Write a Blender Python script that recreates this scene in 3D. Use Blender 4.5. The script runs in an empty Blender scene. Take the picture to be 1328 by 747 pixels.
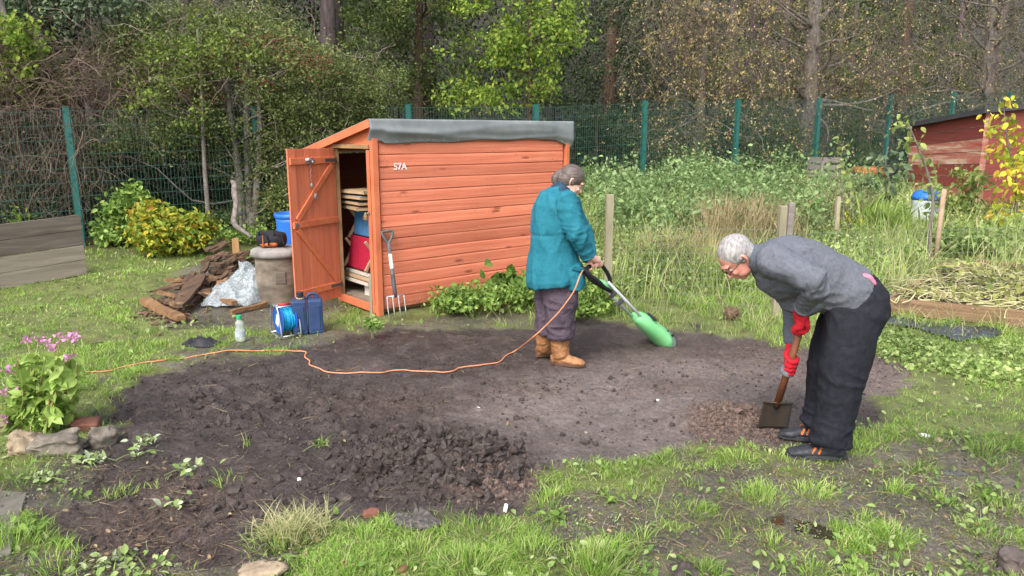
import bpy, math, random
import numpy as np
from mathutils import Vector, Matrix, noise as mnoise
random.seed(7); RNG = np.random.default_rng(11)
SC = bpy.context.scene
COL = SC.collection
# ------------------------------------------------------------------ camera model
CF, CTH, CH = 960.0, math.radians(11.85), 1.75
CC, CS = math.cos(CTH), math.sin(CTH)
def ray(px, py):
    xo, yo = px-664.0, 373.5-py
    return (xo, CF*CC+yo*CS, yo*CC-CF*CS)
def J(px, py, Y):
    r = ray(px, py); t = Y/r[1]
    return Vector((r[0]*t, Y, CH+r[2]*t))
# ------------------------------------------------------------------ numpy noise
def _hash(i, j, s):
    n = (i.astype(np.int64)*374761393 + j.astype(np.int64)*668265263 + s*974634777) & 0xffffffff
    n = ((n ^ (n >> 13))*1274126177) & 0xffffffff
    n = n ^ (n >> 16)
    return (n & 0xffff)/65535.0
def vn(x, y, s=0):
    xi = np.floor(x); yi = np.floor(y); fx = x-xi; fy = y-yi
    fx = fx*fx*(3-2*fx); fy = fy*fy*(3-2*fy)
    a = _hash(xi, yi, s); b = _hash(xi+1, yi, s); c = _hash(xi, yi+1, s); d = _hash(xi+1, yi+1, s)
    return (a*(1-fx)+b*fx)*(1-fy)+(c*(1-fx)+d*fx)*fy
def fbm(x, y, o=4, s=0):
    r = 0; a = .5; t = 0
    for k in range(o):
        r = r+a*vn(x*(2.03**k)+k*7.1, y*(2.03**k)-k*3.7, s+k); t += a; a *= .55
    return r/t
def sstep(a, b, x):
    t = np.clip((x-a)/(b-a), 0, 1); return t*t*(3-2*t)
# ------------------------------------------------------------------ terrain
def Hb(x, y):
    x = np.asarray(x, float); y = np.asarray(y, float)
    s = np.maximum(0, y-7.6)
    h = .068*s*s/(s+1.0)
    fd = -(x+1.77)*.466+(y-12.9)*.885           # distance beyond the mesh fence
    h = h+.10*sstep(0, 3, fd)
    b = np.maximum(0, fd-9); h = h+.55*b*b/(b+9)*(1-sstep(26, 60, b)*.6)  # hillside added behind the wood so bright sky cannot leak through
    return h
def Gb(px, py):
    r = ray(px, py); lo = 0.0
    t = 1.0/CF; 
    prev = 0
    for k in range(4000):
        t2 = t*1.01
        z = CH+r[2]*t2
        if z < float(Hb(r[0]*t2, r[1]*t2)): break
        t = t2
    for _ in range(30):
        m = (t+t2)/2
        if CH+r[2]*m < float(Hb(r[0]*m, r[1]*m)): t2 = m
        else: t = m
    return (r[0]*t, r[1]*t)
def poly(pts): return np.array([Gb(*p) for p in pts])
def sdist(P, x, y):
    """signed distance to a polygon, positive inside"""
    x = np.asarray(x, float); y = np.asarray(y, float)
    best = np.full(x.shape, 1e9); ins = np.zeros(x.shape, bool)
    n = len(P)
    for i in range(n):
        ax, ay = P[i]; bx, by = P[(i+1) % n]
        dx, dy = bx-ax, by-ay
        t = np.clip(((x-ax)*dx+(y-ay)*dy)/(dx*dx+dy*dy+1e-12), 0, 1)
        d = np.hypot(x-ax-t*dx, y-ay-t*dy); best = np.minimum(best, d)
        c = ((ay > y) != (by > y)) & (x < (bx-ax)*(y-ay)/((by-ay) if by != ay else 1e-12)+ax)
        ins ^= c
    return np.where(ins, best, -best)
P_SOIL = poly([(128,560),(150,515),(190,490),(260,476),(330,462),(430,440),(520,428),(640,424),(700,426),(770,412),(850,424),(905,422),(960,436),(1010,446),(1060,452),(1140,462),(1195,488),(1190,505),(1130,520),(1115,545),(1040,580),(990,580),(905,574),(860,584),(800,600),(745,608),(700,632),(672,655),(600,658),(500,662),(420,676),(350,700),(240,725),(90,735),(60,690),(110,640),(90,600)])
P_PATH = poly([(100,500),(190,458),(240,448),(300,430),(330,412),(440,410),(470,424),(560,408),(700,406),(700,440),(520,440),(330,475),(230,490),(140,505)])
P_WET = poly([(905,600),(1000,598),(1090,600),(1180,585),(1250,570),(1340,560),(1400,780),(900,790),(830,760),(820,700),(700,690),(730,660)])
P_BL = poly([(-60,640),(60,600),(150,570),(240,600),(330,650),(400,700),(330,800),(-60,800)])
P_PILE = poly([(185,400),(250,345),(300,335),(345,345),(450,400),(300,425),(230,425)])
P_BED = poly([(1150,392),(1340,414),(1340,372),(1215,355),(1150,360)])
def blob(px, py, r, r2=None): 
    x, y = Gb(px, py); return (x, y, r, r2 or r)
def bl(b, x, y): return np.exp(-(((x-b[0])/b[2])**2+((y-b[1])/b[3])**2))
B_HEAP = blob(575,603,.36,.22); B_HEAP2 = blob(520,590,.5,.35)
B_RED = blob(640,625,.28,.14); B_RED2 = blob(945,545,.27,.24)
B_RIDGE = blob(330,520,1.0,.5)
B_BRN = [blob(500,520,.5,.25), blob(690,505,.35,.12), blob(230,640,.35,.25), blob(180,700,.4,.3), blob(1000,458,1.2,.45), blob(1110,490,.6,.4), blob(880,500,.35,.15)]
def masks(x, y):
    e = (fbm(x*3.1, y*3.1, 3, 5)-.5)
    e2 = (fbm(x*9, y*9, 2, 15)-.5)
    soil = sstep(-.05, .07, sdist(P_SOIL, x, y)+e*.42+e2*.14)
    path = sstep(-.05, .1, sdist(P_PATH, x, y)+e*.5)*sstep(.30, .40, fbm(x*2.2, y*2.6, 3, 31))
    wet = sstep(-.1, .1, sdist(P_WET, x, y)+e*.6)*sstep(.30, .37, fbm(x*2.6, y*3.2, 4, 42))
    bl_ = sstep(-.1, .1, sdist(P_BL, x, y)+e*.5)*sstep(.30, .40, fbm(x*3.0, y*3.0, 4, 77))
    pile = sstep(-.15, .1, sdist(P_PILE, x, y)+e*.3)
    bed = sstep(-.05, .03, sdist(P_BED, x, y))
    mud = np.clip(np.maximum.reduce([path*.95, wet, bl_, pile, bed]), 0, 1)
    return soil, mud, wet, bl_
B_HOLE = blob(128,440,.16,.13); B_PUD = [blob(1235,608,.13,.05), blob(1010,672,.14,.06), blob(1090,690,.15,.06)]
def Hd(x, y):
    x = np.asarray(x, float); y = np.asarray(y, float)
    h = Hb(x, y)
    near = 1-sstep(8, 12, y)
    so, mu, we, bb = masks(x, y)
    n1 = fbm(x*1.3, y*1.3, 3, 9)-.5
    h = h+n1*.05*near
    rough = so*(.22+1.0*bl(B_RIDGE, x, y)+1.6*bl(B_HEAP, x, y)+1.1*bl(B_HEAP2, x, y)+.9*bl(B_RED2, x, y)+.7*bl(B_BRN[2], x, y)+.7*bl(B_BRN[3], x, y)+.5*bl(B_BRN[6], x, y)+.4*bl(B_BRN[1], x, y)+.35*bl(B_BRN[4], x, y))
    f1 = fbm(x*7, y*7, 4, 61); f2 = np.abs(fbm(x*14, y*14, 3, 71)-.5)*2
    h = h+rough*((f1-.5)*.10+(.45-f2)*.045)
    h = h+so*(fbm(x*22, y*22, 3, 81)-.5)*.026
    h = h+so*(bl(B_HEAP, x, y)*.085+bl(B_HEAP2, x, y)*.03+bl(B_RED2, x, y)*.06+bl(B_RED, x, y)*.02)
    h = h-so*.02
    h = h+(1-so)*near*(fbm(x*8, y*8, 3, 91)-.5)*.035*(1-mu*.3)
    h = h-bl(B_HOLE, x, y)*.07
    for b in B_PUD: h = h-bl(b, x, y)*.025
    return h
GRID = {}
def hz(x, y):
    if not GRID: return float(Hd(np.array([x]), np.array([y]))[0])
    gx, gy, Z = GRID['g']; i = min(max(int(np.searchsorted(gx, x))-1, 0), len(gx)-2); j = min(max(int(np.searchsorted(gy, y))-1, 0), len(gy)-2)
    u = (x-gx[i])/(gx[i+1]-gx[i]); v = (y-gy[j])/(gy[j+1]-gy[j])
    return float((Z[j, i]*(1-u)+Z[j, i+1]*u)*(1-v)+(Z[j+1, i]*(1-u)+Z[j+1, i+1]*u)*v)
def GP(px, py, dz=0):
    x, y = Gb(px, py); return Vector((x, y, hz(x, y)+dz))
def TX(px, Y): return (px-664)/981.0*Y        # x for things standing at depth Y
# ------------------------------------------------------------------ objects
WL = {}
def setp(o, label=None, cat=None, group=None, kind=None):
    if label: o['label'] = label
    if cat: o['category'] = cat
    if group: o['group'] = group
    if kind: o['kind'] = kind
    return o
def thing(name, label, cat, loc=(0,0,0), group=None, rz=0):
    o = bpy.data.objects.new(name, None); COL.objects.link(o); o.empty_display_size = .1
    o.location = loc; o.rotation_euler = (0, 0, rz); WL[o.name] = Vector(loc)
    return setp(o, label, cat, group)
def mesh_obj(name, V, F, mat=None, parent=None, loc=None, smooth=False, local=False):
    """V (n,3); F a list of index arrays (m,k)"""
    V = np.array(V, dtype=np.float64).reshape(-1, 3)
    off = Vector((0,0,0))
    if not local:
        if parent is not None: off = WL[parent.name]
        elif loc is not None: off = Vector(loc)
    V = V-np.array(off)
    if not isinstance(F, list): F = [F]
    F = [np.asarray(f, dtype=np.int32) for f in F if len(f)]
    me = bpy.data.meshes.new(name)
    me.vertices.add(len(V)); me.vertices.foreach_set('co', V.astype(np.float32).ravel())
    nl = sum(f.size for f in F); nf = sum(len(f) for f in F)
    me.loops.add(nl); me.polygons.add(nf)
    me.loops.foreach_set('vertex_index', np.concatenate([f.ravel() for f in F]))
    tot = np.concatenate([np.full(len(f), f.shape[1], np.int32) for f in F])
    st = np.concatenate([[0], np.cumsum(tot)[:-1]]).astype(np.int32)
    me.polygons.foreach_set('loop_start', st); me.polygons.foreach_set('loop_total', tot)
    me.polygons.foreach_set('use_smooth', np.full(nf, smooth, bool))
    me.update(calc_edges=True); me.validate()
    if mat: me.materials.append(mat)
    o = bpy.data.objects.new(name, me); COL.objects.link(o)
    if parent is not None:
        o.parent = parent; WL[o.name] = WL[parent.name]
    else:
        o.location = off; WL[o.name] = off
    return o
class MB:
    def __init__(s): s.V = []; s.Q = []; s.T = []; s.n = 0
    def add(s, V, Q=(), T=()):
        V = np.asarray(V, float).reshape(-1, 3); s.V.append(V)
        if len(Q): s.Q.append(np.asarray(Q, int)+s.n)
        if len(T): s.T.append(np.asarray(T, int)+s.n)
        s.n += len(V); return s
    def box(s, c, d, R=None, M=None):
        """centre c, full size d, rotation matrix R (3x3)"""
        v = np.array([[x, y, z] for x in (-.5, .5) for y in (-.5, .5) for z in (-.5, .5)])*np.array(d)
        if R is not None: v = v@np.array(R).T
        v = v+np.array(c)
        q = [(0,1,3,2),(4,6,7,5),(0,4,5,1),(2,3,7,6),(0,2,6,4),(1,5,7,3)]
        return s.add(v, q)
    def bar(s, a, b, w, t, up=(0,0,1)):
        a = Vector(a); b = Vector(b); ax = (b-a); L = ax.length; ax.normalize()
        u = Vector(up); sd = ax.cross(u)
        if sd.length < 1e-4: sd = ax.cross(Vector((1,0,0)))
        sd.normalize(); u = sd.cross(ax).normalized()
        R = np.array([ax, sd, u]).T
        return s.box((a+b)/2, (L, w, t), R)
    def loft(s, pts, ra, rb=None, n=12, ref=(0,1,0), cap=True, closed=False):
        """rings along pts; ra along the in-plane axis, rb along ref axis"""
        P = [Vector(p) for p in pts]; m = len(P)
        if np.isscalar(ra): ra = [ra]*m
        if rb is None: rb = ra
        if np.isscalar(rb): rb = [rb]*m
        V = []; ang = np.arange(n)*2*math.pi/n; last = None
        for i, p in enumerate(P):
            if closed: t = P[(i+1) % m]-P[i-1]
            else: t = P[min(i+1, m-1)]-P[max(i-1, 0)]
            t.normalize(); r = Vector(ref)
            r = r-t*r.dot(t)
            if r.length < .15 and last is not None: r = last-t*last.dot(t)
            if r.length < 1e-3: r = t.orthogonal()
            r.normalize(); last = r; q = t.cross(r).normalized()
            V.append(np.array(p)[None]+np.cos(ang)[:, None]*np.array(q)*ra[i]+np.sin(ang)[:, None]*np.array(r)*rb[i])
        V = np.concatenate(V); Q = []; T = []
        for i in range(m if closed else m-1):
            k = (i+1) % m
            for j in range(n):
                j2 = (j+1) % n; Q.append((i*n+j, k*n+j, k*n+j2, i*n+j2))
        if cap and not closed:
            V = np.concatenate([V, [np.array(P[0]), np.array(P[-1])]]); a = m*n
            for j in range(n):
                j2 = (j+1) % n; T.append((a, j, j2)); T.append((a+1, (m-1)*n+j2, (m-1)*n+j))
        return s.add(V, Q, T)
    def ell(s, c, r, R=None, n=12, m=8):
        V = [[0, 0, -1]]; 
        for i in range(1, m):
            a = -math.pi/2+math.pi*i/m
            for j in range(n):
                b = 2*math.pi*j/n; V.append([math.cos(a)*math.cos(b), math.cos(a)*math.sin(b), math.sin(a)])
        V.append([0, 0, 1]); V = np.array(V)*np.array(r)
        if R is not None: V = V@np.array(R).T
        Q = []; T = []; e = len(V)-1
        for j in range(n):
            j2 = (j+1) % n; T.append((0, 1+j2, 1+j)); T.append((e, 1+(m-2)*n+j, 1+(m-2)*n+j2))
            for i in range(m-2):
                Q.append((1+i*n+j, 1+i*n+j2, 1+(i+1)*n+j2, 1+(i+1)*n+j))
        return s.add(V+np.array(c), Q, T)
    def lathe(s, c, prof, n=20, R=None, cap=True):
        V = []; 
        for (r, z) in prof:
            for j in range(n):
                b = 2*math.pi*j/n; V.append([r*math.cos(b), r*math.sin(b), z])
        Q = []; T = []; m = len(prof)
        for i in range(m-1):
            for j in range(n):
                j2 = (j+1) % n; Q.append((i*n+j, i*n+j2, (i+1)*n+j2, (i+1)*n+j))
        if cap:
            V += [[0, 0, prof[0][1]], [0, 0, prof[-1][1]]]; a = m*n
            for j in range(n):
                j2 = (j+1) % n; T.append((a, j2, j)); T.append((a+1, (m-1)*n+j, (m-1)*n+j2))
        V = np.array(V)
        if R is not None: V = V@np.array(R).T
        return s.add(V+np.array(c), Q, T)
    def prism(s, outline, origin, ax, ay, az, depth):
        """2-D outline (list of (a,b)) in plane ax, ay; extruded along az"""
        o = np.array(origin); ax, ay, az = map(np.array, (ax, ay, az)); n = len(outline)
        A = np.array([o+ax*a+ay*b for a, b in outline]); B = A+az*depth
        c0 = A.mean(0); c1 = B.mean(0)
        V = np.concatenate([A, B, [c0], [c1]]); Q = []; T = []
        for i in range(n):
            k = (i+1) % n; Q.append((i, k, n+k, n+i)); T.append((2*n, k, i)); T.append((2*n+1, n+i, n+k))
        return s.add(V, Q, T)
    def rough(s, amp, fr, seed=0):
        """push every vertex by 3-D noise"""
        for k, V in enumerate(s.V):
            for i in range(len(V)):
                p = Vector(V[i])*fr+Vector((seed*3.1, seed*1.7, seed))
                V[i] = V[i]+np.array(mnoise.noise_vector(p))*amp
        return s
    def build(s, name, mat=None, parent=None, loc=None, smooth=False, local=False, bevel=0):
        F = []
        if s.Q: F.append(np.concatenate(s.Q))
        if s.T: F.append(np.concatenate(s.T))
        o = mesh_obj(name, np.concatenate(s.V), F, mat, parent, loc, smooth, local)
        if bevel:
            b = o.modifiers.new('b', 'BEVEL'); b.width = bevel; b.segments = 2; b.limit_method = 'ANGLE'; b.angle_limit = math.radians(40)
        return o
def RZ(a): return np.array([[math.cos(a), -math.sin(a), 0], [math.sin(a), math.cos(a), 0], [0, 0, 1]])
def RX(a): return np.array([[1, 0, 0], [0, math.cos(a), -math.sin(a)], [0, math.sin(a), math.cos(a)]])
def RY(a): return np.array([[math.cos(a), 0, math.sin(a)], [0, 1, 0], [-math.sin(a), 0, math.cos(a)]])
def curve_pts(P, n):
    """Catmull-Rom through P"""
    P = [Vector(p) for p in P]; out = []
    Q = [P[0]*2-P[1]]+P+[P[-1]*2-P[-2]]
    for i in range(1, len(Q)-2):
        for k in range(n):
            t = k/n; a, b, c, d = Q[i-1:i+3]
            out.append(.5*((2*b)+(c-a)*t+(2*a-5*b+4*c-d)*t*t+(3*b-a-3*c+d)*t**3))
    out.append(P[-1]); return out
# ------------------------------------------------------------------ instanced leaves
def frames(ax, nr):
    ax = ax/np.linalg.norm(ax, axis=1, keepdims=True)
    nr = nr-ax*np.sum(ax*nr, 1, keepdims=True); nr = nr/(np.linalg.norm(nr, axis=1, keepdims=True)+1e-9)
    sd = np.cross(ax, nr)
    return np.stack([sd, ax, nr], axis=2)
LEAF = (np.array([(0,0,0),(.3,.45,.07),(0,1,0),(-.3,.45,.07)]), np.array([(0,1,2),(0,2,3)]))
NARROW = (np.array([(0,0,0),(.13,.4,.03),(0,1,-.15),(-.13,.4,.03)]), np.array([(0,1,2),(0,2,3)]))
_l = [(0,0,0),(0,.33,-.02),(0,.68,-.07),(0,1,-.2)]+[(.2,.16,.05),(.29,.42,.04),(.2,.72,-.03)]+[(-.2,.16,.05),(-.29,.42,.04),(-.2,.72,-.03)]
BIGLEAF = (np.array(_l), np.array([(0,4,1),(4,5,1),(1,5,2),(5,6,2),(2,6,3),(0,1,7),(7,1,8),(1,2,8),(8,2,9),(2,3,9)]))
_a = np.array([math.radians(a) for a in range(-150, 211, 30)])
_r = np.array([.30,.44,.36,.50,.38,.56,.38,.50,.36,.44,.30,.12])
LOBED = (np.array([(0,.35,-.05)]+[(r*math.sin(a)*1.05, .35+r*math.cos(a), .05*math.cos(3*a)) for a, r in zip(_a[:12], _r)]),
         np.array([(0, 1+(i+1) % 12, 1+i) for i in range(12)]))
def instv(tpl, pos, R, sc):
    T, F = tpl; N = len(pos); k = len(T)
    sc = np.asarray(sc, float)
    Ts = T[None]*(sc[:, None, None] if sc.ndim == 1 else sc[:, None, :])
    V = pos[:, None, :]+np.einsum('nij,nkj->nki', R, Ts)
    Fs = (F[None]+(np.arange(N)*k)[:, None, None]).reshape(-1, F.shape[1])
    return V.reshape(-1, 3), Fs
def merge(parts):
    V = []; F = []; n = 0
    for v, f in parts:
        V.append(v); F.append(f+n); n += len(v)
    return np.concatenate(V), np.concatenate(F)
def rdir(N, up=0.0):
    d = RNG.normal(size=(N, 3)); d /= np.linalg.norm(d, axis=1, keepdims=True); d[:, 2] += up
    return d
def leafset(pos, size, tpl=LEAF, droop=-.2, up=.7, jit=.35):
    N = len(pos)
    return instv(tpl, pos, frames(rdir(N, droop), rdir(N, up)), size*(1+RNG.uniform(-jit, jit, N)))
def blades(base, h, lean, w, segs=3, az=None, twist=True):
    """grass blades: base (N,3), height, lean 0..1, width arrays"""
    N = len(base); az = RNG.uniform(0, 2*math.pi, N) if az is None else az
    D = np.stack([np.cos(az), np.sin(az), np.zeros(N)], 1); S = np.stack([-np.sin(az), np.cos(az), np.zeros(N)], 1)
    tw = az+RNG.uniform(-1.2, 1.2, N) if twist else az
    S = np.stack([-np.sin(tw), np.cos(tw), np.zeros(N)], 1)
    V = []; 
    for k in range(segs+1):
        s = k/segs
        c = base+np.array([0, 0, 1])*(h*(s-.45*lean*s*s))[:, None]+D*(h*lean*s**1.7)[:, None]
        if k < segs:
            ww = w*(1-.55*s)/2; V += [c-S*ww[:, None], c+S*ww[:, None]]
        else: V.append(c)
    V = np.stack(V, 1); k = V.shape[1]
    T = []
    for i in range(segs-1): T += [(2*i, 2*i+1, 2*i+2), (2*i+1, 2*i+3, 2*i+2)]
    T.append((2*segs-2, 2*segs-1, 2*segs)); T = np.array(T)
    F = (T[None]+(np.arange(N)*k)[:, None, None]).reshape(-1, 3)
    return V.reshape(-1, 3), F
def twigs(starts, dirs, length, r0, segs=7, wander=.35, grav=-.1, sides=3):
    """many thin wandering twigs at once"""
    N = len(starts); p = starts.copy(); d = dirs/np.linalg.norm(dirs, axis=1, keepdims=True)
    C = [p.copy()]; 
    for k in range(segs):
        d = d+RNG.normal(size=(N, 3))*wander+np.array([0, 0, grav]); d /= np.linalg.norm(d, axis=1, keepdims=True)
        p = p+d*(length/segs)[:, None]; C.append(p.copy())
    C = np.stack(C, 1)  # N, segs+1, 3
    a = np.cross(C[:, -1]-C[:, 0], rdir(N)); a /= np.linalg.norm(a, axis=1, keepdims=True)+1e-9
    b = np.cross(C[:, -1]-C[:, 0], a); b /= np.linalg.norm(b, axis=1, keepdims=True)+1e-9
    V = []
    for k in range(segs+1):
        r = (r0*(1-.8*k/segs))[:, None]
        for j in range(sides):
            t = 2*math.pi*j/sides; V.append(C[:, k]+(a*math.cos(t)+b*math.sin(t))*r)
    V = np.stack(V, 1); Q = []
    for k in range(segs):
        for j in range(sides):
            j2 = (j+1) % sides; Q.append((k*sides+j, k*sides+j2, (k+1)*sides+j2, (k+1)*sides+j))
    Q = np.array(Q); F = (Q[None]+(np.arange(N)*V.shape[1])[:, None, None]).reshape(-1, 4)
    return V.reshape(-1, 3), F, C
# ------------------------------------------------------------------ materials
def nmat(name):
    m = bpy.data.materials.new(name); m.use_nodes = True; nt = m.node_tree
    b = nt.nodes.get('Principled BSDF'); return m, nt, b
def N(nt, t, **k):
    n = nt.nodes.new(t)
    for a, v in k.items():
        if a.startswith('i_'):
            key = a[2:]; key = int(key) if key.isdigit() else key.replace('_', ' ')
            n.inputs[key].default_value = v
        else: setattr(n, a, v)
    return n
def c4(c): return (c[0], c[1], c[2], 1)
def mix(nt, fac, a, b, typ='MIX'):
    n = nt.nodes.new('ShaderNodeMix'); n.data_type = 'RGBA'; n.blend_type = typ
    for s, v in ((0, fac), (6, a), (7, b)):
        if isinstance(v, (int, float)): n.inputs[s].default_value = v
        elif isinstance(v, tuple): n.inputs[s].default_value = c4(v)
        else: nt.links.new(v, n.inputs[s])
    return n.outputs[2]
def ramp(nt, src, stops, interp='LINEAR'):
    n = nt.nodes.new('ShaderNodeValToRGB'); r = n.color_ramp; r.interpolation = interp
    while len(r.elements) < len(stops): r.elements.new(.5)
    for e, (p, c) in zip(r.elements, stops):
        e.position = p; e.color = c4(c) if not isinstance(c, float) else (c, c, c, 1)
    nt.links.new(src, n.inputs[0]); return n.outputs[0]
def tex(nt, scale, detail=4, rough=.55, vec=None, stretch=None, kind='ShaderNodeTexNoise', dist=0):
    n = nt.nodes.new(kind); n.inputs['Scale'].default_value = scale
    if kind == 'ShaderNodeTexNoise':
        n.inputs['Detail'].default_value = detail; n.inputs['Roughness'].default_value = rough; n.inputs['Distortion'].default_value = dist
    if vec is None:
        tc = nt.nodes.new('ShaderNodeTexCoord'); vec = tc.outputs['Object']
    if stretch:
        mp = nt.nodes.new('ShaderNodeMapping'); mp.inputs['Scale'].default_value = stretch; nt.links.new(vec, mp.inputs[0]); vec = mp.outputs[0]
    nt.links.new(vec, n.inputs['Vector']); return n
def bump(nt, b, src, strength, dist=.01):
    n = N(nt, 'ShaderNodeBump'); n.inputs['Strength'].default_value = strength; n.inputs['Distance'].default_value = dist
    nt.links.new(src, n.inputs['Height']); nt.links.new(n.outputs[0], b.inputs['Normal']); return n
def mat(name, col, col2=None, rough=.6, scale=8, bmp=.2, bdist=.005, metal=0, stretch=None, spec=.28, island=0, detail=5, col3=None, sheen=0, folds=0):
    m, nt, b = nmat(name)
    col2 = col2 or tuple(c*.7 for c in col)
    t = tex(nt, scale, detail, .6, stretch=stretch)
    st = [(.32, col2), (.68, col)] if col3 is None else [(.28, col2), (.5, col), (.72, col3)]
    c = ramp(nt, t.outputs['Fac'], st)
    if island:
        g = N(nt, 'ShaderNodeNewGeometry'); f = ramp(nt, g.outputs['Random Per Island'], [(0, 1-island), (1, 1+island*.6)])
        c = mix(nt, 1.0, c, f, 'MULTIPLY')
    nt.links.new(c, b.inputs['Base Color']); b.inputs['Roughness'].default_value = rough; b.inputs['Metallic'].default_value = metal
    b.inputs['Specular IOR Level'].default_value = spec
    if sheen: b.inputs['Sheen Weight'].default_value = sheen
    if bmp:
        t2 = tex(nt, scale*4, 5, .65, stretch=stretch); n1_ = bump(nt, b, t2.outputs['Fac'], bmp, bdist)
        if folds:
            t3 = tex(nt, 7, 3, .5, stretch=(1, 1, .75), dist=1.6); f3 = ramp(nt, t3.outputs['Fac'], [(.34, 0.0), (.47, 1.0), (.53, 1.0), (.68, 0.0)])
            n2_ = N(nt, 'ShaderNodeBump'); n2_.inputs['Strength'].default_value = folds; n2_.inputs['Distance'].default_value = .02
            nt.links.new(f3, n2_.inputs['Height']); nt.links.new(n2_.outputs[0], n1_.inputs['Normal'])
    return m
def fol(name, cols, rough=.6, trans=.35, spec=.18, pos=None):
    m, nt, b = nmat(name)
    g = N(nt, 'ShaderNodeNewGeometry')
    n = len(cols); pos = pos or [i/(n-1) for i in range(n)]
    c = ramp(nt, g.outputs['Random Per Island'], list(zip(pos, cols)))
    t = tex(nt, .9, 3, .6); f = ramp(nt, t.outputs['Fac'], [(.32, (.60,.63,.58)), (.68, (1.32,1.28,1.24))])
    c = mix(nt, 1.0, c, f, 'MULTIPLY')
    nt.links.new(c, b.inputs['Base Color']); b.inputs['Roughness'].default_value = rough; b.inputs['Specular IOR Level'].default_value = spec
    tr = N(nt, 'ShaderNodeBsdfTranslucent'); nt.links.new(c, tr.inputs[0])
    ms = N(nt, 'ShaderNodeMixShader'); ms.inputs[0].default_value = trans
    nt.links.new(b.outputs[0], ms.inputs[1]); nt.links.new(tr.outputs[0], ms.inputs[2])
    nt.links.new(ms.outputs[0], nt.nodes['Material Output'].inputs[0])
    return m
def wood_mat(name, base, dark, grain=(1.2, 40, 40), isl=.18, rough=.6, knots=0, pale=None):
    m, nt, b = nmat(name)
    t = tex(nt, 1.0, 6, .65, stretch=grain, dist=.6)
    c = ramp(nt, t.outputs['Fac'], [(.25, dark), (.6, base), (.85, pale or tuple(min(1, v*1.25) for v in base))])
    g = N(nt, 'ShaderNodeNewGeometry'); f = ramp(nt, g.outputs['Random Per Island'], [(0, 1-isl), (1, 1+isl*.5)])
    c = mix(nt, 1.0, c, f, 'MULTIPLY')
    if knots:
        wv = tex(nt, 3.0, 2, .5); tc = nt.nodes.new('ShaderNodeTexCoord')
        ad = N(nt, 'ShaderNodeMix', data_type='VECTOR'); ad.inputs[0].default_value = .02
        nt.links.new(tc.outputs['Object'], ad.inputs[4]); nt.links.new(wv.outputs['Color'], ad.inputs[5])
        v = tex(nt, 1.0, vec=ad.outputs[1], stretch=knots, kind='ShaderNodeTexVoronoi')
        k = ramp(nt, v.outputs['Distance'], [(.0, 1.0), (.09, .75), (.17, .0)])
        n2 = tex(nt, 1.0, 3, .6, stretch=(9, 1, 14), dist=2.5)
        k2 = ramp(nt, n2.outputs['Fac'], [(.56, .0), (.63, .55), (.68, .0)])
        v2 = ramp(nt, v.outputs['Distance'], [(.2, 1.0), (.5, .0)])
        k2 = mix(nt, 1.0, k2, v2, 'MULTIPLY')
        c = mix(nt, k, c, tuple(x*.42 for x in dark)); c = mix(nt, k2, c, tuple(x*.6 for x in dark))
        tc2 = tex(nt, .55, 3, .6); f2 = ramp(nt, tc2.outputs['Fac'], [(.3, (.85,.83,.8)), (.7, (1.12,1.13,1.15))]); c = mix(nt, 1.0, c, f2, 'MULTIPLY')
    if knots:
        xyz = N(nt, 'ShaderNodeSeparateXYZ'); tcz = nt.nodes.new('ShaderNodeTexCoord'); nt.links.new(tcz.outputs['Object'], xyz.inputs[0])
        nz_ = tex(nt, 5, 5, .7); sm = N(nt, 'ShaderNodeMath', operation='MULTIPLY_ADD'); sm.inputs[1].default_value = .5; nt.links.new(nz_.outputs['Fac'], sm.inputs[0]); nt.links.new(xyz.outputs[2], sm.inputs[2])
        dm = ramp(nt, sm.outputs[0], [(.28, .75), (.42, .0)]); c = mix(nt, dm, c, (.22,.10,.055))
    nt.links.new(c, b.inputs['Base Color']); b.inputs['Roughness'].default_value = rough; b.inputs['Specular IOR Level'].default_value = .3
    bump(nt, b, t.outputs['Fac'], .35, .004)
    return m
# ================================================================== world, light, camera
SUN_EL, SUN_AZ = math.radians(48), math.radians(205)     # azimuth from +Y, clockwise: behind the camera, a little to the left
w = bpy.data.worlds.new("World"); SC.world = w; w.use_nodes = True
nt = w.node_tree; bg = nt.nodes['Background']
sky = nt.nodes.new('ShaderNodeTexSky'); sky.sky_type = 'NISHITA'; sky.sun_disc = False
sky.sun_elevation = SUN_EL; sky.sun_rotation = SUN_AZ; sky.air_density = 1.0; sky.dust_density = 3.0; sky.ozone_density = .6
hs = nt.nodes.new('ShaderNodeHueSaturation'); hs.inputs['Saturation'].default_value = .5; nt.links.new(sky.outputs[0], hs.inputs['Color']); nt.links.new(hs.outputs[0], bg.inputs[0]); bg.inputs[1].default_value = .15
sl = bpy.data.lights.new('sun', 'SUN'); sl.energy = 1.2; sl.angle = math.radians(26); sl.color = (1, .98, .95)
so_ = bpy.data.objects.new('sun', sl); COL.objects.link(so_)
sd = Vector((math.sin(SUN_AZ)*math.cos(SUN_EL), math.cos(SUN_AZ)*math.cos(SUN_EL), math.sin(SUN_EL)))
so_.rotation_euler = sd.to_track_quat('Z', 'Y').to_euler(); so_.location = sd*40
cam = bpy.data.cameras.new('camera'); co = bpy.data.objects.new('camera', cam); COL.objects.link(co)
cam.sensor_width = 36; cam.lens = 36*CF/1328; cam.clip_end = 600; cam.clip_start = .05
co.location = (0, 0, CH); co.rotation_euler = (math.pi/2-CTH, 0, 0); SC.camera = co
SC.view_settings.view_transform = 'Standard'; SC.view_settings.look = 'None'; SC.view_settings.gamma = 1
SC.view_settings.exposure = 1.32
SC.cycles.max_bounces = 6; SC.cycles.diffuse_bounces = 3; SC.cycles.glossy_bounces = 2; SC.cycles.transmission_bounces = 5; SC.cycles.transparent_max_bounces = 8
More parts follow.
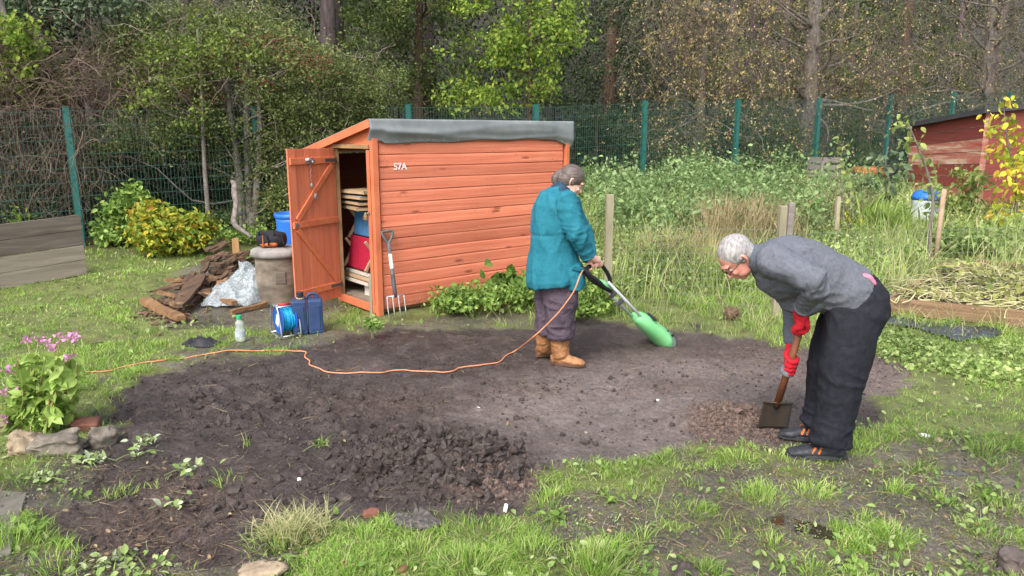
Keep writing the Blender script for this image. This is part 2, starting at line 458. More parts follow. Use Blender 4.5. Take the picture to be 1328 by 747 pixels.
SC.cycles.use_denoising = True; SC.cycles.sample_clamp_indirect = 4
# ================================================================== ground
def axis(a, b, step, lo, hi, grow=1.09):
    v = list(np.arange(a, b, step)); s = step; x = v[-1]
    while x < hi: s *= grow; x += s; v.append(x)
    s = step; x = v[0]; l = []
    while x > lo: s *= grow; x -= s; l.append(x)
    return np.array(l[::-1]+v)
gx = axis(-3.1, 3.3, .015, -160, 160, 1.035); gy = axis(2.3, 6.2, .0135, -60, 190, 1.022)
X, Y = np.meshgrid(gx, gy); X = X.ravel(); Y = Y.ravel()
so, mu, we, bb = masks(X, Y); Z = Hd(X, Y)
nx, ny = len(gx), len(gy); GRID['g'] = (gx, gy, Z.reshape(ny, nx))
I = np.arange(nx*ny).reshape(ny, nx)
Q = np.stack([I[:-1, :-1].ravel(), I[:-1, 1:].ravel(), I[1:, 1:].ravel(), I[1:, :-1].ravel()], 1)
ground = mesh_obj('ground', np.stack([X, Y, Z], 1), Q, None, smooth=True)
setp(ground, 'wet allotment ground of dark dug soil, mud and grass roots', None, None, 'structure')
red = np.clip(bl(B_RED, X, Y)*1.2+bl(B_RED2, X, Y)*1.1+sum(bl(b, X, Y) for b in B_BRN)*.5, 0, 1)*(.35+.9*fbm(X*9, Y*9, 3, 12))
# the raked, drier right part of the plot is paler than the fresh dug left part
B_DRY = blob(800,535,1.15,1.0)
dry = np.clip(bl(B_DRY, X, Y)*1.15+bl(blob(1000,475,1.2,.5), X, Y)*.8+bl(blob(1150,495,.5,.4), X, Y)*.9, 0, 1)
dry = np.clip(dry-.16+.9*(fbm(X*1.8, Y*2.2, 4, 55)-.4), 0, 1)
dry = np.clip(dry-bl(B_HEAP, X, Y)*1.2-bl(B_HEAP2, X, Y), 0, 1)
wood = sstep(-2.5, 1.5, -(X+1.77)*.466+(Y-12.9)*.885)
for nme, a in (('soil', so), ('mud', mu), ('red', np.clip(red, 0, 1)), ('dry', dry), ('wood', wood)):
    at = ground.data.attributes.new(nme, 'FLOAT', 'POINT'); at.data.foreach_set('value', a.astype(np.float32))
m, nt, b = nmat('ground_mat')
def A(n): return N(nt, 'ShaderNodeAttribute', attribute_name=n).outputs['Fac']
n1 = tex(nt, 6, 8, .7); n2 = tex(nt, 45, 6, .75); n3 = tex(nt, 1.6, 4, .6); n4 = tex(nt, 160, 3, .6)
fresh = ramp(nt, n1.outputs['Fac'], [(.3, (.034,.026,.024)), (.52, (.066,.051,.046)), (.72, (.118,.092,.082))])
dryc = ramp(nt, n1.outputs['Fac'], [(.28, (.150,.118,.106)), (.5, (.195,.158,.144)), (.74, (.25,.208,.19))])
c = mix(nt, A('dry'), fresh, dryc)
redc = ramp(nt, n2.outputs['Fac'], [(.35, (.085,.052,.040)), (.65, (.185,.122,.094))])
c = mix(nt, A('red'), c, redc)
sp = ramp(nt, n2.outputs['Fac'], [(.3, (.50,.48,.46)), (.5, (1.,1.,1.)), (.7, (1.5,1.46,1.42))]); c = mix(nt, 1.0, c, sp, 'MULTIPLY')
mudc = ramp(nt, n3.outputs['Fac'], [(.3, (.060,.050,.045)), (.48, (.125,.108,.097)), (.7, (.225,.200,.178))])
md2 = ramp(nt, n2.outputs['Fac'], [(.35, (.6,.58,.52)), (.65, (1.3,1.3,1.2))]); mudc = mix(nt, 1.0, mudc, md2, 'MULTIPLY')
moss = ramp(nt, tex(nt, 14, 5, .7).outputs['Fac'], [(.5, 0.0), (.66, 1.0)]); mudc = mix(nt, moss, mudc, (.16,.17,.06))
grs = ramp(nt, n1.outputs['Fac'], [(.3, (.10,.09,.05)), (.5, (.17,.19,.065)), (.7, (.24,.29,.085))])
grs = mix(nt, 1.0, grs, ramp(nt, n4.outputs['Fac'], [(.3, (.6,.6,.55)), (.7, (1.3,1.3,1.25))]), 'MULTIPLY')
leafl = ramp(nt, n2.outputs['Fac'], [(.35, (.016,.014,.008)), (.6, (.04,.032,.016))])
k = mix(nt, A('wood'), grs, leafl)
k = mix(nt, A('mud'), k, mudc); k = mix(nt, A('soil'), k, c)
nt.links.new(k, b.inputs['Base Color'])
rg = ramp(nt, n1.outputs['Fac'], [(.35, .42), (.6, .8)]); wr = ramp(nt, n1.outputs['Fac'], [(.4, .16), (.62, .5)]); rgm = mix(nt, A('mud'), rg, wr); nt.links.new(rgm, b.inputs['Roughness']); b.inputs['Specular IOR Level'].default_value = .3
ad = N(nt, 'ShaderNodeMath', operation='ADD'); ml = N(nt, 'ShaderNodeMath', operation='MULTIPLY'); ml.inputs[1].default_value = .35
nt.links.new(n4.outputs['Fac'], ml.inputs[0]); nt.links.new(n2.outputs['Fac'], ad.inputs[0]); nt.links.new(ml.outputs[0], ad.inputs[1])
bump(nt, b, ad.outputs[0], 1.0, .024)
ground.data.materials.append(m)
# puddles in the mud
mw, nt, b = nmat('muddy_water'); b.inputs['Base Color'].default_value = (.035,.03,.018,1); b.inputs['Roughness'].default_value = .06; b.inputs['Specular IOR Level'].default_value = .6
def puddle(b_, z, name, label):
    x, y, r1, r2 = b_; V = [(x, y, z)]; 
    for j in range(28):
        a = j*math.pi*2/28; q = 1+.3*math.sin(3*a+x*9)+.15*math.sin(7*a)
        V.append((x+math.cos(a)*r1*q, y+math.sin(a)*r2*q, z))
    T = [(0, 1+j, 1+(j+1) % 28) for j in range(28)]
    o = mesh_obj(name, V, np.array(T), mw); setp(o, label, None, None, 'structure')
puddle((B_HOLE[0], B_HOLE[1], .22, .19), hz(B_HOLE[0], B_HOLE[1])+.02, 'water', 'dark water standing in the sunken hole on the left lawn')
for i, b_ in enumerate(B_PUD): puddle((b_[0], b_[1], b_[2]*1.3, b_[3]*1.5), hz(b_[0], b_[1])+.009, 'puddle', 'shallow muddy puddle in the trampled grass')
# ---- crumbs and clods of soil
import bmesh
def clod_template(seed, sub=2, amp=.38):
    bm = bmesh.new(); bmesh.ops.create_icosphere(bm, subdivisions=sub, radius=1)
    for v in bm.verts:
        d = v.co.normalized(); k = 1+amp*mnoise.noise(d*1.3+Vector((seed*5.1, 0, seed)))*1.6+amp*.7*mnoise.noise(d*3.1+Vector((seed, seed*2, 9)))
        v.co = d*k
    V = np.array([v.co[:] for v in bm.verts]); F = np.array([[v.index for v in f.verts] for f in bm.faces]); bm.free()
    return V, F
CL_S = [clod_template(i, 1, .4) for i in range(8)]; CL_B = [clod_template(i+20, 3, .85) for i in range(9)]
def lumps(px0, px1, py0, py1, n, wfun, size, seed):
    P = []
    px = RNG.uniform(px0, px1, n); py = RNG.uniform(py0, py1, n)
    r = np.array([ray(a, c_) for a, c_ in zip(px, py)]); t = -CH/r[:, 2]
    x, y = r[:, 0]*t, r[:, 1]*t; keep = RNG.uniform(size=n) < wfun(x, y); x, y = x[keep], y[keep]
    s = size*np.minimum(RNG.lognormal(-.1, .6, len(x)), 2.0); z = Hd(x, y)+s*(.05 if size > .02 else .2)
    R = frames(rdir(len(x)), rdir(len(x)))
    sc = np.stack([s*RNG.uniform(.6, 1.2, len(x)), s*RNG.uniform(.7, 1.3, len(x)), s*RNG.uniform(.5, .9, len(x))], 1)
    T = CL_B if size > .025 else CL_S; out = []
    pos = np.stack([x, y, z], 1)
    for i in range(len(T)):
        k = slice(i, None, len(T))
        if len(pos[k]): out.append(instv(T[i], pos[k], R[k], sc[k]))
    return merge(out)
def wsoil(x, y):
    so, mu, we, bb = masks(x, y)
    return so*np.clip(.10+.9*bl(B_RIDGE, x, y)+bl(B_HEAP, x, y)+.8*bl(B_HEAP2, x, y)+.9*bl(B_RED2, x, y)+.4*(fbm(x*2, y*2, 3, 3) > .5), 0, 1)
M_CL = mat('clod_soil', (.086,.066,.059), (.037,.029,.026), .7, 30, .8, .006, island=.3, spec=.25)
V, F = merge([lumps(90, 1180, 415, 720, 20000, wsoil, .0055, 1), lumps(90, 900, 470, 700, 1500, wsoil, .012, 2)])
setp(mesh_obj('soil_crumbs', V, F, M_CL), 'dark crumbs and clods strewn over the dug soil', 'soil', None, 'stuff')
V, F = lumps(470, 680, 560, 650, 190, lambda x, y: np.clip(bl(B_HEAP, x, y)*1.2+.3*bl(B_HEAP2, x, y), 0, 1), .030, 3)
V2, F2 = lumps(470, 680, 560, 650, 1500, lambda x, y: np.clip(bl(B_HEAP, x, y)*1.2+.3*bl(B_HEAP2, x, y), 0, 1), .014, 3)
V3, F3 = lumps(250, 680, 510, 660, 420, wsoil, .020, 5)
V, F = merge([(V, F), (V2, F2), (V3, F3)])
setp(mesh_obj('soil_heap', V, F, M_CL), 'heap of big wet dark clods at the near edge of the plot', 'soil heap', None, 'stuff')
M_RD = mat('red_soil', (.18,.125,.10), (.085,.056,.043), .75, 30, .5, .004, island=.3, spec=.3)
V, F = lumps(895, 1010, 505, 585, 7000, lambda x, y: np.clip(bl(B_RED2, x, y)*1.1, 0, 1), .0065, 4)
V2, F2 = lumps(895, 1010, 505, 585, 260, lambda x, y: np.clip(bl(B_RED2, x, y)*1.1, 0, 1), .017, 14); V, F = merge([(V, F), (V2, F2)])
setp(mesh_obj('turned_soil', V, F, M_RD), 'reddish crumbly soil just turned beside the spade', 'soil', None, 'stuff')
V, F = lumps(595, 720, 605, 650, 900, lambda x, y: np.clip(bl(B_RED, x, y)*1.1, 0, 1), .0075, 4)
setp(mesh_obj('red_clay', V, F, M_RD), 'reddish clay crumbs right of the dark clod heap', 'soil', None, 'stuff')
V, F = lumps(-50, 1400, 440, 760, 26000, lambda x, y: np.clip(masks(x, y)[1]-masks(x, y)[0], 0, 1)*(.15+.9*(fbm(x*4, y*4, 3, 66) > .5)), .0055, 6)
setp(mesh_obj('mud_crumbs', V, F, mat('mud_crumb', (.17,.145,.125), (.07,.058,.050), .5, 30, .5, .004, island=.4, spec=.35)), 'small lumps of mud in the trampled turf', 'mud', None, 'stuff')
# ---- grass
GRN = [(.14,.26,.04),(.22,.39,.06),(.32,.50,.09),(.43,.57,.16),(.54,.52,.27)]
M_G = fol('grass_blade', GRN, .45, .4, pos=[0,.3,.6,.85,1])
M_GP = fol('pale_grass', [(.42,.38,.20),(.50,.48,.26),(.22,.30,.09)], .6, .3)
def gsample(n, px0, px1, py0, py1):
    px = RNG.uniform(px0, px1, n); py = RNG.uniform(py0, py1, n)
    xo, yo = px-664, 373.5-py
    rx, ry, rz = xo, CF*CC+yo*CS, yo*CC-CF*CS
    t = -CH/rz; t = np.where(t > 0, t, 1e-2)
    for _ in range(12): t = (Hb(rx*t, ry*t)-CH)/rz
    return rx*t, ry*t
def spot_dist(x, y, S):
    d = np.full(x.shape, 9.)
    for (a, c_, r) in S: d = np.minimum(d, np.hypot(x-a, y-c_)/r)
    return d
P_LAWN = poly([(-300,345),(112,378),(118,352),(240,345),(262,330),(300,330),(250,370),(190,400),(240,425),(262,440),(180,470),(128,490),(60,495),(0,470),(-300,520)])
P_BGR = poly([(350,688),(420,668),(470,655),(600,668),(660,640),(720,612),(745,640),(735,690),(780,760),(340,800)])
P_STRIP = poly([(840,590),(905,576),(985,578),(1015,592),(1050,602),(1030,618),(960,612),(880,620),(800,640),(760,625),(790,602)])
P_RG = poly([(1110,545),(1130,520),(1190,505),(1240,480),(1360,470),(1400,640),(1330,600),(1260,585),(1190,560),(1120,575)])
P_R2 = poly([(1050,446),(1010,432),(1040,420),(1140,410),(1400,430),(1400,500),(1230,495),(1200,480),(1140,458)])
TUFTS = [(x+random.uniform(-.06, .06), y+random.uniform(-.05, .05), r*random.choice((.45, .7, .9, 1.15, 1.4))) for (q, y2, r) in [(870,592,.13),(905,590,.1),(960,598,.14),(840,640,.16),(905,630,.12),(700,645,.15),(735,630,.12),(690,715,.16),(640,690,.15),(770,735,.14),(720,610,.1),(1245,500,.16),(1295,545,.15),(1205,570,.12),(1265,585,.13),(1245,658,.11),(1125,548,.12),(1120,580,.1),(880,668,.12),(980,640,.1),(540,715,.15),(460,700,.16),(600,735,.15),(385,695,.13),(830,700,.12),(930,700,.1),(1060,640,.1),(1150,640,.08),(1310,610,.12),(1180,705,.12),(1050,735,.14),(900,735,.12),(1290,700,.1),(1320,655,.1),(30,700,.14),(60,730,.12),(130,640,.08),(100,585,.06),(330,580,.06),(420,580,.05),(300,620,.05),(210,625,.08),(20,620,.12),(1190,610,.08),(1010,600,.1),(470,432,.07),(1000,705,.1),(1130,670,.09),(760,680,.1),(800,620,.12)] for (x, y) in [Gb(q, y2)]]
def grass_w(x, y):
    so, mu, we, bb = masks(x, y)
    cl = fbm(x*5, y*5, 3, 21)
    w = (1-so)*(1-mu*.975)*np.clip(.25+1.6*(cl-.35), .08, 1)
    w = np.maximum(w, sstep(0, .1, sdist(P_BGR, x, y))*(1-so)*np.clip(.3+1.5*(cl-.3), .2, 1))
    w = np.maximum(w, sstep(0, .1, sdist(P_STRIP, x, y))*.95*np.clip(.2+1.6*(cl-.3), .2, 1))
    td = spot_dist(x, y, TUFTS)
    for P_ in (P_RG, P_R2): w = np.maximum(w, sstep(0, .15, sdist(P_, x, y))*(1-so)*np.clip(.25+1.7*(cl-.34), .1, 1))
    w = np.maximum(w, np.exp(-td**2*1.6)*.75*np.clip(.1+2*(cl-.2), .3, 1))
    w = w*(1-.93*np.exp(-(((x-B_HOLE[0])/.26)**2+((y-B_HOLE[1])/.22)**2)**2))
    return w, td
def gblades(n, rect, hgt, wid, far=14, extra=None, tuft=True, lean=(.3, 1.15), hmod=None):
    x, y = gsample(n, *rect); w, td = grass_w(x, y)
    if extra is not None: w = w*extra(x, y)
    k = (RNG.uniform(size=n) < w) & (y < far); x, y, td = x[k], y[k], td[k]; m_ = len(x)
    cl = fbm(x*5, y*5, 3, 21)
    h = hgt*(0.45+1.1*np.clip(cl*1.6-.3, 0, 1))*RNG.uniform(.6, 1.25, m_)
    if tuft: h = h*(1+.35*np.exp(-td**2*1.5))*(.6+.8*fbm(x*2.2, y*2.2, 2, 64))
    if hmod is not None: h = h*hmod(x, y)
    ws = wid*np.maximum(1, y/4)*RNG.uniform(.7, 1.3, m_)
    ln = RNG.uniform(lean[0], lean[1], m_)
    az = RNG.uniform(0, 2*math.pi, m_)
    # inside tufts blades lean outwards
    bx = np.zeros(m_); by = np.zeros(m_); best = np.full(m_, 9.)
    for (a, c_, r) in TUFTS:
        d = np.hypot(x-a, y-c_)/r; kk = d < best; best[kk] = d[kk]; bx[kk] = a; by[kk] = c_
    oz = np.arctan2(y-by, x-bx)+RNG.normal(0, 1.1, m_)
    az = np.where(best < 1.3, oz, az); ln = np.where(best < 1.3, np.clip(best*.8+RNG.uniform(0, .3, m_), .1, 1.1), ln)
    return blades(np.stack([x, y, Hd(x, y)-.004], 1), h, ln, ws, 3, az)
parts = [gblades(120000, (-120, 1450, 440, 800), .050, .0038), gblades(80000, (300, 1450, 560, 800), .048, .0036)]
V, F = merge(parts)
setp(mesh_obj('near_grass', V, F, M_G), 'tufted wet green grass round the dug plot', 'grass', None, 'stuff')
V, F = gblades(60000, (-150, 470, 325, 520), .045, .0038)
setp(mesh_obj('lawn_grass', V, F, M_G), 'short mossy lawn grass at the left of the plot', 'grass', None, 'stuff')
def bandw(x, y): return np.clip(.4+1.5*(fbm(x*1.6, y*1.6, 3, 8)-.35), .2, 1)
V, F = gblades(60000, (560, 1450, 340, 455), .13, .0036, far=13, extra=bandw, tuft=False, hmod=lambda x, y: .5+.6*sstep(6.3, 7.6, y))
setp(mesh_obj('long_grass', V, F, M_G), 'long pale green grass along the back edge of the plot', 'grass', None, 'stuff')
V, F = gblades(16000, (600, 1450, 300, 440), .20, .003, far=14, extra=bandw, tuft=False)
V2, F2 = gblades(7000, (300, 1450, 560, 800), .07, .0032)
ppx, ppy = Gb(385, 690); n_ = 450; xx = ppx+RNG.normal(0, .07, n_); yy = ppy+RNG.normal(0, .05, n_)
V3, F3 = blades(np.stack([xx, yy, Hd(xx, yy)], 1), RNG.uniform(.08, .19, n_), RNG.uniform(.5, 1.2, n_), RNG.uniform(.003, .005, n_))
V, F = merge([(V, F), (V2, F2), (V3, F3)])
setp(mesh_obj('dead_grass', V, F, M_GP), 'straw coloured dead blades among the green grass', 'grass', None, 'stuff')
# broad weed leaves in the mud and turf (clover, dock, dandelion)
def lw(x, y):
    so, mu, we, bb = masks(x, y); return (1-so)*np.clip(3.4*(fbm(x*3.3, y*3.3, 3, 88)-.46), 0.02, 1)
x, y = gsample(15000, -120, 1450, 330, 790); k = RNG.uniform(size=len(x)) < lw(x, y); x, y = x[k], y[k]
pos = np.stack([x, y, Hd(x, y)+RNG.uniform(.005, .045, len(x))], 1)
V, F = leafset(pos, .030*np.maximum(1, y/4.5), BIGLEAF, 0, 1.6, .5)
M_WD = fol('weed_leaf', [(.10,.17,.04),(.17,.27,.07),(.27,.36,.12),(.36,.42,.20)], .4, .25)
setp(mesh_obj('ground_weeds', V, F, M_WD), 'small broad leaved weeds scattered through the turf', 'weeds', None, 'stuff')
# litter: dead stems and straw bits lying on soil and mud
n_ = 4200; x, y = gsample(n_, -50, 1400, 430, 747); so, mu, we, bb = masks(x, y); k = RNG.uniform(size=n_) < (.09*so+.9*mu+.15); x, y = x[k], y[k]
st = np.stack([x, y, Hd(x, y)+.008], 1); dd = rdir(len(x)); dd[:, 2] *= .08
V, F, _ = twigs(st, dd, RNG.uniform(.03, .13, len(x)), RNG.uniform(.0010, .0020, len(x)), 3, .15, -.02)
setp(mesh_obj('plant_litter', V, F, mat('straw', (.33,.25,.14), (.16,.10,.06), .7, 20, 0, island=.4)), 'bits of dead stem and straw lying on the soil', 'litter', None, 'stuff')

# fallen autumn leaves and tiny sprouts in the mud
x, y = gsample(2600, -120, 1450, 335, 760); so, mu, we, bb = masks(x, y); k = RNG.uniform(size=len(x)) < .14+.22*mu-.1*so; x, y = x[k], y[k]
V, F = leafset(np.stack([x, y, Hd(x, y)+RNG.uniform(.008, .03, len(x))], 1), .026*np.maximum(.8, y/5), BIGLEAF, 0, 2.0, .5)
setp(mesh_obj('fallen_leaves', V, F, fol('fallen_leaf', [(.16,.10,.06),(.26,.18,.10),(.38,.31,.17),(.20,.12,.07)], .6, .15)), 'brown autumn leaves fallen on the turf and mud', 'leaves', None, 'stuff')
x, y = gsample(26000, -60, 1450, 470, 790); so, mu, we, bb = masks(x, y); k = RNG.uniform(size=len(x)) < np.clip((mu-so), 0, 1)*np.clip(3*(fbm(x*6, y*6, 3, 34)-.42), 0, .9); x, y = x[k], y[k]
V, F = leafset(np.stack([x, y, Hd(x, y)+RNG.uniform(.002, .014, len(x))], 1), .0125, LEAF, 0, 1.6, .5)
setp(mesh_obj('mud_sprouts', V, F, M_WD), 'tiny green sprouts in the trampled mud', 'sprouts', None, 'stuff')
n_ = 42000; x, y = gsample(n_, -100, 1450, 500, 790); so, mu, we, bb = masks(x, y); k = RNG.uniform(size=n_) < np.clip(mu-so, 0, 1)*np.clip(2.6*(fbm(x*4.5, y*4.5, 3, 35)-.38), 0.03, .8); x, y = x[k], y[k]
V, F = blades(np.stack([x, y, Hd(x, y)], 1), RNG.uniform(.01, .035, len(x)), RNG.uniform(.7, 2.4, len(x)), RNG.uniform(.002, .0035, len(x)), 3)
setp(mesh_obj('flattened_grass', V, F, fol('flat_blade', [(.14,.18,.05),(.24,.29,.09),(.36,.34,.16),(.28,.22,.11)])), 'short flattened grass trodden into the mud', 'grass', None, 'stuff')
# ================================================================== orange shed
SA = math.radians(39.6); A0 = Gb(492, 410)
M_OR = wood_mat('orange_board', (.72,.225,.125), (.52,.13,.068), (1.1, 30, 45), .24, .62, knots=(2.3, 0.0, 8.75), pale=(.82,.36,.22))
M_OR2 = wood_mat('orange_trim', (.64,.185,.085), (.45,.115,.050), (2, 2, 2), .12, .6, pale=(.68,.24,.11))
M_ORV = wood_mat('orange_door', (.66,.20,.10), (.47,.125,.06), (25, 25, 1.0), .12, .6, pale=(.70,.25,.125))
M_RAWW = wood_mat('bare_timber', (.42,.25,.12), (.24,.13,.06), (3, 3, 3), .2, .7)
M_FELT = mat('roof_felt', (.225,.24,.24), (.15,.165,.17), .75, 5, .35, .003, detail=6)
M_STEEL = mat('galvanised_steel', (.55,.56,.57), (.36,.37,.38), .38, 20, .1, .002, metal=.85)
shed = thing('shed', 'bright orange wooden pent shed with grey felt roof and its door open', 'shed', (A0[0], A0[1], 0), rz=SA)
L_, W_, HF, HB = 2.46, 1.42, 1.83, 1.545
def roofz(v): return HF+(HB-HF)*v/W_
pitch = .1145
def boards(mb, ax, s0, s1, z0, z1f, out, seed, u0=0):
    """shiplap boards from s0 to s1 along ax; out = outward normal; z1f(s)=top height"""
    ax = np.array(ax, float); out = np.array(out, float); r = random.Random(seed); z = z0; o = np.array([0, 0, 0.])
    while z < max(z1f(s0), z1f(s1))-.012:
        zt = z+pitch; a0, a1 = min(zt, z1f(s0)), min(zt, z1f(s1)); jt = r.uniform(-.0015, .0015)
        prof = [(0, 0), (.016+jt, .001), (.018+jt, .005), (.0185+jt, .085), (.0175+jt, .098), (.013, .107), (.009, .1125), (0, .1142)]
        V = []
        ns = 10
        for k in range(ns+1):
            s = s0+(s1-s0)*k/ns; top = min(1, max(.05, (min(zt, z1f(s))-z)/pitch)) if True else 1
            wv = .0016*math.sin(s*3+z*9)+.001*math.sin(s*11+z*40)
            for (d, h) in prof: V.append(ax*s+out*d+np.array([0, 0, z+h*top+wv])+np.array([0, 0, 0]))
        n = len(prof); Q = [(k*n+j, (k+1)*n+j, (k+1)*n+(j+1) % n, k*n+(j+1) % n) for k in range(ns) for j in range(n)]
        V = np.array(V)+mbo
        if out[1] < -.5 or out[0] > .5: pass
        Q2 = [(0, 1, 2, 3), (0, 3, 4, 7), (4, 5, 6, 7)]; e = ns*n
        Q += Q2+[tuple(e+i for i in q[::-1]) for q in Q2]
        mb.add(V, Q); z = zt
mbo = np.array([0, 0, 0.])
mb = MB(); boards(mb, (1, 0, 0), .05, L_-.05, .06, lambda s: HF-.02, (0, -1, 0), 3)
mb.build('front_wall', M_OR, shed, local=True, smooth=False)
mb = MB(); mbo = np.array([L_-.02, 0, 0]); boards(mb, (0, 1, 0), .02, W_-.02, .06, roofz, (1, 0, 0), 5)
mb.build('side_wall', M_OR, shed, local=True)
mb = MB(); mbo = np.array([0, W_-.02, 0]); boards(mb, (1, 0, 0), .05, L_-.05, .06, lambda s: HB-.02, (0, 1, 0), 6)
mb.build('back_wall', M_OR, shed, local=True)
DO0, DO1, DZ = .105, .745, 1.60          # door opening along v, head height
mb = MB(); mbo = np.array([.02, 0, 0]); boards(mb, (0, 1, 0), DO1+.05, W_-.02, .06, roofz, (-1, 0, 0), 7)
def gable(mb):
    prof = [(0, DZ+.02), (W_, HB-.0), (W_, HB), (0, HF)]
mb.build('end_wall', M_OR, shed, local=True)
# gable panel over the door
mb = MB(); mb.prism([(.06, DZ+.012), (DO1+.05, DZ+.012), (DO1+.05, roofz(DO1+.05)), (.06, roofz(.06))], (.002, 0, 0), (0, 1, 0), (0, 0, 1), (1, 0, 0), .018)
mb.build('gable_panel', M_OR2, shed, local=True)
# added sheets behind the boards, only to block daylight leaking between them
M_LBLOCK = mat('light_block_mat', (.20,.055,.03), (.12,.035,.02), .8, 6, stretch=(1, 1, 12))
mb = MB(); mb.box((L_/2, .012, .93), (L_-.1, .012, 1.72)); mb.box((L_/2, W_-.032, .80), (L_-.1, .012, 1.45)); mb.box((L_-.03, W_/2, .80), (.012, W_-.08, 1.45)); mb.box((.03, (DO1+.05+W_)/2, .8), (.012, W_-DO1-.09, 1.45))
mb.build('light_block', M_LBLOCK, shed, local=True)
# inner frame
for (u, v) in ((.055, .042), (L_-.06, .042), (.06, W_-.062), (L_-.06, W_-.062)):
    mb = MB(); mb.box((u, v, (roofz(v)+.03)/2), (.045, .045, roofz(v)-.05)); mb.build('stud', M_RAWW, shed, local=True)
mb = MB(); mb.box((-.004, -.02, (HF-.02)/2+.0), (.062, .052, HF-.02)); mb.build('corner_post', M_OR2, shed, local=True, bevel=.004)
mb = MB(); mb.box((L_+.004, -.02, (HF-.02)/2+.02), (.055, .052, HF-.06)); mb.build('corner_post', M_OR2, shed, local=True, bevel=.004)
mb = MB(); mb.box((.0, DO0-.035, DZ/2), (.05, .055, DZ-.02)); mb.build('jamb', M_OR2, shed, local=True, bevel=.003)
mb = MB(); mb.box((.0, DO1+.027, DZ/2), (.05, .05, DZ-.02)); mb.build('jamb', M_RAWW, shed, local=True, bevel=.003)
mb = MB(); mb.box((.0, (DO0+DO1)/2, DZ+.02), (.052, DO1-DO0+.1, .04)); mb.build('lintel', M_RAWW, shed, local=True, bevel=.003)
mb = MB(); mb.box((-.012, (DO0+DO1)/2-.02, .065), (.045, DO1-DO0+.16, .07)); mb.build('threshold', M_OR2, shed, local=True, bevel=.004)
mb = MB(); mb.box((L_/2, W_/2, .085), (L_-.08, W_-.06, .03)); 
floor_ = mb.build('floor', mat('floor_board', (.30,.24,.18), (.18,.14,.10), .8, 6), shed, local=True)
for v_ in (.1, W_/2, W_-.1): mb = MB(); mb.box((L_/2, v_, .035), (L_-.1, .05, .06)); mb.build('bearer', M_RAWW, floor_, local=True)
# roof deck + felt
sl_ = math.atan2(HB-HF, W_)
def rp(u, v, z=0): return (u, v, roofz(v)+z)
mb = MB(); V = []
for u in (-.06, L_+.06):
    for v in (-.055, W_+.07):
        for z in (.004, .024): V.append(rp(u, v, z))
mb.add(V, [(0,1,3,2),(4,6,7,5),(0,4,5,1),(2,3,7,6),(0,2,6,4),(1,5,7,3)]); mb.build('roof_board', M_OR2, shed, local=True)
mb = MB(); mb.bar(rp(-.065, -.06, -.008), rp(-.065, W_+.07, -.008), .018, .075, (0, 0, 1)); mb.build('barge_board', M_OR2, shed, local=True, bevel=.003)
# felt: a sheet that covers the roof and laps down the front in slack folds
nu, nv = 90, 30; V = []
def lap(u): return .205+.012*math.sin(u*2.1+1)+.006*math.sin(u*9)-(.02 if u < .1 else 0)+(.07*max(0, (u-2.28)/.2) if u > 2.28 else 0)
for i in range(nu+1):
    u = -.072+(L_+.144)*i/nu
    for j in range(nv+1):
        if j <= 12:
            v = W_+.075-(W_+.14)*j/12; V.append((u, v, roofz(v)+.031+.003*mnoise.noise(Vector((u*3, v*3, 0)))))
        else:
            t = (j-12)/(nv-12); zz = roofz(-.065)+.028-lap(u)*t
            sag = math.sin(math.pi*min(1, t*1.05))
            tp_ = min(1, max(0, (L_+.03-u)/.35))*min(1, max(.15, (u+.1)/.3)); fold = tp_*.011*math.exp(-((t-.38-.22*math.sin(u*2.6))/.16)**2)*(.5+.9*max(0, math.sin(u*2.6+.6)))+.012*math.exp(-((t-.7+.25*math.sin(u*1.7+2))/.13)**2)
            V.append((u, -.068-.006*sag-fold*(1 if .1 < t < .97 else .2)+.030*sstep(.45, 1, np.array(t)), zz))
V = [tuple(float(a) for a in v) for v in V]
Q = [(i*(nv+1)+j, (i+1)*(nv+1)+j, (i+1)*(nv+1)+j+1, i*(nv+1)+j+1) for i in range(nu) for j in range(nv)]
felt = mesh_obj('roof_felt', V, np.array(Q), M_FELT, shed, smooth=True, local=True)
sm_ = felt.modifiers.new('s', 'SOLIDIFY'); sm_.thickness = .004; sm_.offset = 0
for k in range(14):
    mb = MB(); u = .05+k*.178; mb.ell((u, -.0475-.0, roofz(0)+.03-lap(u)+.03), (.007, .007, .007), n=8, m=5); mb.build('nail', M_STEEL, felt, local=True)
# nail heads along the boards
rn = random.Random(9)
for z_ in range(15):
    for u_ in (.42, 1.22, 2.04):
        mb = MB(); mb.ell((u_+rn.uniform(-.006, .006), -.0200, .06+pitch*z_+.035+rn.uniform(-.004, .004)), (.0042, .003, .0042), n=7, m=4); mb.build('board_nail', bpy.data.materials['galvanised_steel'], shed, local=True)
# number 57A
def text_mesh(body, size, ext=.001):
    cu = bpy.data.curves.new('t', 'FONT'); cu.body = body; cu.size = size; cu.extrude = ext; cu.offset = size*.022
    o = bpy.data.objects.new('t', cu); COL.objects.link(o); dg = bpy.context.evaluated_depsgraph_get(); dg.update()
    me = bpy.data.meshes.new_from_object(o.evaluated_get(dg)); V = np.array([v.co[:] for v in me.vertices]); P = [list(p.vertices) for p in me.polygons]
    bpy.data.objects.remove(o); return V, P
V, P = text_mesh('57A', .088, .0012)
me = bpy.data.meshes.new('house_number'); me.from_pydata([(.20+x, -.0205-z-.001, 1.405+y) for x, y, z in V], [], P)
M_WH = mat('white_paint', (.78,.77,.74), (.6,.58,.55), .5, 30, .05); me.materials.append(M_WH)
no = bpy.data.objects.new('house_number', me); COL.objects.link(no); no.parent = shed; no['label'] = 'white painted number 57A on the orange boards'
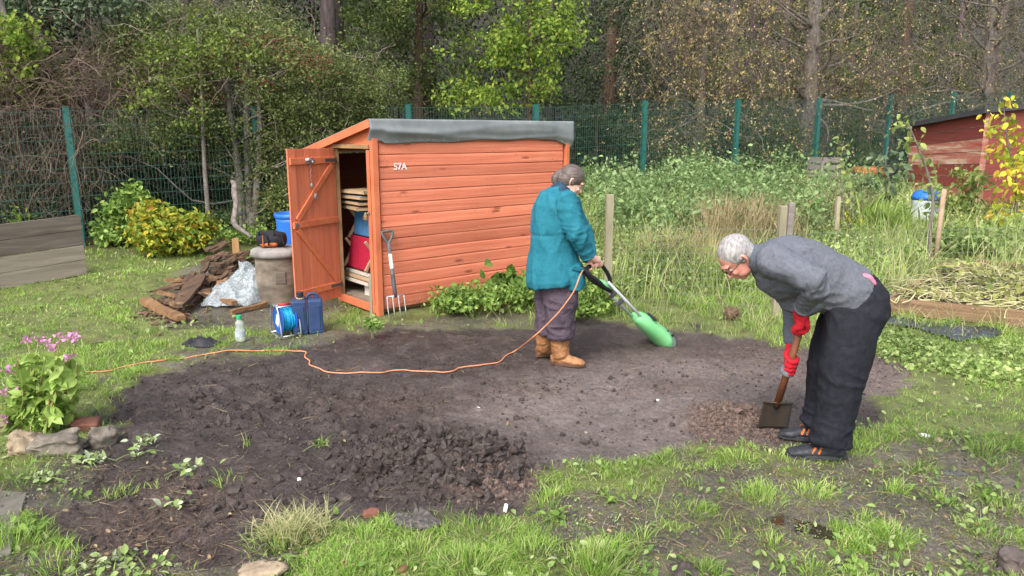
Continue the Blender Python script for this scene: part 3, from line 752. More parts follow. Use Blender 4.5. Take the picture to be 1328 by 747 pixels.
# door: hinged at (0, DO1), swung open
D_a = Gb(386, 410); H_ = Vector((A0[0], A0[1], 0))+Matrix.Rotation(SA, 3, 'Z')@Vector((-.03, DO1, 0))
dv = Vector((D_a[0], D_a[1], 0))-H_; dang = math.atan2(dv.y, dv.x)-SA; DW = .645
def dr(s, t, z): # s from hinge, t towards the camera side (inside face of the door)
    c_, s_ = math.cos(dang), math.sin(dang); return (-.03+c_*s-(-s_)*0-s_*(-t)*(-1)*(-1), DO1+s_*s+c_*t, z)
c_, s_ = math.cos(dang), math.sin(dang)
Rd = np.array([[c_, -s_, 0], [s_, c_, 0], [0, 0, 1]])
def dbox(mb, s, t, z, d): mb.box((-.03+c_*s-s_*t, DO1+s_*s+c_*t, z), d, Rd)
def dpt(s, t, z): return Vector((-.03+c_*s-s_*t, DO1+s_*s+c_*t, z))
DB, DT = .075, 1.60
sgn = 1  # camera side of the door
if (Vector((A0[0], A0[1], 0))+Matrix.Rotation(SA, 3, 'Z')@dpt(.3, .1, 0)).y > (Vector((A0[0], A0[1], 0))+Matrix.Rotation(SA, 3, 'Z')@dpt(.3, -.1, 0)).y: sgn = -1
mb = MB(); npk = 6
for k in range(npk):
    wd = DW/npk; dbox(mb, wd*(k+.5), 0, (DB+DT)/2+.002*(k % 2), (wd-.0035, .016, DT-DB))
dbox(mb, DW/2, -sgn*.004, (DB+DT)/2, (DW-.01, .006, DT-DB-.01))
door = mb.build('door', M_ORV, shed, local=True)
M_ORB = wood_mat('orange_ledge', (.68,.20,.088), (.48,.115,.05), (4, 4, 4), .1, .6, pale=(.76,.29,.15))
t0 = sgn*.0195
for z in (DT-.115, .885, .215):
    mb = MB(); dbox(mb, DW/2, t0, z, (DW-.03, .02, .062)); mb.build('ledge', M_ORB, door, local=True, bevel=.003)
for (sa, za, sb, zb) in ((.06, DT-.16, DW-.07, .93), (DW-.07, .84, .06, .26)):
    mb = MB(); mb.bar(dpt(sa, t0, za), dpt(sb, t0, zb), .018, .055, Vector((0, 0, 1)).cross(dpt(1, 0, 0)-dpt(0, 0, 0)).cross(Vector((0, 0, 1))) if False else (dpt(0, 1, 0)-dpt(0, 0, 0)))
    # bar(): width lies across, thickness along 'up' = door normal
    mb2 = MB(); mb2.bar(dpt(sa, t0, za), dpt(sb, t0, zb), .055, .018, (dpt(0, 1, 0)-dpt(0, 0, 0))); mb2.build('brace', M_ORB, door, local=True, bevel=.003)
for z in (DT-.115, .215):
    mb = MB(); dbox(mb, .09, t0*1.75, z, (.16, .003, .028)); mb.lathe(dpt(.0, t0*1.2, z-.03), [(.008, 0), (.008, .06)], 8); mb.build('hinge', mat('dark_steel', (.10,.09,.085), None, .5, 20), door, local=True)
mb = MB(); dbox(mb, DW*.60, t0*1.8, DT-.115, (.10, .006, .055)); mb.loft([dpt(DW*.52, t0*2.4, DT-.11), dpt(DW*.68, t0*2.4, DT-.11)], .009, n=8)
mb.ell(dpt(DW*.56, t0*2.6, DT-.125), (.016, .012, .018), n=8, m=6); mb.ell(dpt(DW*.64, t0*2.6, DT-.1), (.014, .012, .014), n=8, m=6); mb.build('bolt', M_STEEL, door, local=True, smooth=True)
mb = MB(); r = random.Random(5)
for k in range(10): mb.ell(dpt(DW*.585+.006*math.sin(k*2), t0*1.7, DT-.16-k*.017), (.006, .006, .0095), n=6, m=4)
mb.ell(dpt(DW*.58, t0*1.9, DT-.35), (.018, .01, .024), n=8, m=6); mb.build('chain', M_STEEL, door, local=True)
mb = MB(); mb.ell(dpt(DW*.52, t0*1.9, 1.14), (.014, .01, .03), n=8, m=6); mb.loft([dpt(DW*.50, t0*2, 1.12), dpt(DW*.50, t0*2, 1.17)], .006, n=6); mb.build('latch', M_STEEL, door, local=True)
mb = MB(); dbox(mb, DW-.045, t0*1.75, .885, (.05, .004, .035)); mb.build('latch_plate', M_STEEL, door, local=True)
mb = MB(); mb.box((-.035, DO0-.03, 1.0), (.014, .04, .022)); mb.build('hasp', M_STEEL, shed, local=True)
mb = MB(); mb.box((-.052, DO0+.0, .955), (.02, .045, .038)); mb.loft([(-.052, DO0-.013, .972), (-.052, DO0-.012, .995), (-.052, DO0, 1.004), (-.052, DO0+.012, .995), (-.052, DO0+.013, .972)], .0045, n=6)
mb.build('padlock', mat('brass', (.75,.62,.30), (.55,.45,.2), .3, 20, 0, metal=.8), shed, local=True, bevel=.004)
# ---- things inside the shed (local shed coordinates turned to world)
SM = Matrix.Translation((A0[0], A0[1], 0))@Matrix.Rotation(SA, 4, 'Z')
def shed_thing(name, label, cat, u, v, z, group=None, rz=0):
    p = SM@Vector((u, v, z)); return thing(name, label, cat, p, group, SA+rz)
M_PALE = mat('pale_wood', (.55,.40,.24), (.38,.25,.14), .6, 6, island=.1)
def frame_chair(z, tilt, col, label, seat, nm='folding_chair', u=.30, dz=0):
    t = shed_thing(nm, label, 'chair', u, .70, z, 'folded garden chairs stacked inside the shed')
    for s in (-.235, .235):
        mb = MB(); mb.bar((-.12, s, 0), (.10, s, .34), .028, .02, (0, 1, 0)); mb.build('leg', M_PALE, t, local=True)
        mb = MB(); mb.bar((.12, s*.92, 0), (-.10, s*.92, .30), .028, .02, (0, 1, 0)); mb.build('leg', M_PALE, t, local=True)
    mb = MB(); mb.box((0, 0, -.012), (.05, .50, .03)); mb.build('crossbar', M_PALE, t, local=True)
    mb = MB(); mb.box((.1, 0, .35), (.03, .5, .03)); mb.build('crossbar', M_PALE, t, local=True)
    mb = MB(); R = RY(tilt); mb.box((-.05, 0, .16), (.022, .44, seat), R); mb.build('seat_panel', col, t, local=True, bevel=.008)
    return t
frame_chair(.36, .16, mat('red_cloth', (.42,.012,.045), (.30,.010,.03), .75, 30, .2), 'folded wooden chair with crimson seat panel inside the shed', .34, u=.24)
frame_chair(.66, .05, mat('blue_cloth', (.075,.22,.42), (.05,.15,.32), .75, 30, .2), 'folded wooden chair with blue seat panel behind the crimson one', .26, u=.31)
M_IVY_ = mat('cream_board', (.62,.58,.50), (.45,.42,.36), .6, 10)
for k in range(3):
    t = shed_thing('timber_board', ['lowest flat pale board lying under the folded chairs', 'middle flat pale board lying under the folded chairs', 'topmost flat pale board lying under the folded chairs'][k], 'board', .28+.02*k, .68, .235+k*.042)
    mb = MB(); mb.box((0, 0, 0), (.34, .56-.02*k, .026)); mb.build('panel', M_IVY_ if k % 2 else M_PALE, t, local=True, bevel=.003)
    mb = MB(); mb.box((-.172, 0, 0), (.012, .57-.02*k, .034)); mb.build('edge_strip', M_PALE if k % 2 else M_IVY_, t, local=True)
t = shed_thing('support_block', 'short white block carrying the pile of boards in the shed', 'block', .22, .52, .1); mb = MB(); mb.box((0, 0, .055), (.12, .11, .11)); mb.box((0, 0, .002), (.13, .12, .004)); mb.build('block', mat('white_block', (.7,.68,.62), None, .7, 10), t, local=True, bevel=.01)
t = shed_thing('support_block', 'white block at the back under the pile of boards', 'block', .45, .62, .1); mb = MB(); mb.box((0, 0, .055), (.12, .11, .11)); mb.build('block', mat('white_block', (.7,.68,.62), None, .7, 10), t, local=True, bevel=.01)
for k in range(4):
    t = shed_thing('picture_frame', ['low', 'second', 'third', 'top'][k]+' slatted wooden folding table in the stack above the blue seat', 'folding table', .28, .70, .99+k*.055, 'folding tables stacked in the shed', rz=(-.12+.09*k))
    t.name = 'folding_table'; WL[t.name] = t.location.copy()
    for s in (-.2, .2): mb = MB(); mb.box((0, s, 0), (.36, .03, .026)); mb.build('rail', M_PALE, t, local=True)
    for s in (-.165, .165): mb = MB(); mb.box((s, 0, .001), (.03, .42, .024)); mb.build('rail', M_PALE, t, local=True)
    mb = MB(); mb.box((0, 0, .018), (.33, .38, .006)); mb.build('tabletop', [M_PALE, mat('dark_top', (.05,.04,.04), None, .6, 10), mat('grey_top', (.42,.42,.44), None, .5, 10), M_PALE][k], t, local=True)
t = shed_thing('shelf_unit', 'bare timber shelf frame standing at the back of the shed', 'shelf', .75, .95, .1)
for a in (-.25, .25):
    for c2 in (-.15, .15): mb = MB(); mb.box((a, c2, .45), (.03, .03, .9)); mb.build('upright', M_RAWW, t, local=True)
for z in (.12, .5, .88): mb = MB(); mb.box((0, 0, z), (.56, .36, .02)); mb.build('shelf', M_RAWW, t, local=True)
# ================================================================== green mesh fence
M_FG = mat('green_coating', (.018,.125,.105), (.014,.095,.082), .45, 12, .05, spec=.4)
M_FW = mat('green_wire', (.05,.13,.105), (.035,.10,.085), .5, 12, 0)
fd_ = Vector((.885, .466, 0)).normalized(); F0 = Vector((-1.77, 12.9, 0)); FW = 2.50; FH = 1.83
fp0 = F0+fd_*FW*-4
fence = thing('mesh_fence', 'long green welded mesh security fence between the allotments and the wood', 'fence', (fp0.x, fp0.y, float(Hb(fp0.x, fp0.y))))
hts = []
for n in range(-4, 12):
    p = F0+fd_*FW*n; z = float(Hb(p.x, p.y)); rise = {-2: .07, 1: .0, 5: .10, 6: .14, 7: .14, 8: .16}.get(n, .04); hts.append(z+rise)
for i in range(16):
    p = F0+fd_*FW*(i-4); z = hts[i]
    mb = MB(); mb.box((p.x, p.y, z+FH/2-.1+.02), (.085, .085, FH+.24), RZ(math.atan2(fd_.y, fd_.x))); mb.box((p.x, p.y, z+FH+.045), (.095, .095, .012), RZ(math.atan2(fd_.y, fd_.x)))
    po = mb.build('post', M_FG, fence, bevel=.006)
    for zz in (.3, .9, 1.5):
        mb = MB(); mb.box((p.x+fd_.y*.047, p.y-fd_.x*.047, z+zz), (.05, .012, .04), RZ(math.atan2(fd_.y, fd_.x))); mb.build('clamp', M_FG, po)
R_ = RZ(math.atan2(fd_.y, fd_.x)); nrm = Vector((fd_.y, -fd_.x, 0))
for i in range(15):
    p = F0+fd_*FW*(i-4); q = p+fd_*FW; za, zb = hts[i], hts[i+1]; mb = MB(); nw = 48
    for k in range(nw+1):
        t = .02+.96*k/nw; c2 = p+fd_*FW*t+nrm*.045; z = za+(zb-za)*t; mb.box((c2.x, c2.y, z+FH/2+.02), (.0036, .0036, FH-.04), R_)
    for k in range(10):
        zz = .06+k*.196
        for off in (.039, .051):
            a = p+fd_*FW*.01+nrm*off; b2 = q-fd_*FW*.01+nrm*off; mb.bar((a.x, a.y, za+zz), (b2.x, b2.y, zb+zz), .0042, .0042)
    mb.build('mesh_panel', M_FW, fence)
# ================================================================== red shed at the right
M_RED = wood_mat('red_board', (.21,.048,.038), (.13,.030,.026), (1.4, 1.4, 20), .18, .65, pale=(.31,.085,.065))
def worn():
    m, nt, b = nmat('worn_red_board')
    t = tex(nt, 1.0, 6, .7, stretch=(1.2, 1.2, 9), dist=.5); c = ramp(nt, t.outputs['Fac'], [(.36, (.30,.045,.035)), (.5, (.36,.15,.10)), (.62, (.50,.36,.26))])
    nt.links.new(c, b.inputs['Base Color']); b.inputs['Roughness'].default_value = .8; return m
M_WORN = worn()
rc = (TX(1277, 12.4), 12.4); zc = float(Hb(*rc))-.05
la = Vector((TX(1183, 14.6)-rc[0], 14.6-rc[1], 0)); lL = la.length; la.normalize()
rb = Vector((la.y, -la.x, 0)); 
if rb.x < 0: rb = -rb
rs = thing('red_shed', 'weathered dark red wooden shed with black felt roof behind the saplings', 'shed', (rc[0], rc[1], zc))
Hc, Hl = 2.07-zc, 1.86-zc
def redwall(name, axv, L, h0, h1, sub=None):
    mb = MB(); n = 9; wmb = MB(); nn = Vector((axv.y, -axv.x, 0)); 
    if nn.y > 0: nn = -nn
    for k in range(n):
        z0, z1 = k/n, (k+1)/n; P = []
        for s in (0.0, L):
            hh = h0+(h1-h0)*s/L
            for z in (z0*hh+.004, z1*hh-.004):
                for o in (.0, .02 if z < (z0+.5/n)*hh else .014): P.append(Vector((rc[0], rc[1], zc))+axv*s+nn*o+Vector((0, 0, z)))
        tgt = wmb if (sub and k in sub) else mb
        tgt.add([tuple(p) for p in P], [(0,1,3,2),(4,6,7,5),(0,4,5,1),(2,3,7,6),(0,2,6,4),(1,5,7,3)])
    mb.build(name, M_RED, rs)
    if sub: wmb.build(name, M_WORN, rs)['label'] = 'sun bleached boards of the red shed wall'
redwall('wall', la, lL, Hc, Hl, (2, 5, 6)); redwall('wall', rb, 2.2, Hc, Hc+.22)
mb = MB(); mb.box((rc[0]+.012, rc[1]-.03, zc+Hc/2), (.09, .05, Hc-.01), RZ(.6)); mb.build('corner_board', M_WORN, rs)
mb = MB(); fa = Vector((rc[0], rc[1], zc))
V = []
for s in (-.12, 2.3):
    for t in (lL+.1, -.12):
        z = Hc+(Hl-Hc)*max(t, 0)/lL+.1*s
        for dz in (.0, .085): V.append(tuple(fa+rb*s+la*t+Vector((0, 0, z+dz))))
mb.add(V, [(0,1,3,2),(4,6,7,5),(0,4,5,1),(2,3,7,6),(0,2,6,4),(1,5,7,3)]); mb.build('roof', mat('black_felt', (.055,.055,.058), (.035,.035,.038), .8, 8), rs)
# barrels, tubs and crate near the red shed
M_BLUE = mat('blue_plastic', (.03,.16,.55), (.02,.12,.45), .35, 6, .05)
def barrel(px, Y, py0, py1, r, label, lower=None, cat='barrel'):
    x = TX(px, Y); z0 = float(Hb(x, Y)); zt = CH+(172-py0)*Y/981; t = thing('plastic_barrel', label, cat, (x, Y, z0)); h = zt-z0
    mb = MB(); mb.lathe((x, Y, z0), [(r*.9, 0), (r, .05), (r, h*.3), (r*1.03, h*.33), (r, h*.36), (r, h*.66), (r*1.03, h*.7), (r, h*.74)], 24); mb.build('body', lower or M_BLUE, t, smooth=True)
    mb = MB(); mb.lathe((x, Y, z0), [(r*1.06, h*.742), (r*1.07, h*.80), (r*1.0, h*.84), (r*.9, h*.9), (r*.5, h*.96), (r*.1, h)], 24); mb.build('lid', M_BLUE, t, smooth=True)
barrel(1213, 11.6, 243, 275, .22, 'white water barrel with a domed blue lid before the red shed', mat('white_plastic', (.62,.66,.70), None, .4, 5))
t_ = (TX(1134, 16), 16); zt_ = float(Hb(*t_))
t = thing('wheelbarrow', 'upturned blue and orange wheelbarrow half hidden by weeds', 'wheelbarrow', (t_[0], t_[1], zt_)); 
mb = MB(); mb.lathe((t_[0], t_[1], zt_+.18), [(.12, 0), (.34, .16), (.38, .34), (.36, .34)], 16); mb.build('tray', mat('orange_rust', (.45,.13,.03), (.2,.07,.03), .6, 8), t, smooth=True)
mb = MB(); mb.lathe((t_[0]+.5, t_[1]-.1, zt_+.38), [(.16, -.03), (.2, -.03), (.2, .03), (.16, .03)], 16, R=RX(1.5)); mb.build('wheel', mat('black_rubber', (.02,.02,.02), None, .6, 8), t, smooth=True)
mb = MB(); mb.bar((t_[0]-.1, t_[1], zt_+.3), (t_[0]+.5, t_[1]-.1, zt_+.38), .03, .03); mb.build('fork', M_BLUE, t)
mb = MB(); mb.bar((t_[0]-.3, t_[1], zt_+.4), (t_[0]-.7, t_[1], zt_+.2), .03, .03); mb.build('handle', M_BLUE, t)
# grey slatted compost crate on posts by the fence
M_GREYW = wood_mat('grey_weathered_wood', (.24,.21,.185), (.12,.10,.09), (3, 3, 25), .25, .8)
cx_, cy_ = TX(1072, 15.2), 15.2; cz_ = float(Hb(cx_, cy_))
cr = thing('compost_crate', 'grey slatted wooden crate standing high by the green fence', 'crate', (cx_, cy_, cz_))
for k in range(4):
    mb = MB(); z = CH+(172-(244-9-k*9.5))*15.2/981; mb.box((cx_+.06, cy_-.25, z), (.42, .02, .105), RZ(.25)); mb.build('slat', M_GREYW, cr)
    mb = MB(); mb.box((cx_-.19, cy_+.0, z), (.02, .42, .105), RZ(.25)); mb.build('slat', M_GREYW, cr)
for (a, b2) in ((-.16, -.3), (.25, -.2), (-.22, .2)):
    mb = MB(); mb.box((cx_+a, cy_+b2, (cz_+1.2)/2), (.05, .05, 1.2-cz_)); mb.build('leg', M_GREYW, cr)
# ================================================================== timber posts
M_POST = wood_mat('green_grey_post', (.30,.27,.18), (.16,.14,.09), (14, 14, 1.5), .1, .8)
def tpost(px, pyt, pyb, w, label, m_=M_POST, lean=0, name='timber_post', cat='post', cap=True):
    x, y = Gb(px, pyb); z0 = hz(x, y); dpt_ = y*CC-(0-CH)*CS; top = J(px+lean, pyt, y).z
    mb = MB(); mb.loft([(x, y, z0-.05), (x+lean/981*y*.5, y, (z0+top)/2), (x+lean/981*y, y, top-.008), (x+lean/981*y, y, top)], [w*.72, w*.7, w*.69, w*.62], n=4, ref=(1, 1, 0))
    mb.rough(.004, 6, px); o = mb.build(name, m_, None, (x, y, z0)); setp(o, label, cat); return Vector((x, y, z0)), top
p1, t1 = tpost(787, 252, 400, .072, 'pale square timber post standing just behind the person in teal')
p2, t2 = tpost(1005, 267, 412, .066, 'grey timber post standing behind the head of the bending man')
p3, t3 = tpost(1016, 263, 396, .055, 'thinner pale post right beside the grey post behind the bending man', M_GREYW)
tpost(1081, 255, 330, .05, 'thin pale stake in the weeds behind the bending man', mat('pale_stake', (.42,.36,.25), (.28,.22,.15), .8, 12))
tpost(923, 244, 262, .085, 'small grey marker post deep in the nettles', mat('grey_marker', (.34,.36,.37), None, .7, 10))
tpost(483, 357, 437, .022, 'slim weathered stick standing in the ground before the shed doorway', M_POST, name='garden_stake', cat='stake')
# wire netting strung from the posts
def netting(a, b2, h, label):
    mb = MB(); a = Vector(a); b2 = Vector(b2); d = b2-a; L = d.length; n = int(L/.075)
    for k in range(n+1):
        p = a+d*k/n; mb.box((p.x, p.y, hz(p.x, p.y)+h/2), (.0016, .0016, h))
    for k in range(11):
        za = hz(a.x, a.y)+.02+k*(h-.03)/10; zb = hz(b2.x, b2.y)+.02+k*(h-.03)/10; mb.bar((a.x, a.y, za), (b2.x, b2.y, zb), .0018, .0018)
    setp(mb.build('wire_netting', mat('thin_wire', (.35,.36,.34), None, .5, 10, 0, metal=.5), None, tuple(a)), label, 'netting')
netting((p1.x, p1.y+.04, 0), (p2.x, p2.y+.04, 0), .85, 'thin grey wire netting strung between the two timber posts')
x_, y_ = Gb(1360, 392); netting((p2.x+.05, p2.y+.04, 0), (x_, y_, 0), .82, 'thin grey wire netting running right past the raised bed')
# ================================================================== old timber panel at far left
q0 = Vector((*Gb(-60, 385), 0)); q1 = Vector((*Gb(113, 357), 0)); dq = (q1-q0).normalized(); Lq = (q1-q0).length
pn = thing('boarded_bin', 'weathered grey brown boarded bin wall at the left edge', 'panel', (q0.x, q0.y, hz(q0.x, q0.y)))
M_OLD = wood_mat('old_board', (.165,.135,.11), (.08,.064,.052), (1.6, 1.6, 16), .1, .85, pale=(.24,.20,.155))
M_OLD2 = wood_mat('pale_old_board', (.30,.26,.20), (.17,.14,.10), (1.6, 1.6, 16), .1, .85, pale=(.40,.36,.28))
tz = J(108, 278, q1.y).z; bz = hz(q1.x, q1.y)
hh = (tz-bz)/4
for k in range(4):
    mb = MB(); mb.bar(q0+Vector((0, 0, hz(q0.x, q0.y)+hh*(k+.5)+(.0))), q1+Vector((0, 0, bz+hh*(k+.5))), .028, hh-.006); mb.rough(.003, 3, k)
    o = mb.build('board', [M_OLD2, M_OLD2, M_OLD, M_OLD][k], pn, bevel=.004)
mb = MB(); e = q1-dq*.05+Vector((-dq.y, dq.x, 0))*.05; mb.box((e.x, e.y, bz+hh*2), (.06, .06, hh*4-.02)); mb.build('post', M_OLD, pn)

# ================================================================== trees and shrubs
def ramp_cols(*c): return list(c)
M_BK_GREY = mat('grey_bark', (.17,.145,.125), (.075,.062,.055), .85, 6, .8, .02, stretch=(3, 3, .7), col3=(.25,.23,.20))
M_BK_PURP = mat('purple_brown_bark', (.105,.078,.078), (.045,.034,.034), .9, 7, .9, .03, stretch=(3, 3, .6), col3=(.15,.115,.11))
M_BK_BR = mat('brown_bark', (.12,.075,.05), (.05,.033,.024), .9, 8, .7, .015, stretch=(3, 3, .8))
M_TWIG = mat('brown_twig', (.22,.155,.115), (.10,.07,.055), .8, 3, 0, island=.5)
M_TWIG3 = mat('birch_twig', (.21,.155,.13), (.075,.055,.048), .8, 2, 0, island=.55)
M_TWIG2 = mat('pale_twig', (.40,.31,.26), (.17,.125,.105), .8, 2, 0, island=.5)
F_HAW = fol('hawthorn_leaf', [(.06,.085,.03),(.115,.155,.05),(.18,.22,.07),(.26,.30,.10),(.24,.16,.08)], pos=[0,.35,.7,.94,1])
F_SYC = fol('bright_green_leaf', [(.07,.13,.025),(.14,.23,.035),(.24,.34,.05),(.36,.42,.08)])
F_MID = fol('mid_green_leaf', [(.04,.07,.02),(.08,.125,.035),(.14,.19,.055),(.23,.26,.08)])
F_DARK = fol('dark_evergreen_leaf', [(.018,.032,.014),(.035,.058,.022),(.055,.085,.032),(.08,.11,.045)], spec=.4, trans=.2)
F_BLUE = fol('bluish_evergreen_leaf', [(.045,.075,.045),(.09,.135,.075),(.15,.20,.115),(.22,.27,.17)], trans=.25)
F_BIR = fol('birch_leaf', [(.17,.17,.07),(.30,.26,.10),(.46,.35,.14),(.62,.50,.26),(.48,.29,.14)], rough=.6)
F_OLV = fol('olive_leaf', [(.07,.085,.025),(.13,.15,.04),(.20,.22,.07)])
F_YEL = fol('yellow_leaf', [(.22,.30,.04),(.45,.48,.05),(.66,.60,.07),(.60,.42,.06)])
F_BERRY = mat('red_berry', (.26,.05,.04), (.12,.02,.015), .35, 20, 0)
def in_ell(n, c, r, shell=.5):
    d = rdir(n); d /= np.linalg.norm(d, axis=1, keepdims=True); q = RNG.uniform(0, 1, n)**(1/3)
    q = np.where(RNG.uniform(size=n) < shell, .75+.25*q, q)
    return np.array(c)+d*q[:, None]*np.array(r)
def clumped(cents, per, r, flat=.7, droop=0):
    n = len(cents)*per; c = np.repeat(cents, per, 0); rr = np.repeat(RNG.uniform(.55, 1.35, len(cents))*r, per)
    o = RNG.normal(size=(n, 3))*rr[:, None]*np.array([1, 1, flat])*.55
    return c+o
def limb(mb, a, b, r0, r1, bend=.15, n=6, sides=7):
    a = Vector(a); b = Vector(b); L = (b-a).length; P = []; k1 = Vector([random.uniform(-1, 1) for _ in range(3)])*bend*L; k2 = Vector([random.uniform(-1, 1) for _ in range(3)])*bend*.4*L
    for i in range(n+1):
        t = i/n; P.append(a.lerp(b, t)+k1*math.sin(math.pi*t)*.5+k2*math.sin(2*math.pi*t))
    mb.loft(P, [r0+(r1-r0)*(i/n)**.8 for i in range(n+1)], n=sides, ref=(.3, .5, 1) if abs((b-a).normalized().z) < .8 else (0, 1, 0)); return P
def tree(name, label, cat, px, Y, crown, trunk_r, height, bark, leafm, lsize, nclump, per, clr=.22, tpl=LEAF, group=None, lean=(0, 0), twn=0, twm=None, tlen=.6, grav=-.1, droop=-.2, nlimb=12, twr=.004, stems=1, trunk_top=None, shell=.55):
    """crown: list of (px, py, Y, rpx, rpy, rY) ellipsoids seen at depth Y"""
    x = TX(px, Y); z0 = float(Hb(x, Y)); base = Vector((x, Y, z0-.15)); t = thing(name, label, cat, (x, Y, z0), group)
    tmb = MB(); tops = []
    for s in range(stems):
        off = Vector((random.uniform(-1, 1), random.uniform(-1, 1), 0))*(0 if stems == 1 else .25)
        top = base+Vector((lean[0]+off.x*2, lean[1]+off.y*2, height*(1 if s == 0 else random.uniform(.7, 1))))
        P = []; n = 14
        for i in range(n+1):
            q = i/n; P.append((base+off*.6).lerp(top, q)+Vector((math.sin(q*4+s*2+px)*.05*height*.35, math.cos(q*3+s+px)*.05*height*.3, 0))*q)
        k = 1 if s == 0 else .7
        tmb.loft(P, [trunk_r*k*(1.35 if i == 0 else 1)*(1-.72*i/n)+.01 for i in range(n+1)], n=12, ref=(0, 1, 0)); tops.append(P)
    tmb.rough(trunk_r*.12, 4, px)
    ell = []
    for (cx, cy, Yc, rx, ry, rY) in crown:
        ell.append(((TX(cx, Yc), Yc, CH+(172-cy)/981*Yc), (rx/981*Yc, rY, ry/981*Yc)))
    vol = np.array([e[1][0]*e[1][2]*e[1][1] for e in ell])**.8; vol = vol/vol.sum()
    cents = np.concatenate([in_ell(max(2, int(nclump*v)), e[0], e[1], shell) for e, v in zip(ell, vol)])
    cents[:, 2] = np.maximum(cents[:, 2], z0+.15)
    # limbs from the trunk to some of the clump centres
    idx = RNG.permutation(len(cents))[:nlimb]; lmb = MB()
    for i in idx:
        P = tops[i % len(tops)]; c_ = Vector(cents[i]); best = min(P[3:], key=lambda p: abs((c_.z-p.z)-.5*math.hypot(c_.x-p.x, c_.y-p.y)))
        L = (c_-best).length; limb(lmb, best, c_, min(.06, max(.012, trunk_r*.24)), .005, .24)
    tmb.build('trunk', bark, t, smooth=True)
    if nlimb: lmb.build('limbs', bark, t, smooth=True)['kind'] = 'stuff'
    if per:
        pos = clumped(cents, per, clr); V, F = leafset(pos, lsize, tpl, droop)
        cr_ = mesh_obj('crown', V, F, leafm, t)
        cr_['kind'] = 'stuff'
    if twn:
        c0 = cents[RNG.integers(0, len(cents), twn)]+RNG.normal(size=(twn, 3))*clr*.6
        dd = rdir(twn, .1); V, F, C = twigs(c0, dd, RNG.uniform(.5, 1.3, twn)*tlen, RNG.uniform(.6, 1.2, twn)*twr, 8, .3, grav)
        mesh_obj('twigs', V, F, twm or M_TWIG, t)['kind'] = 'stuff'
        return t, C
    return t, None
Gw = 'trees of the wood behind the green fence'
# --- dark mass of the wood, far back
n_ = 7600; u_ = RNG.uniform(-24, 34, n_); d_ = RNG.uniform(6.5, 17, n_)
cx = -1.77+.885*u_-.466*d_; cy = 12.9+.466*u_+.885*d_; cz = Hb(cx, cy)+RNG.uniform(0, 1, n_)**.8*8.5
gap = fbm(cx*.8+cy*.2, cz*.7, 3, 44); k = gap > .36; cen = np.stack([cx, cy, cz], 1)[k]
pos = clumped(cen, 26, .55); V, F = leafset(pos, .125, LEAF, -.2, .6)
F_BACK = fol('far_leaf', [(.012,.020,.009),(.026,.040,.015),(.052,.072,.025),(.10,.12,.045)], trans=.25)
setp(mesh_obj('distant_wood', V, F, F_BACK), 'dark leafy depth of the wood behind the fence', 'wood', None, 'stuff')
mb = MB()
for i in range(34):
    u = RNG.uniform(-22, 30); d = RNG.uniform(5, 15); x = -1.77+.885*u-.466*d; y = 12.9+.466*u+.885*d; z = float(Hb(x, y)); r = RNG.uniform(.07, .2)
    mb.loft([(x, y, z-.1), (x+RNG.uniform(-.2, .2), y, z+3), (x+RNG.uniform(-.4, .4), y, z+9)], [r*1.2, r, r*.6], n=9)
setp(mb.build('distant_trunks', M_BK_PURP, smooth=True), 'far dark trunks standing in the depth of the wood', 'wood', None, 'stuff')
# --- named trees
tree('pine_tree', 'straight purple barked pine trunk rising above the hawthorn left of the shed', 'tree', 432, 16.5, [(420,-150,16.5,120,60,1.5)], .215, 9, M_BK_PURP, F_DARK, .09, 60, 60, .4, nlimb=6, group=Gw)
tree('pine_tree', 'thinner pine trunk close behind the thick purple trunk', 'tree', 449, 17.2, [(470,-160,17.2,90,50,1.5)], .15, 9, M_BK_PURP, F_DARK, .09, 40, 60, .4, nlimb=5, group=Gw)
tree('pine_tree', 'dark trunk half hidden behind the hawthorn crown', 'tree', 288, 15.2, [(290,-140,15.2,120,50,1.5)], .21, 8.5, M_BK_PURP, F_DARK, .09, 60, 60, .4, nlimb=6, group=Gw)
tree('pine_tree', 'dark trunk at the left behind the tangled vines', 'tree', 168, 13.4, [(150,-120,13.4,120,60,1.5)], .20, 7.5, M_BK_PURP, F_DARK, .08, 60, 60, .4, nlimb=6, group=Gw)
tree('oak_tree', 'mid green tree above the left half of the shed roof', 'tree', 545, 17.5, [(520,60,17.5,85,85,1.5),(505,20,17.4,45,50,1.0),(585,110,18,60,45,1),(560,-30,17.5,100,50,1.5)], .13, 6.5, M_BK_BR, F_MID, .072, 260, 70, .30, twn=160, group=Gw, nlimb=20)
tree('sycamore_tree', 'bright yellow green leafy tree directly above the shed roof', 'tree', 685, 15.8, [(640,95,15.6,75,50,.8),(690,80,15.6,55,60,.8),(620,128,15.3,50,22,.6),(700,20,15.9,70,55,.9),(655,20,16,60,50,.8)], .06, 6, M_BK_BR, F_SYC, .085, 150, 46, .27, twn=90, group=Gw, nlimb=20, tpl=BIGLEAF)
tree('yew_tree', 'very dark evergreen filling the gap above the bending head in teal', 'tree', 790, 19.5, [(780,95,19.5,80,110,1.6),(755,200,19,90,45,1),(830,190,18.6,80,60,1)], .2, 7, M_BK_BR, F_DARK, .075, 330, 70, .34, group=Gw, nlimb=14)
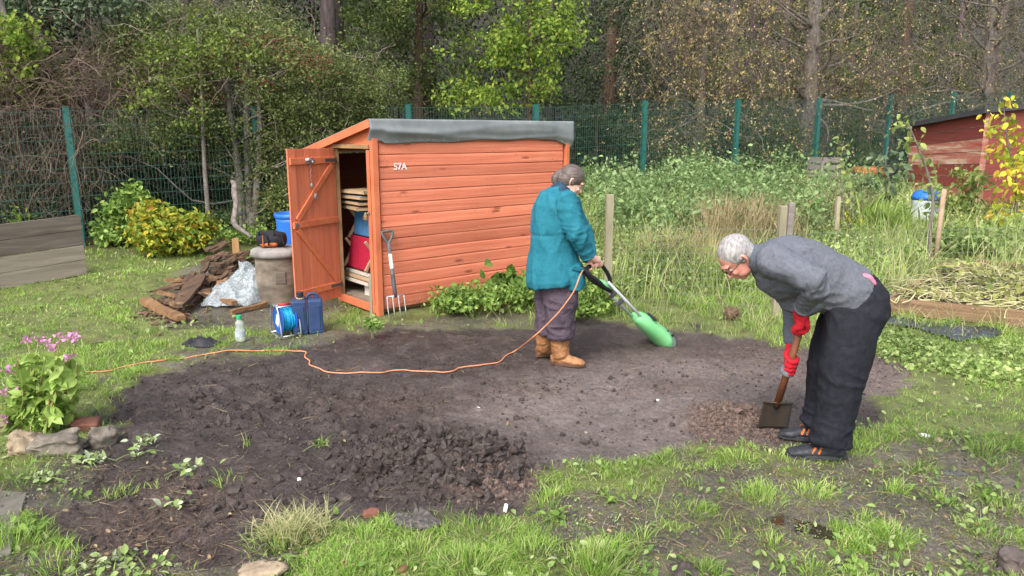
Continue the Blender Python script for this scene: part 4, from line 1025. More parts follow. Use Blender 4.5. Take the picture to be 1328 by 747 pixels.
# birches with hanging twigs and yellow leaves
def hang_leaves(C, t, n, size, m, name='hanging_leaves'):
    ix = RNG.permutation(len(C))[:max(4, int(len(C)*.34))]; i = ix[RNG.integers(0, len(ix), n)]; j = RNG.integers(2, C.shape[1], n); pos = C[i, j]+RNG.normal(size=(n, 3))*.03
    V, F = leafset(pos, size, LEAF, -.9, .2, .4); mesh_obj(name, V, F, m, t)['kind'] = 'stuff'
def birch(px, Y, crown, r, h, label, ntw, nl, **k):
    t, C = tree('birch_tree', label, 'tree', px, Y, crown, r, h, k.pop('bark', M_BK_GREY), F_OLV, .05, k.pop('ncl', 200), k.pop('per', 12), .34, twn=ntw, twm=M_TWIG3, tlen=1.45, grav=-.24, group=Gw, nlimb=k.pop('nlimb', 26), twr=.0052, **k)
    hang_leaves(C, t, nl, .058, F_BIR); return t
birch(1045, 19.6, [(1000,60,19,90,70,1.4),(1110,80,19,85,60,1.4),(1040,-10,19.5,120,50,1.6),(1060,150,18.8,90,45,1.0)], .235, 8.5, 'tall birch with broad pinkish grey trunk and sparse yellow leaves', 1300, 3600)
birch(905, 18.2, [(860,70,17.8,62,75,1.1),(930,50,17.8,62,60,1.1),(880,170,17.3,65,40,.8),(950,140,17.3,65,55,.8),(880,-10,18,90,40,1.2)], .12, 7.5, 'golden leaved birch hanging over the fence right of the dark yew', 1100, 6000)
birch(1272, 22.5, [(1210,60,21,85,70,1.6),(1300,50,22,90,90,1.6),(1180,130,20.5,90,50,1.2),(1290,140,21.5,70,35,1.2),(1240,-20,22,120,50,1.6)], .22, 9, 'bare grey limbed birch above the red shed with few leaves', 1500, 2000)
birch(1400, 22.0, [(1370,60,21,90,110,1.6)], .18, 8, 'bare twigged birch at the far right edge of the wood', 500, 700)
tree('dark_conifer', 'dark green tree between the two birches above the fence', 'tree', 1165, 24, [(1160,90,24,80,75,1.6),(1240,120,24.5,70,60,1.6),(960,130,23,90,70,1.6),(1060,60,24,60,60,1.2)], .2, 8, M_BK_BR, F_MID, .075, 380, 60, .30, group=Gw, nlimb=8)
tree('olive_shrub', 'olive green bushy shrub pressed behind the fence near the crate', 'shrub', 1112, 20.3, [(1112,185,20.2,38,48,.7),(1100,150,20.2,25,30,.5)], .05, 2.5, M_BK_BR, F_OLV, .05, 90, 90, .2, nlimb=8)
# understory behind the fence
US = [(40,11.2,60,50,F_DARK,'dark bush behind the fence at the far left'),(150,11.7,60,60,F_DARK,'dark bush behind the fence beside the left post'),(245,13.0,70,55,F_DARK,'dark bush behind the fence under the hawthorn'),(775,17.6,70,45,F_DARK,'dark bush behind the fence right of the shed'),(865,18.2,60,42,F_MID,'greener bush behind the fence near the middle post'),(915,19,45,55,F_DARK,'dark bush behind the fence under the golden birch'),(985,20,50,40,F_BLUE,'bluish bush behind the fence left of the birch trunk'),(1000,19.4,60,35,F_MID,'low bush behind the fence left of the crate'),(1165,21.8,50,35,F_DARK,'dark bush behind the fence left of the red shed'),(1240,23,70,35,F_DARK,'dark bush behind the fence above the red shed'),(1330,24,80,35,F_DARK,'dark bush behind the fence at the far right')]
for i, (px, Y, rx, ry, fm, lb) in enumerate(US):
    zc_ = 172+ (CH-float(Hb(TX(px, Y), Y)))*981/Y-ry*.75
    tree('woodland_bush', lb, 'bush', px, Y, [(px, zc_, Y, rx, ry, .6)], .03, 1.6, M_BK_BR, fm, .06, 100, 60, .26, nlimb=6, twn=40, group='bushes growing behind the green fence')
# hawthorn, leaning over the fence left of the shed
HAW = [(240,175,11.9,70,40,.6),(300,190,12.1,60,45,.6),(200,80,12.2,50,45,.6),(330,120,12.0,125,85,1.0),(230,110,11.9,60,60,.7),(420,125,12.3,75,55,.9),(260,60,12.4,90,45,.8),(335,60,12.8,72,45,.8),(180,190,11.2,75,14,.35),(190,168,11.2,85,14,.35),(390,215,11.8,65,65,.6),(345,250,11.6,35,45,.4),(450,160,12.6,50,55,.7),(480,115,13.2,45,40,.7)]
h_, C = tree('hawthorn_tree', 'big twiggy hawthorn with red berries overhanging the fence left of the shed', 'tree', 318, 11.75, HAW, .085, 3.1, M_BK_GREY, F_HAW, .046, 1450, 74, .20, twn=900, twm=M_TWIG2, tlen=.7, nlimb=60, stems=4, lean=(.1, .3), twr=.0042, grav=-.05)
bc = np.concatenate([in_ell(14, (TX(q, 12), 12-.55, CH+(172-v)/981*12), (.35, .3, .18)) for (q, v) in ((320,85),(395,75),(365,115),(280,125),(425,95),(350,70))]); pos = clumped(bc, 9, .16)
V, F = instv((CL_S[0][0], CL_S[0][1]), pos, frames(rdir(len(pos)), rdir(len(pos))), RNG.uniform(.008, .012, len(pos)))
mesh_obj('berries', V, F, F_BERRY, h_)['kind'] = 'stuff'
# brighter sprays of a young tree in front of the hawthorn
tree('elder_sapling', 'young yellow green sapling growing up through the hawthorn', 'tree', 262, 11.3, [(240,80,11.1,45,32,.35),(285,50,11.2,35,25,.3),(245,155,11.0,18,16,.25),(205,120,11,35,18,.25),(300,75,11.2,40,15,.3),(175,135,10.9,20,10,.2)], .03, 3.2, M_BK_GREY, fol('young_leaf', [(.09,.14,.03),(.16,.22,.045),(.25,.32,.07)]), .055, 75, 26, .19, nlimb=16, twn=60)
# vine tangle at far left
VT = [(110,115,11.4,80,45,.6),(40,120,11.2,70,60,.6),(25,210,10.9,40,70,.4),(90,200,11.0,45,60,.35),(-60,120,11,80,110,.8)]
v_, C = tree('vine_thicket', 'brown tangle of bare climbing vines hanging over the fence at left', 'thicket', 80, 11.6, VT, .14, 3.9, M_BK_GREY, F_OLV, .045, 300, 22, .25, twn=3400, twm=M_TWIG, tlen=1.15, nlimb=30, twr=.0055, grav=-.12, stems=3, shell=.3)
tree('holly_tree', 'bluish green leafy tree top above the vine tangle', 'tree', 110, 12.6, [(120,30,12.2,95,42,.8),(30,45,11.8,45,40,.6),(60,-20,12.2,130,45,1)], .09, 4.5, M_BK_BR, F_BLUE, .075, 260, 60, .24, nlimb=20, twn=100, twm=M_TWIG2)
tree('ivy_bush', 'bright leaved climber on the far left above the fence', 'bush', 10, 11.2, [(18,80,10.9,40,45,.4),(45,55,10.9,20,25,.3),(10,290,10.3,25,14,.25)], .03, 3.1, M_BK_BR, F_SYC, .07, 60, 34, .16, nlimb=10, tpl=BIGLEAF)
# leaning bleached log at the foot of the hawthorn
mb = MB(); a = GP(296, 285); P = [J(303, 235, 10.9), J(306, 262, 10.7), J(303, 288, 10.5), J(316, 300, 10.3), J(327, 308, 10.2)]; mb.loft(curve_pts(P, 5), [.045-.001*i for i in range(21)], n=10, ref=(0, 1, 0)); mb.rough(.02, 8, 3)
setp(mb.build('bleached_branch', mat('bleached_wood', (.24,.205,.18), (.10,.08,.065), .8, 8, .5, .01, stretch=(3, 3, .8)), None, tuple(P[2]), smooth=True), 'bent bleached branch rooted at the foot of the hawthorn', 'branch')
# ---- shrubs in front of the fence
def shrub(name, label, px, pyb, blobs, fm, size, ncl, per, clr, tpl=BIGLEAF, cat='shrub', nlimb=10, Yo=0, group=None, stemm=None, sr=.012):
    x, y = Gb(px, pyb); z0 = hz(x, y); t = thing(name, label, cat, (x, y, z0), group)
    ell = [((TX(a, y+Yo), y+Yo, CH+(172-b2)/981*(y+Yo)), (ra/981*y, rd, rb2/981*y)) for (a, b2, ra, rb2, rd) in blobs]
    vol = np.array([e[1][0]*e[1][2]*e[1][1] for e in ell])**.8; vol /= vol.sum()
    cents = np.concatenate([in_ell(max(2, int(ncl*v)), e[0], e[1], .5) for e, v in zip(ell, vol)]); cents[:, 2] = np.maximum(cents[:, 2], z0+.03)
    mb = MB()
    for i in RNG.permutation(len(cents))[:nlimb]:
        c_ = Vector(cents[i]); limb(mb, (x+random.uniform(-.05, .05), y+random.uniform(-.05, .05), z0-.02), c_, sr, sr*.3, .12, sides=5)
    mb.build('stems', stemm or M_BK_BR, t, smooth=True)['kind'] = 'stuff'
    V, F = leafset(clumped(cents, per, clr), size, tpl, -.3, .9); mesh_obj('foliage', V, F, fm, t)['kind'] = 'stuff'; return t
F_SH1 = fol('shrub_leaf', [(.09,.17,.04),(.17,.28,.06),(.27,.41,.09),(.39,.50,.15)])
F_SH2 = fol('autumn_shrub_leaf', [(.12,.20,.03),(.24,.32,.05),(.42,.44,.06),(.58,.46,.05),(.55,.25,.05)], pos=[0,.4,.7,.9,1])
shrub('leafy_shrub', 'tall bright green shrub beside the left green fence post', 145, 318, [(148,285,25,32,.3),(165,255,14,20,.2),(130,300,18,20,.2)], F_SH1, .075, 70, 34, .12)
shrub('autumn_shrub', 'rounded shrub turning yellow and orange left of the rotten wood pile', 205, 330, [(205,300,45,26,.42),(185,285,25,20,.3),(235,300,28,22,.3),(200,268,12,9,.15)], F_SH2, .07, 130, 36, .12, nlimb=16)
shrub('climbing_weed', 'pale leaved climber scrambling up the left green fence post', 122, 300, [(95,245,18,22,.1),(118,225,13,20,.1),(80,262,20,12,.15)], F_BLUE, .075, 40, 22, .10)
shrub('nettle_clump', 'bluish nettle clump behind the old boarded bin', 12, 300, [(20,272,35,12,.3),(60,262,30,12,.3)], F_BLUE, .06, 60, 26, .12)
shrub('fern_clump', 'small bright fern beside the bleached branch', 345, 320, [(350,308,14,8,.15),(330,300,10,10,.12)], F_SH1, .05, 20, 20, .08)
shrub('ground_ivy', 'low pale leaved weeds on the bank below the hawthorn', 285, 312, [(285,305,45,7,.5),(345,322,25,6,.4)], F_SH1, .05, 60, 20, .10)
# big leaved plants by the shed and the persons
F_DOCK = fol('dock_leaf', [(.09,.17,.03),(.15,.26,.05),(.22,.33,.09)])
shrub('dock_plant', 'broad leaved dock growing against the right end of the shed', 672, 395, [(672,372,18,16,.2),(650,362,12,9,.1)], F_DOCK, .15, 16, 7, .09, nlimb=6)
for (q, v, a, b2, rr, lb) in ((640,398,45,16,.3,'low green bramble mat in front of the shed boards'),(745,405,25,16,.25,'bramble clump just behind the legs in purple trousers'),(590,402,35,10,.2,'thin bramble runner along the shed foot'),(474,434,10,5,.07,'small dock plant by the slim stick'),(775,400,30,22,.25,'bramble clump beside the pale timber post')):
    shrub('bramble_clump', lb, q, v+6, [(q, v-6-(3 if a > 12 else 0), a, b2*.9, rr)], F_SH1, .048 if a > 12 else .035, 50 if a > 12 else 12, 22, .085 if a > 12 else .04, nlimb=8, sr=.012 if a > 12 else .003, group='bramble clumps round the shed')
# ---- weeds between plot and fence
def wpoly(pts): return poly(pts)
def pfill(P, n):
    lo = P.min(0); hi = P.max(0); out = np.zeros((0, 2))
    while len(out) < n:
        q = RNG.uniform(lo, hi, (n*2, 2)); q = q[sdist(P, q[:, 0], q[:, 1]) > 0]; out = np.concatenate([out, q])
    return out[:n]
def weedfield(P, n, h, leaf, per, tpl=BIGLEAF, hj=.35, seed=0, thr=.0, spread=.10):
    q = pfill(P, n); f = fbm(q[:, 0]*1.1, q[:, 1]*.9, 3, 90+seed); k = f > thr; q = q[k]; f = f[k]
    hh = h*(.28+1.5*np.clip((f-.3)*1.7, 0, 1))*RNG.uniform(1-hj, 1+hj, len(q)); z = Hb(q[:, 0], q[:, 1])
    N_ = len(q)*per; i = np.repeat(np.arange(len(q)), per); s = RNG.uniform(.12, 1, N_)**.75
    pos = np.stack([q[i, 0], q[i, 1], z[i]], 1)+RNG.normal(size=(N_, 3))*np.array([spread, spread, .02]); pos[:, 2] += s*hh[i]
    return leafset(pos, leaf*(1.15-.45*s), tpl, -.35, 1.1), (q, z, hh)
def stems(q, z, hh, r, mat_, name, label):
    V, F, _ = twigs(np.stack([q[:, 0], q[:, 1], z], 1), np.stack([RNG.normal(size=len(q))*.12, RNG.normal(size=len(q))*.12, np.ones(len(q))], 1), hh*1.03, np.full(len(q), r), 4, .06, 0)
    return V, F
F_NET = fol('nettle_leaf', [(.10,.17,.06),(.17,.27,.10),(.26,.37,.15),(.36,.46,.22)], rough=.55)
F_NET2 = fol('meadow_leaf', [(.14,.21,.06),(.22,.32,.09),(.33,.43,.14),(.46,.52,.24)], rough=.55)
M_STEM = mat('green_stem', (.17,.21,.08), (.10,.12,.05), .6, 5, 0, island=.3)
W1 = poly([(735,285),(735,245),(900,240),(1010,243),(1100,250),(1190,262),(1120,300),(1040,330),(900,330),(800,330)])
(V, F), (q, z, hh) = weedfield(W1, 1900, .56, .09, 22, seed=1, hj=.6)
setp(mesh_obj('nettle_bed', V, F, F_NET), 'dense nettles and brambles growing up to the fence', 'nettles', None, 'stuff')
V, F = stems(q, z, hh, .005, None, '', ''); setp(mesh_obj('nettle_stems', V, F, M_STEM), 'stems of the nettles before the fence', 'nettles', None, 'stuff')
W2 = poly([(740,350),(760,300),(900,290),(1040,300),(1060,350),(1000,375),(900,385),(800,392),(740,395)])
(V, F), (q, z, hh) = weedfield(W2, 1150, .38, .058, 22, seed=2, thr=.40)
setp(mesh_obj('weed_bed', V, F, F_NET2), 'mixed green weeds between the timber posts', 'weeds', None, 'stuff')
W3 = poly([(1055,345),(1060,290),(1120,262),(1400,270),(1500,330),(1340,362),(1150,356),(1130,385),(1060,385)])
(V, F), (q, z, hh) = weedfield(W3, 1500, .34, .06, 20, seed=3, thr=.42)
setp(mesh_obj('allotment_weeds', V, F, F_NET2), 'mixed weeds round the saplings and raised bed', 'weeds', None, 'stuff')
W4 = poly([(1130,462),(1118,428),(1150,430),(1230,458),(1328,452),(1400,480),(1400,510),(1240,492),(1190,480)])
(V, F), (q, z, hh) = weedfield(W4, 300, .075, .040, 11, tpl=LOBED, seed=4, thr=.50, spread=.09)
setp(mesh_obj('creeping_weeds', V, F, F_NET2), 'creeping lobed leaves along the right edge of the plot', 'weeds', None, 'stuff')
# fence-foot greenery behind the shed, far left
W5 = poly([(-150,290),(0,287),(120,300),(400,300),(480,280),(480,262),(300,262),(120,268),(-150,270)])
(V, F), (q, z, hh) = weedfield(W5, 500, .28, .07, 18, seed=5, thr=.4)
setp(mesh_obj('fence_weeds', V, F, F_NET2), 'weeds along the foot of the fence at left', 'weeds', None, 'stuff')
# straw coloured dead grass
def straw(spots, n, h, label, m_=None):
    P = []; 
    for (a, b2, r) in spots:
        x, y = Gb(a, b2); q = RNG.normal(size=(n, 2))*r+np.array([x, y]); P.append(q)
    q = np.concatenate(P); z = Hb(q[:, 0], q[:, 1])
    V, F = blades(np.stack([q[:, 0], q[:, 1], z], 1), h*RNG.uniform(.5, 1.15, len(q)), RNG.uniform(.08, .7, len(q)), RNG.uniform(.006, .012, len(q)), 4)
    setp(mesh_obj('straw_grass', V, F, m_ or M_STRAW), label, 'dead grass', None, 'stuff')
M_STRAW = fol('straw', [(.30,.22,.12),(.44,.34,.20),(.56,.46,.28),(.38,.30,.18)], .7, .2)
straw([(962,318,.30),(985,325,.30),(945,330,.25)], 750, .85, 'tall pale dead grass behind the bending man')
straw([(845,345,.4),(880,350,.3),(905,335,.3)], 480, .5, 'pale dead grass between the timber posts')
straw([(1078,300,.3),(1085,285,.2)], 550, .8, 'pale dry plume beside the grey crate')
straw([(930,262,.4),(1030,262,.4),(1110,268,.4)], 400, .55, 'brown dead stems at the foot of the fence', fol('brown_stem', [(.16,.10,.06),(.26,.17,.10),(.20,.12,.08)], .8, .1))
q = pfill(poly([(770,395),(740,330),(740,250),(1010,246),(1200,262),(1400,290),(1450,360),(1150,385),(1040,380),(900,390)]), 20000); ff = fbm(q[:, 0]*1.4, q[:, 1]*1.1, 3, 19); q = q[ff > .47]
V, F = blades(np.stack([q[:, 0], q[:, 1], Hb(q[:, 0], q[:, 1])], 1), RNG.uniform(.18, .75, len(q)), RNG.uniform(.1, .8, len(q)), RNG.uniform(.006, .012, len(q)), 4)
setp(mesh_obj('meadow_grass', V, F, fol('meadow_blade', [(.24,.36,.08),(.38,.50,.14),(.50,.56,.24),(.58,.50,.30)], .6, .35)), 'tall seeding grass mixed through the weeds', 'grass', None, 'stuff')
q = pfill(poly([(820,300),(1010,280),(1200,300),(1400,330),(1400,350),(1060,350),(860,370)]), 170); pos = np.stack([q[:, 0], q[:, 1], Hb(q[:, 0], q[:, 1])+RNG.uniform(.3, .55, len(q))], 1); pos = clumped(pos, 6, .04)
V, F = leafset(pos, .022, LEAF, 0, .8); setp(mesh_obj('meadow_flowers', V, F, fol('petal', [(.62,.58,.30),(.70,.68,.60),(.66,.50,.12)])), 'specks of white and yellow flowers among the weeds', 'flowers', None, 'stuff')
x, y = Gb(1140, 312); n_ = 150; q = RNG.normal(size=(n_, 2))*.22+np.array([x, y])
V, F = blades(np.stack([q[:, 0], q[:, 1], Hb(q[:, 0], q[:, 1])], 1), RNG.uniform(.5, .85, n_), RNG.uniform(.15, .6, n_), RNG.uniform(.03, .045, n_), 5)
setp(mesh_obj('iris_clump', V, F, fol('strap_leaf', [(.17,.28,.06),(.28,.40,.09),(.38,.46,.14)], .4, .35), None, (x, y, float(Hb(x, y)))), 'clump of tall pale green strap leaves below the grey crate', 'plant')
# ---- young trees and plants on the right
def sapling(name, label, px, pyb, stem, leaves, fm, size, sr, stemmat=M_BK_GREY, tpl=BIGLEAF, n=8, droop=-.7, clr=.06, cat='sapling'):
    x, y = Gb(px, pyb); z0 = hz(x, y); t = thing(name, label, cat, (x, y, z0))
    P = [Vector((x, y, z0-.03))]+[J(a, b2, y) for (a, b2) in stem]; P = curve_pts(P, 5); m_ = len(P)
    mb = MB(); mb.loft(P, [sr*(1-.75*i/m_) for i in range(m_)], n=8, ref=(0, 1, 0)); mb.build('trunk', stemmat, t, smooth=True)
    br = MB(); cs = []
    for (a, b2, k) in leaves:
        c_ = J(a, b2, y+random.uniform(-.15, .15)); base = min(P, key=lambda p: (p-c_).length+max(0, (p.z-c_.z))*2+.0); L = (c_-base).length
        if L > .06: limb(br, base, c_, sr*.3, .002, .1, sides=5)
        cs += [c_+Vector([random.gauss(0, clr) for _ in range(3)]) for _ in range(k)]
    if br.V: br.build('branches', stemmat, t)['kind'] = 'stuff'
    cs = np.array([c_[:] for c_ in cs]); V, F = leafset(cs, size, tpl, droop, .5); mesh_obj('foliage', V, F, fm, t)['kind'] = 'stuff'; return t
F_AP = fol('apple_leaf', [(.13,.20,.05),(.22,.30,.09),(.34,.40,.14),(.45,.47,.15)])
sapling('apple_tree', 'leaning young apple tree with a crooked bare trunk right of the bending man', 1207, 350, [(1206,300),(1210,262),(1203,225),(1190,190),(1178,160)], [(1178,155,12),(1170,165,8),(1185,175,8),(1190,190,10),(1200,210,8),(1206,228,10),(1212,240,8),(1180,182,8),(1215,222,6),(1203,245,5),(1218,255,5)], F_AP, .085, .026, clr=.055)
mb = MB(); a = GP(1211, 352); mb.loft([a, a+Vector((.01, 0, 1.02))], .03, n=8); setp(mb.build('tree_stake', mat('pale_bark', (.42,.30,.20), (.25,.17,.11), .8, 8), None, tuple(a), smooth=True), 'thick pale stake tied to the leaning apple tree', 'stake')
sapling('pear_tree', 'small bushy grey green sapling left of the leaning apple tree', 1150, 300, [(1150,250),(1148,215),(1152,190)], [(1140,200,12),(1155,195,12),(1148,215,14),(1160,215,10),(1140,228,12),(1155,232,12),(1147,245,10)], F_BLUE, .12, .02, clr=.12)
sapling('spindly_sapling', 'thin pale leaved sapling beside the grey crate', 1092, 320, [(1094,270),(1090,220),(1094,182)], [(1094,186,6),(1090,200,7),(1096,215,8),(1088,230,6),(1094,245,7),(1086,260,6)], F_AP, .085, .012, clr=.06)
sapling('cherry_tree', 'young cherry tree with bright yellow autumn leaves at the right edge', 1316, 318, [(1318,270),(1316,225),(1306,180),(1302,140)], [(1300,140,14),(1292,148,8),(1312,150,10),(1290,165,12),(1305,170,18),(1322,178,18),(1300,188,20),(1318,200,24),(1330,195,20),(1308,215,26),(1325,220,26),(1288,200,8),(1300,235,18),(1318,245,24),(1330,250,20),(1295,268,16),(1310,275,18),(1285,280,12),(1300,290,12)], F_YEL, .10, .022, clr=.085)
shrub('currant_bush', 'grey green leafy bush in front of the red shed', 1262, 305, [(1262,235,14,18,.25),(1245,265,25,28,.35),(1270,275,25,25,.35),(1285,300,30,20,.35)], F_AP, .085, 90, 18, .14)
shrub('bean_plant', 'leafy vegetable plants on the far side of the raised bed', 1290, 335, [(1290,315,45,20,.5),(1235,322,35,18,.4)], F_NET2, .075, 80, 22, .12)
shrub('flower_clump', 'clump of small yellow orange flowers among the weeds behind the bending man', 1108, 318, [(1105,303,14,9,.2),(1122,292,8,6,.1),(1112,285,8,5,.1)], F_YEL, .05, 14, 7, .08)
shrub('bright_weed', 'bright green leafy clump in front of the grey crate', 1052, 330, [(1050,320,40,14,.4),(1000,345,30,12,.3)], F_SH1, .06, 60, 20, .12)
# ---- raised bed with squash vines
b0 = Vector((*Gb(1152, 407), 0)); b1 = Vector((*Gb(1375, 432), 0)); b2_ = Vector((*Gb(1395, 365), 0)); b3 = Vector((*Gb(1232, 357), 0))
M_BOARD = wood_mat('striped_decking', (.27,.17,.095), (.11,.065,.04), (1.5, 1.5, 60), .1, .8, pale=(.36,.25,.15))
bed = thing('raised_bed', 'ribbed timber edged bed full of withered squash vines at the right', 'raised bed', (b0.x, b0.y, 0))
bh = .155; dB = (b1-b0).normalized()
mb = MB(); prof = []; nn = Vector((dB.y, -dB.x, 0))
ng = 7
for k in range(ng):
    z = .012+bh*k/ng; mb.bar(b0+Vector((0, 0, z+bh/ng/2+hz(b0.x, b0.y)*.6)), b1+Vector((0, 0, z+bh/ng/2+hz(b1.x, b1.y)*.6)), .03 if k % 2 else .036, bh/ng-.001)
mb.build('front_board', M_BOARD, bed)
for (p, q_) in ((b0, b3), (b3, b2_), (b2_, b1)):
    mb = MB(); mb.bar(p+Vector((0, .03, bh/2+hz(p.x, p.y)*.6+.01)), q_+Vector((0, -.03, bh/2+float(Hb(q_.x, q_.y))+.01)), .03, bh-.02); mb.build('board', M_BOARD, bed)
V = [(p.x, p.y, max(hz(p.x, p.y)*.6, float(Hb(p.x, p.y)))+bh*.62) for p in (b0, b1, b2_, b3)]; PB = np.array([v[:2] for v in V])
nq = 26; VV = []
for i in range(nq+1):
    for j in range(nq+1):
        s, t_ = i/nq, j/nq; p = np.array(V[0])*(1-s)*(1-t_)+np.array(V[1])*s*(1-t_)+np.array(V[2])*s*t_+np.array(V[3])*(1-s)*t_; VV.append(p+np.array([0, 0, .03*mnoise.noise(Vector(p)*6)]))
Q = [(i*(nq+1)+j, (i+1)*(nq+1)+j, (i+1)*(nq+1)+j+1, i*(nq+1)+j+1) for i in range(nq) for j in range(nq)]
mesh_obj('bed_soil', VV, np.array(Q), mat('bed_soil', (.075,.055,.045), (.035,.026,.022), .8, 14, .6, .01), bed, smooth=True)
mb = MB(); r = random.Random(4)
for k in range(150):
    u, v = r.random(), r.random()*.9; p = np.array(V[0])*(1-u)*(1-v)+np.array(V[1])*u*(1-v)+np.array(V[2])*u*v+np.array(V[3])*(1-u)*v
    d = Vector((r.uniform(-1, 1), r.uniform(-.5, .5), 0)).normalized(); L = r.uniform(.15, .85); P = []
    for i in range(7):
        s = i/6; P.append(Vector(p)+d*L*(s-.5)+Vector((r.uniform(-.02, .02), r.uniform(-.02, .02), .03+.09*r.random()*math.sin(math.pi*s)+.02*r.random()))+Vector((-d.y, d.x, 0))*.12*math.sin(s*5+k))
    r0_ = r.choice((.003, .004, .005, .006, .010)); mb.loft(curve_pts(P, 3), [r0_*(1.2-.7*i/18)*(1+.15*math.sin(i*2.1+k)) for i in range(19)], n=6, ref=(0, 0, 1))
setp(mb.build('squash_vines', mat('pale_vine', (.52,.48,.25), (.36,.33,.15), .6, 5, 0, island=.25), None, V[0], smooth=True), 'withered pale squash vines sprawling over the raised bed', 'vines', None, 'stuff')
x, y = pfill(PB, 420).T; V_, F_ = leafset(np.stack([x, y, Hb(x, y)+.16+RNG.uniform(0, .10, len(x))], 1), .07, LOBED, -.2, .8)
setp(mesh_obj('squash_leaves', V_, F_, fol('withered_leaf', [(.30,.33,.10),(.45,.44,.16),(.20,.26,.08),(.35,.28,.14)])), 'yellowing squash leaves over the raised bed', 'leaves', None, 'stuff')
mb = MB(); p = GP(1262, 353); q_ = GP(1400, 368); mb.bar(p+Vector((0, 0, .08)), q_+Vector((0, 0, .08)), .03, .16); setp(mb.build('edging_board', M_BOARD, None, tuple(p)), 'brown board edging the farther bed behind the squash vines', 'board')
mb = MB(); p = GP(1150, 352); q_ = GP(1235, 350); mb.bar(p+Vector((0, 0, .06)), q_+Vector((0, 0, .06)), .03, .12); setp(mb.build('edging_board', M_BOARD, None, tuple(p)), 'short dark board at the far left corner of the raised bed', 'board')
# black plastic sheet in front of the bed
PS = [Gb(*p) for p in ((1125,402),(1152,412),(1300,430),(1290,440),(1240,447),(1190,428),(1130,418))]
c_ = np.mean(PS, 0); V = []; n = 40; 
P_ = np.array(PS); lo, hi = P_.min(0), P_.max(0); g = 60; idx = {}; V = []; Q = []
for i in range(g+1):
    for j in range(g+1):
        x = lo[0]+(hi[0]-lo[0])*i/g; y = lo[1]+(hi[1]-lo[1])*j/g
        V.append((x, y, hz(x, y)+.018+.022*abs(mnoise.noise(Vector((x*5+y*8, y*14, 0))))+.015*mnoise.noise(Vector((x*20, y*20, 3)))))
for i in range(g):
    for j in range(g):
        x = lo[0]+(hi[0]-lo[0])*(i+.5)/g; y = lo[1]+(hi[1]-lo[1])*(j+.5)/g
        if float(sdist(P_, np.array([x]), np.array([y]))[0]) > 0: Q.append((i*(g+1)+j, (i+1)*(g+1)+j, (i+1)*(g+1)+j+1, i*(g+1)+j+1))
used = sorted({a for q in Q for a in q}); mp = {a: i for i, a in enumerate(used)}
o = mesh_obj('plastic_sheet', [V[a] for a in used], np.array([[mp[a] for a in q] for q in Q]), mat('black_plastic', (.035,.04,.05), (.022,.025,.03), .28, 10, .15, spec=.6), None, (V[used[0]]), smooth=True)
setp(o, 'wrinkled black plastic sheet on the ground before the raised bed', 'sheet'); s_ = o.modifiers.new('s', 'SOLIDIFY'); s_.thickness = .002
# ---- pink flowering plant, bottom left
fx, fy = Gb(52, 560); fz = hz(fx, fy)
fp = thing('flowering_plant', 'tall leafy plant with pink flower heads beside the stones', 'plant', (fx, fy, fz))
F_FL = fol('balsam_leaf', [(.22,.34,.07),(.33,.47,.11),(.43,.56,.17)], .4, .35)
F_PK = fol('pink_petal', [(.62,.25,.48),(.72,.38,.60),(.55,.20,.45)], .5, .3)
rr = random.Random(8); LP = []; PP = []; heads = [(78,437),(63,445),(50,440),(93,435),(88,462),(35,440),(30,478),(12,480),(8,508),(48,500),(28,525),(68,455),(100,438),(5,545)]
for k, (a, b2) in enumerate(heads+[(60,480),(80,500),(40,470),(95,500),(20,460),(100,470)]):
    top = J(a, b2, fy+rr.uniform(-.16, .16)); b_ = Vector((fx+rr.uniform(-.09, .09)+(a-52)*.0009, fy+rr.uniform(-.1, .1), fz-.02))
    mb = MB(); P = curve_pts([b_, b_.lerp(top, .5)+Vector((rr.uniform(-.03, .03), rr.uniform(-.03, .03), .04)), top], 7); mb.loft(P, [.0055*(1-.5*i/len(P)) for i in range(len(P))], n=6)
    mb.build('stem', mat('balsam_stem', (.25,.30,.10), (.30,.14,.08), .5, 6, 0) if k == 0 else bpy.data.materials['balsam_stem'], fp, smooth=True)
    for i in range(2, len(P)-3):
        for s in (0, 1, 2): LP.append(P[i]+Vector((rr.uniform(-.01, .01), rr.uniform(-.01, .01), 0)))
    if k < len(heads):
        n = 16; pp = np.array([top[:]]*n)+RNG.normal(size=(n, 3))*np.array([.019, .019, .010]); V, F = leafset(pp, .026, BIGLEAF, .5, .3); mesh_obj('flower_head', V, F, F_PK, fp)
pos = np.array([p[:] for p in LP]); V, F = leafset(pos, .078, BIGLEAF, -.15, 1.1, .4); mesh_obj('foliage', V, F, F_FL, fp)['kind'] = 'stuff'
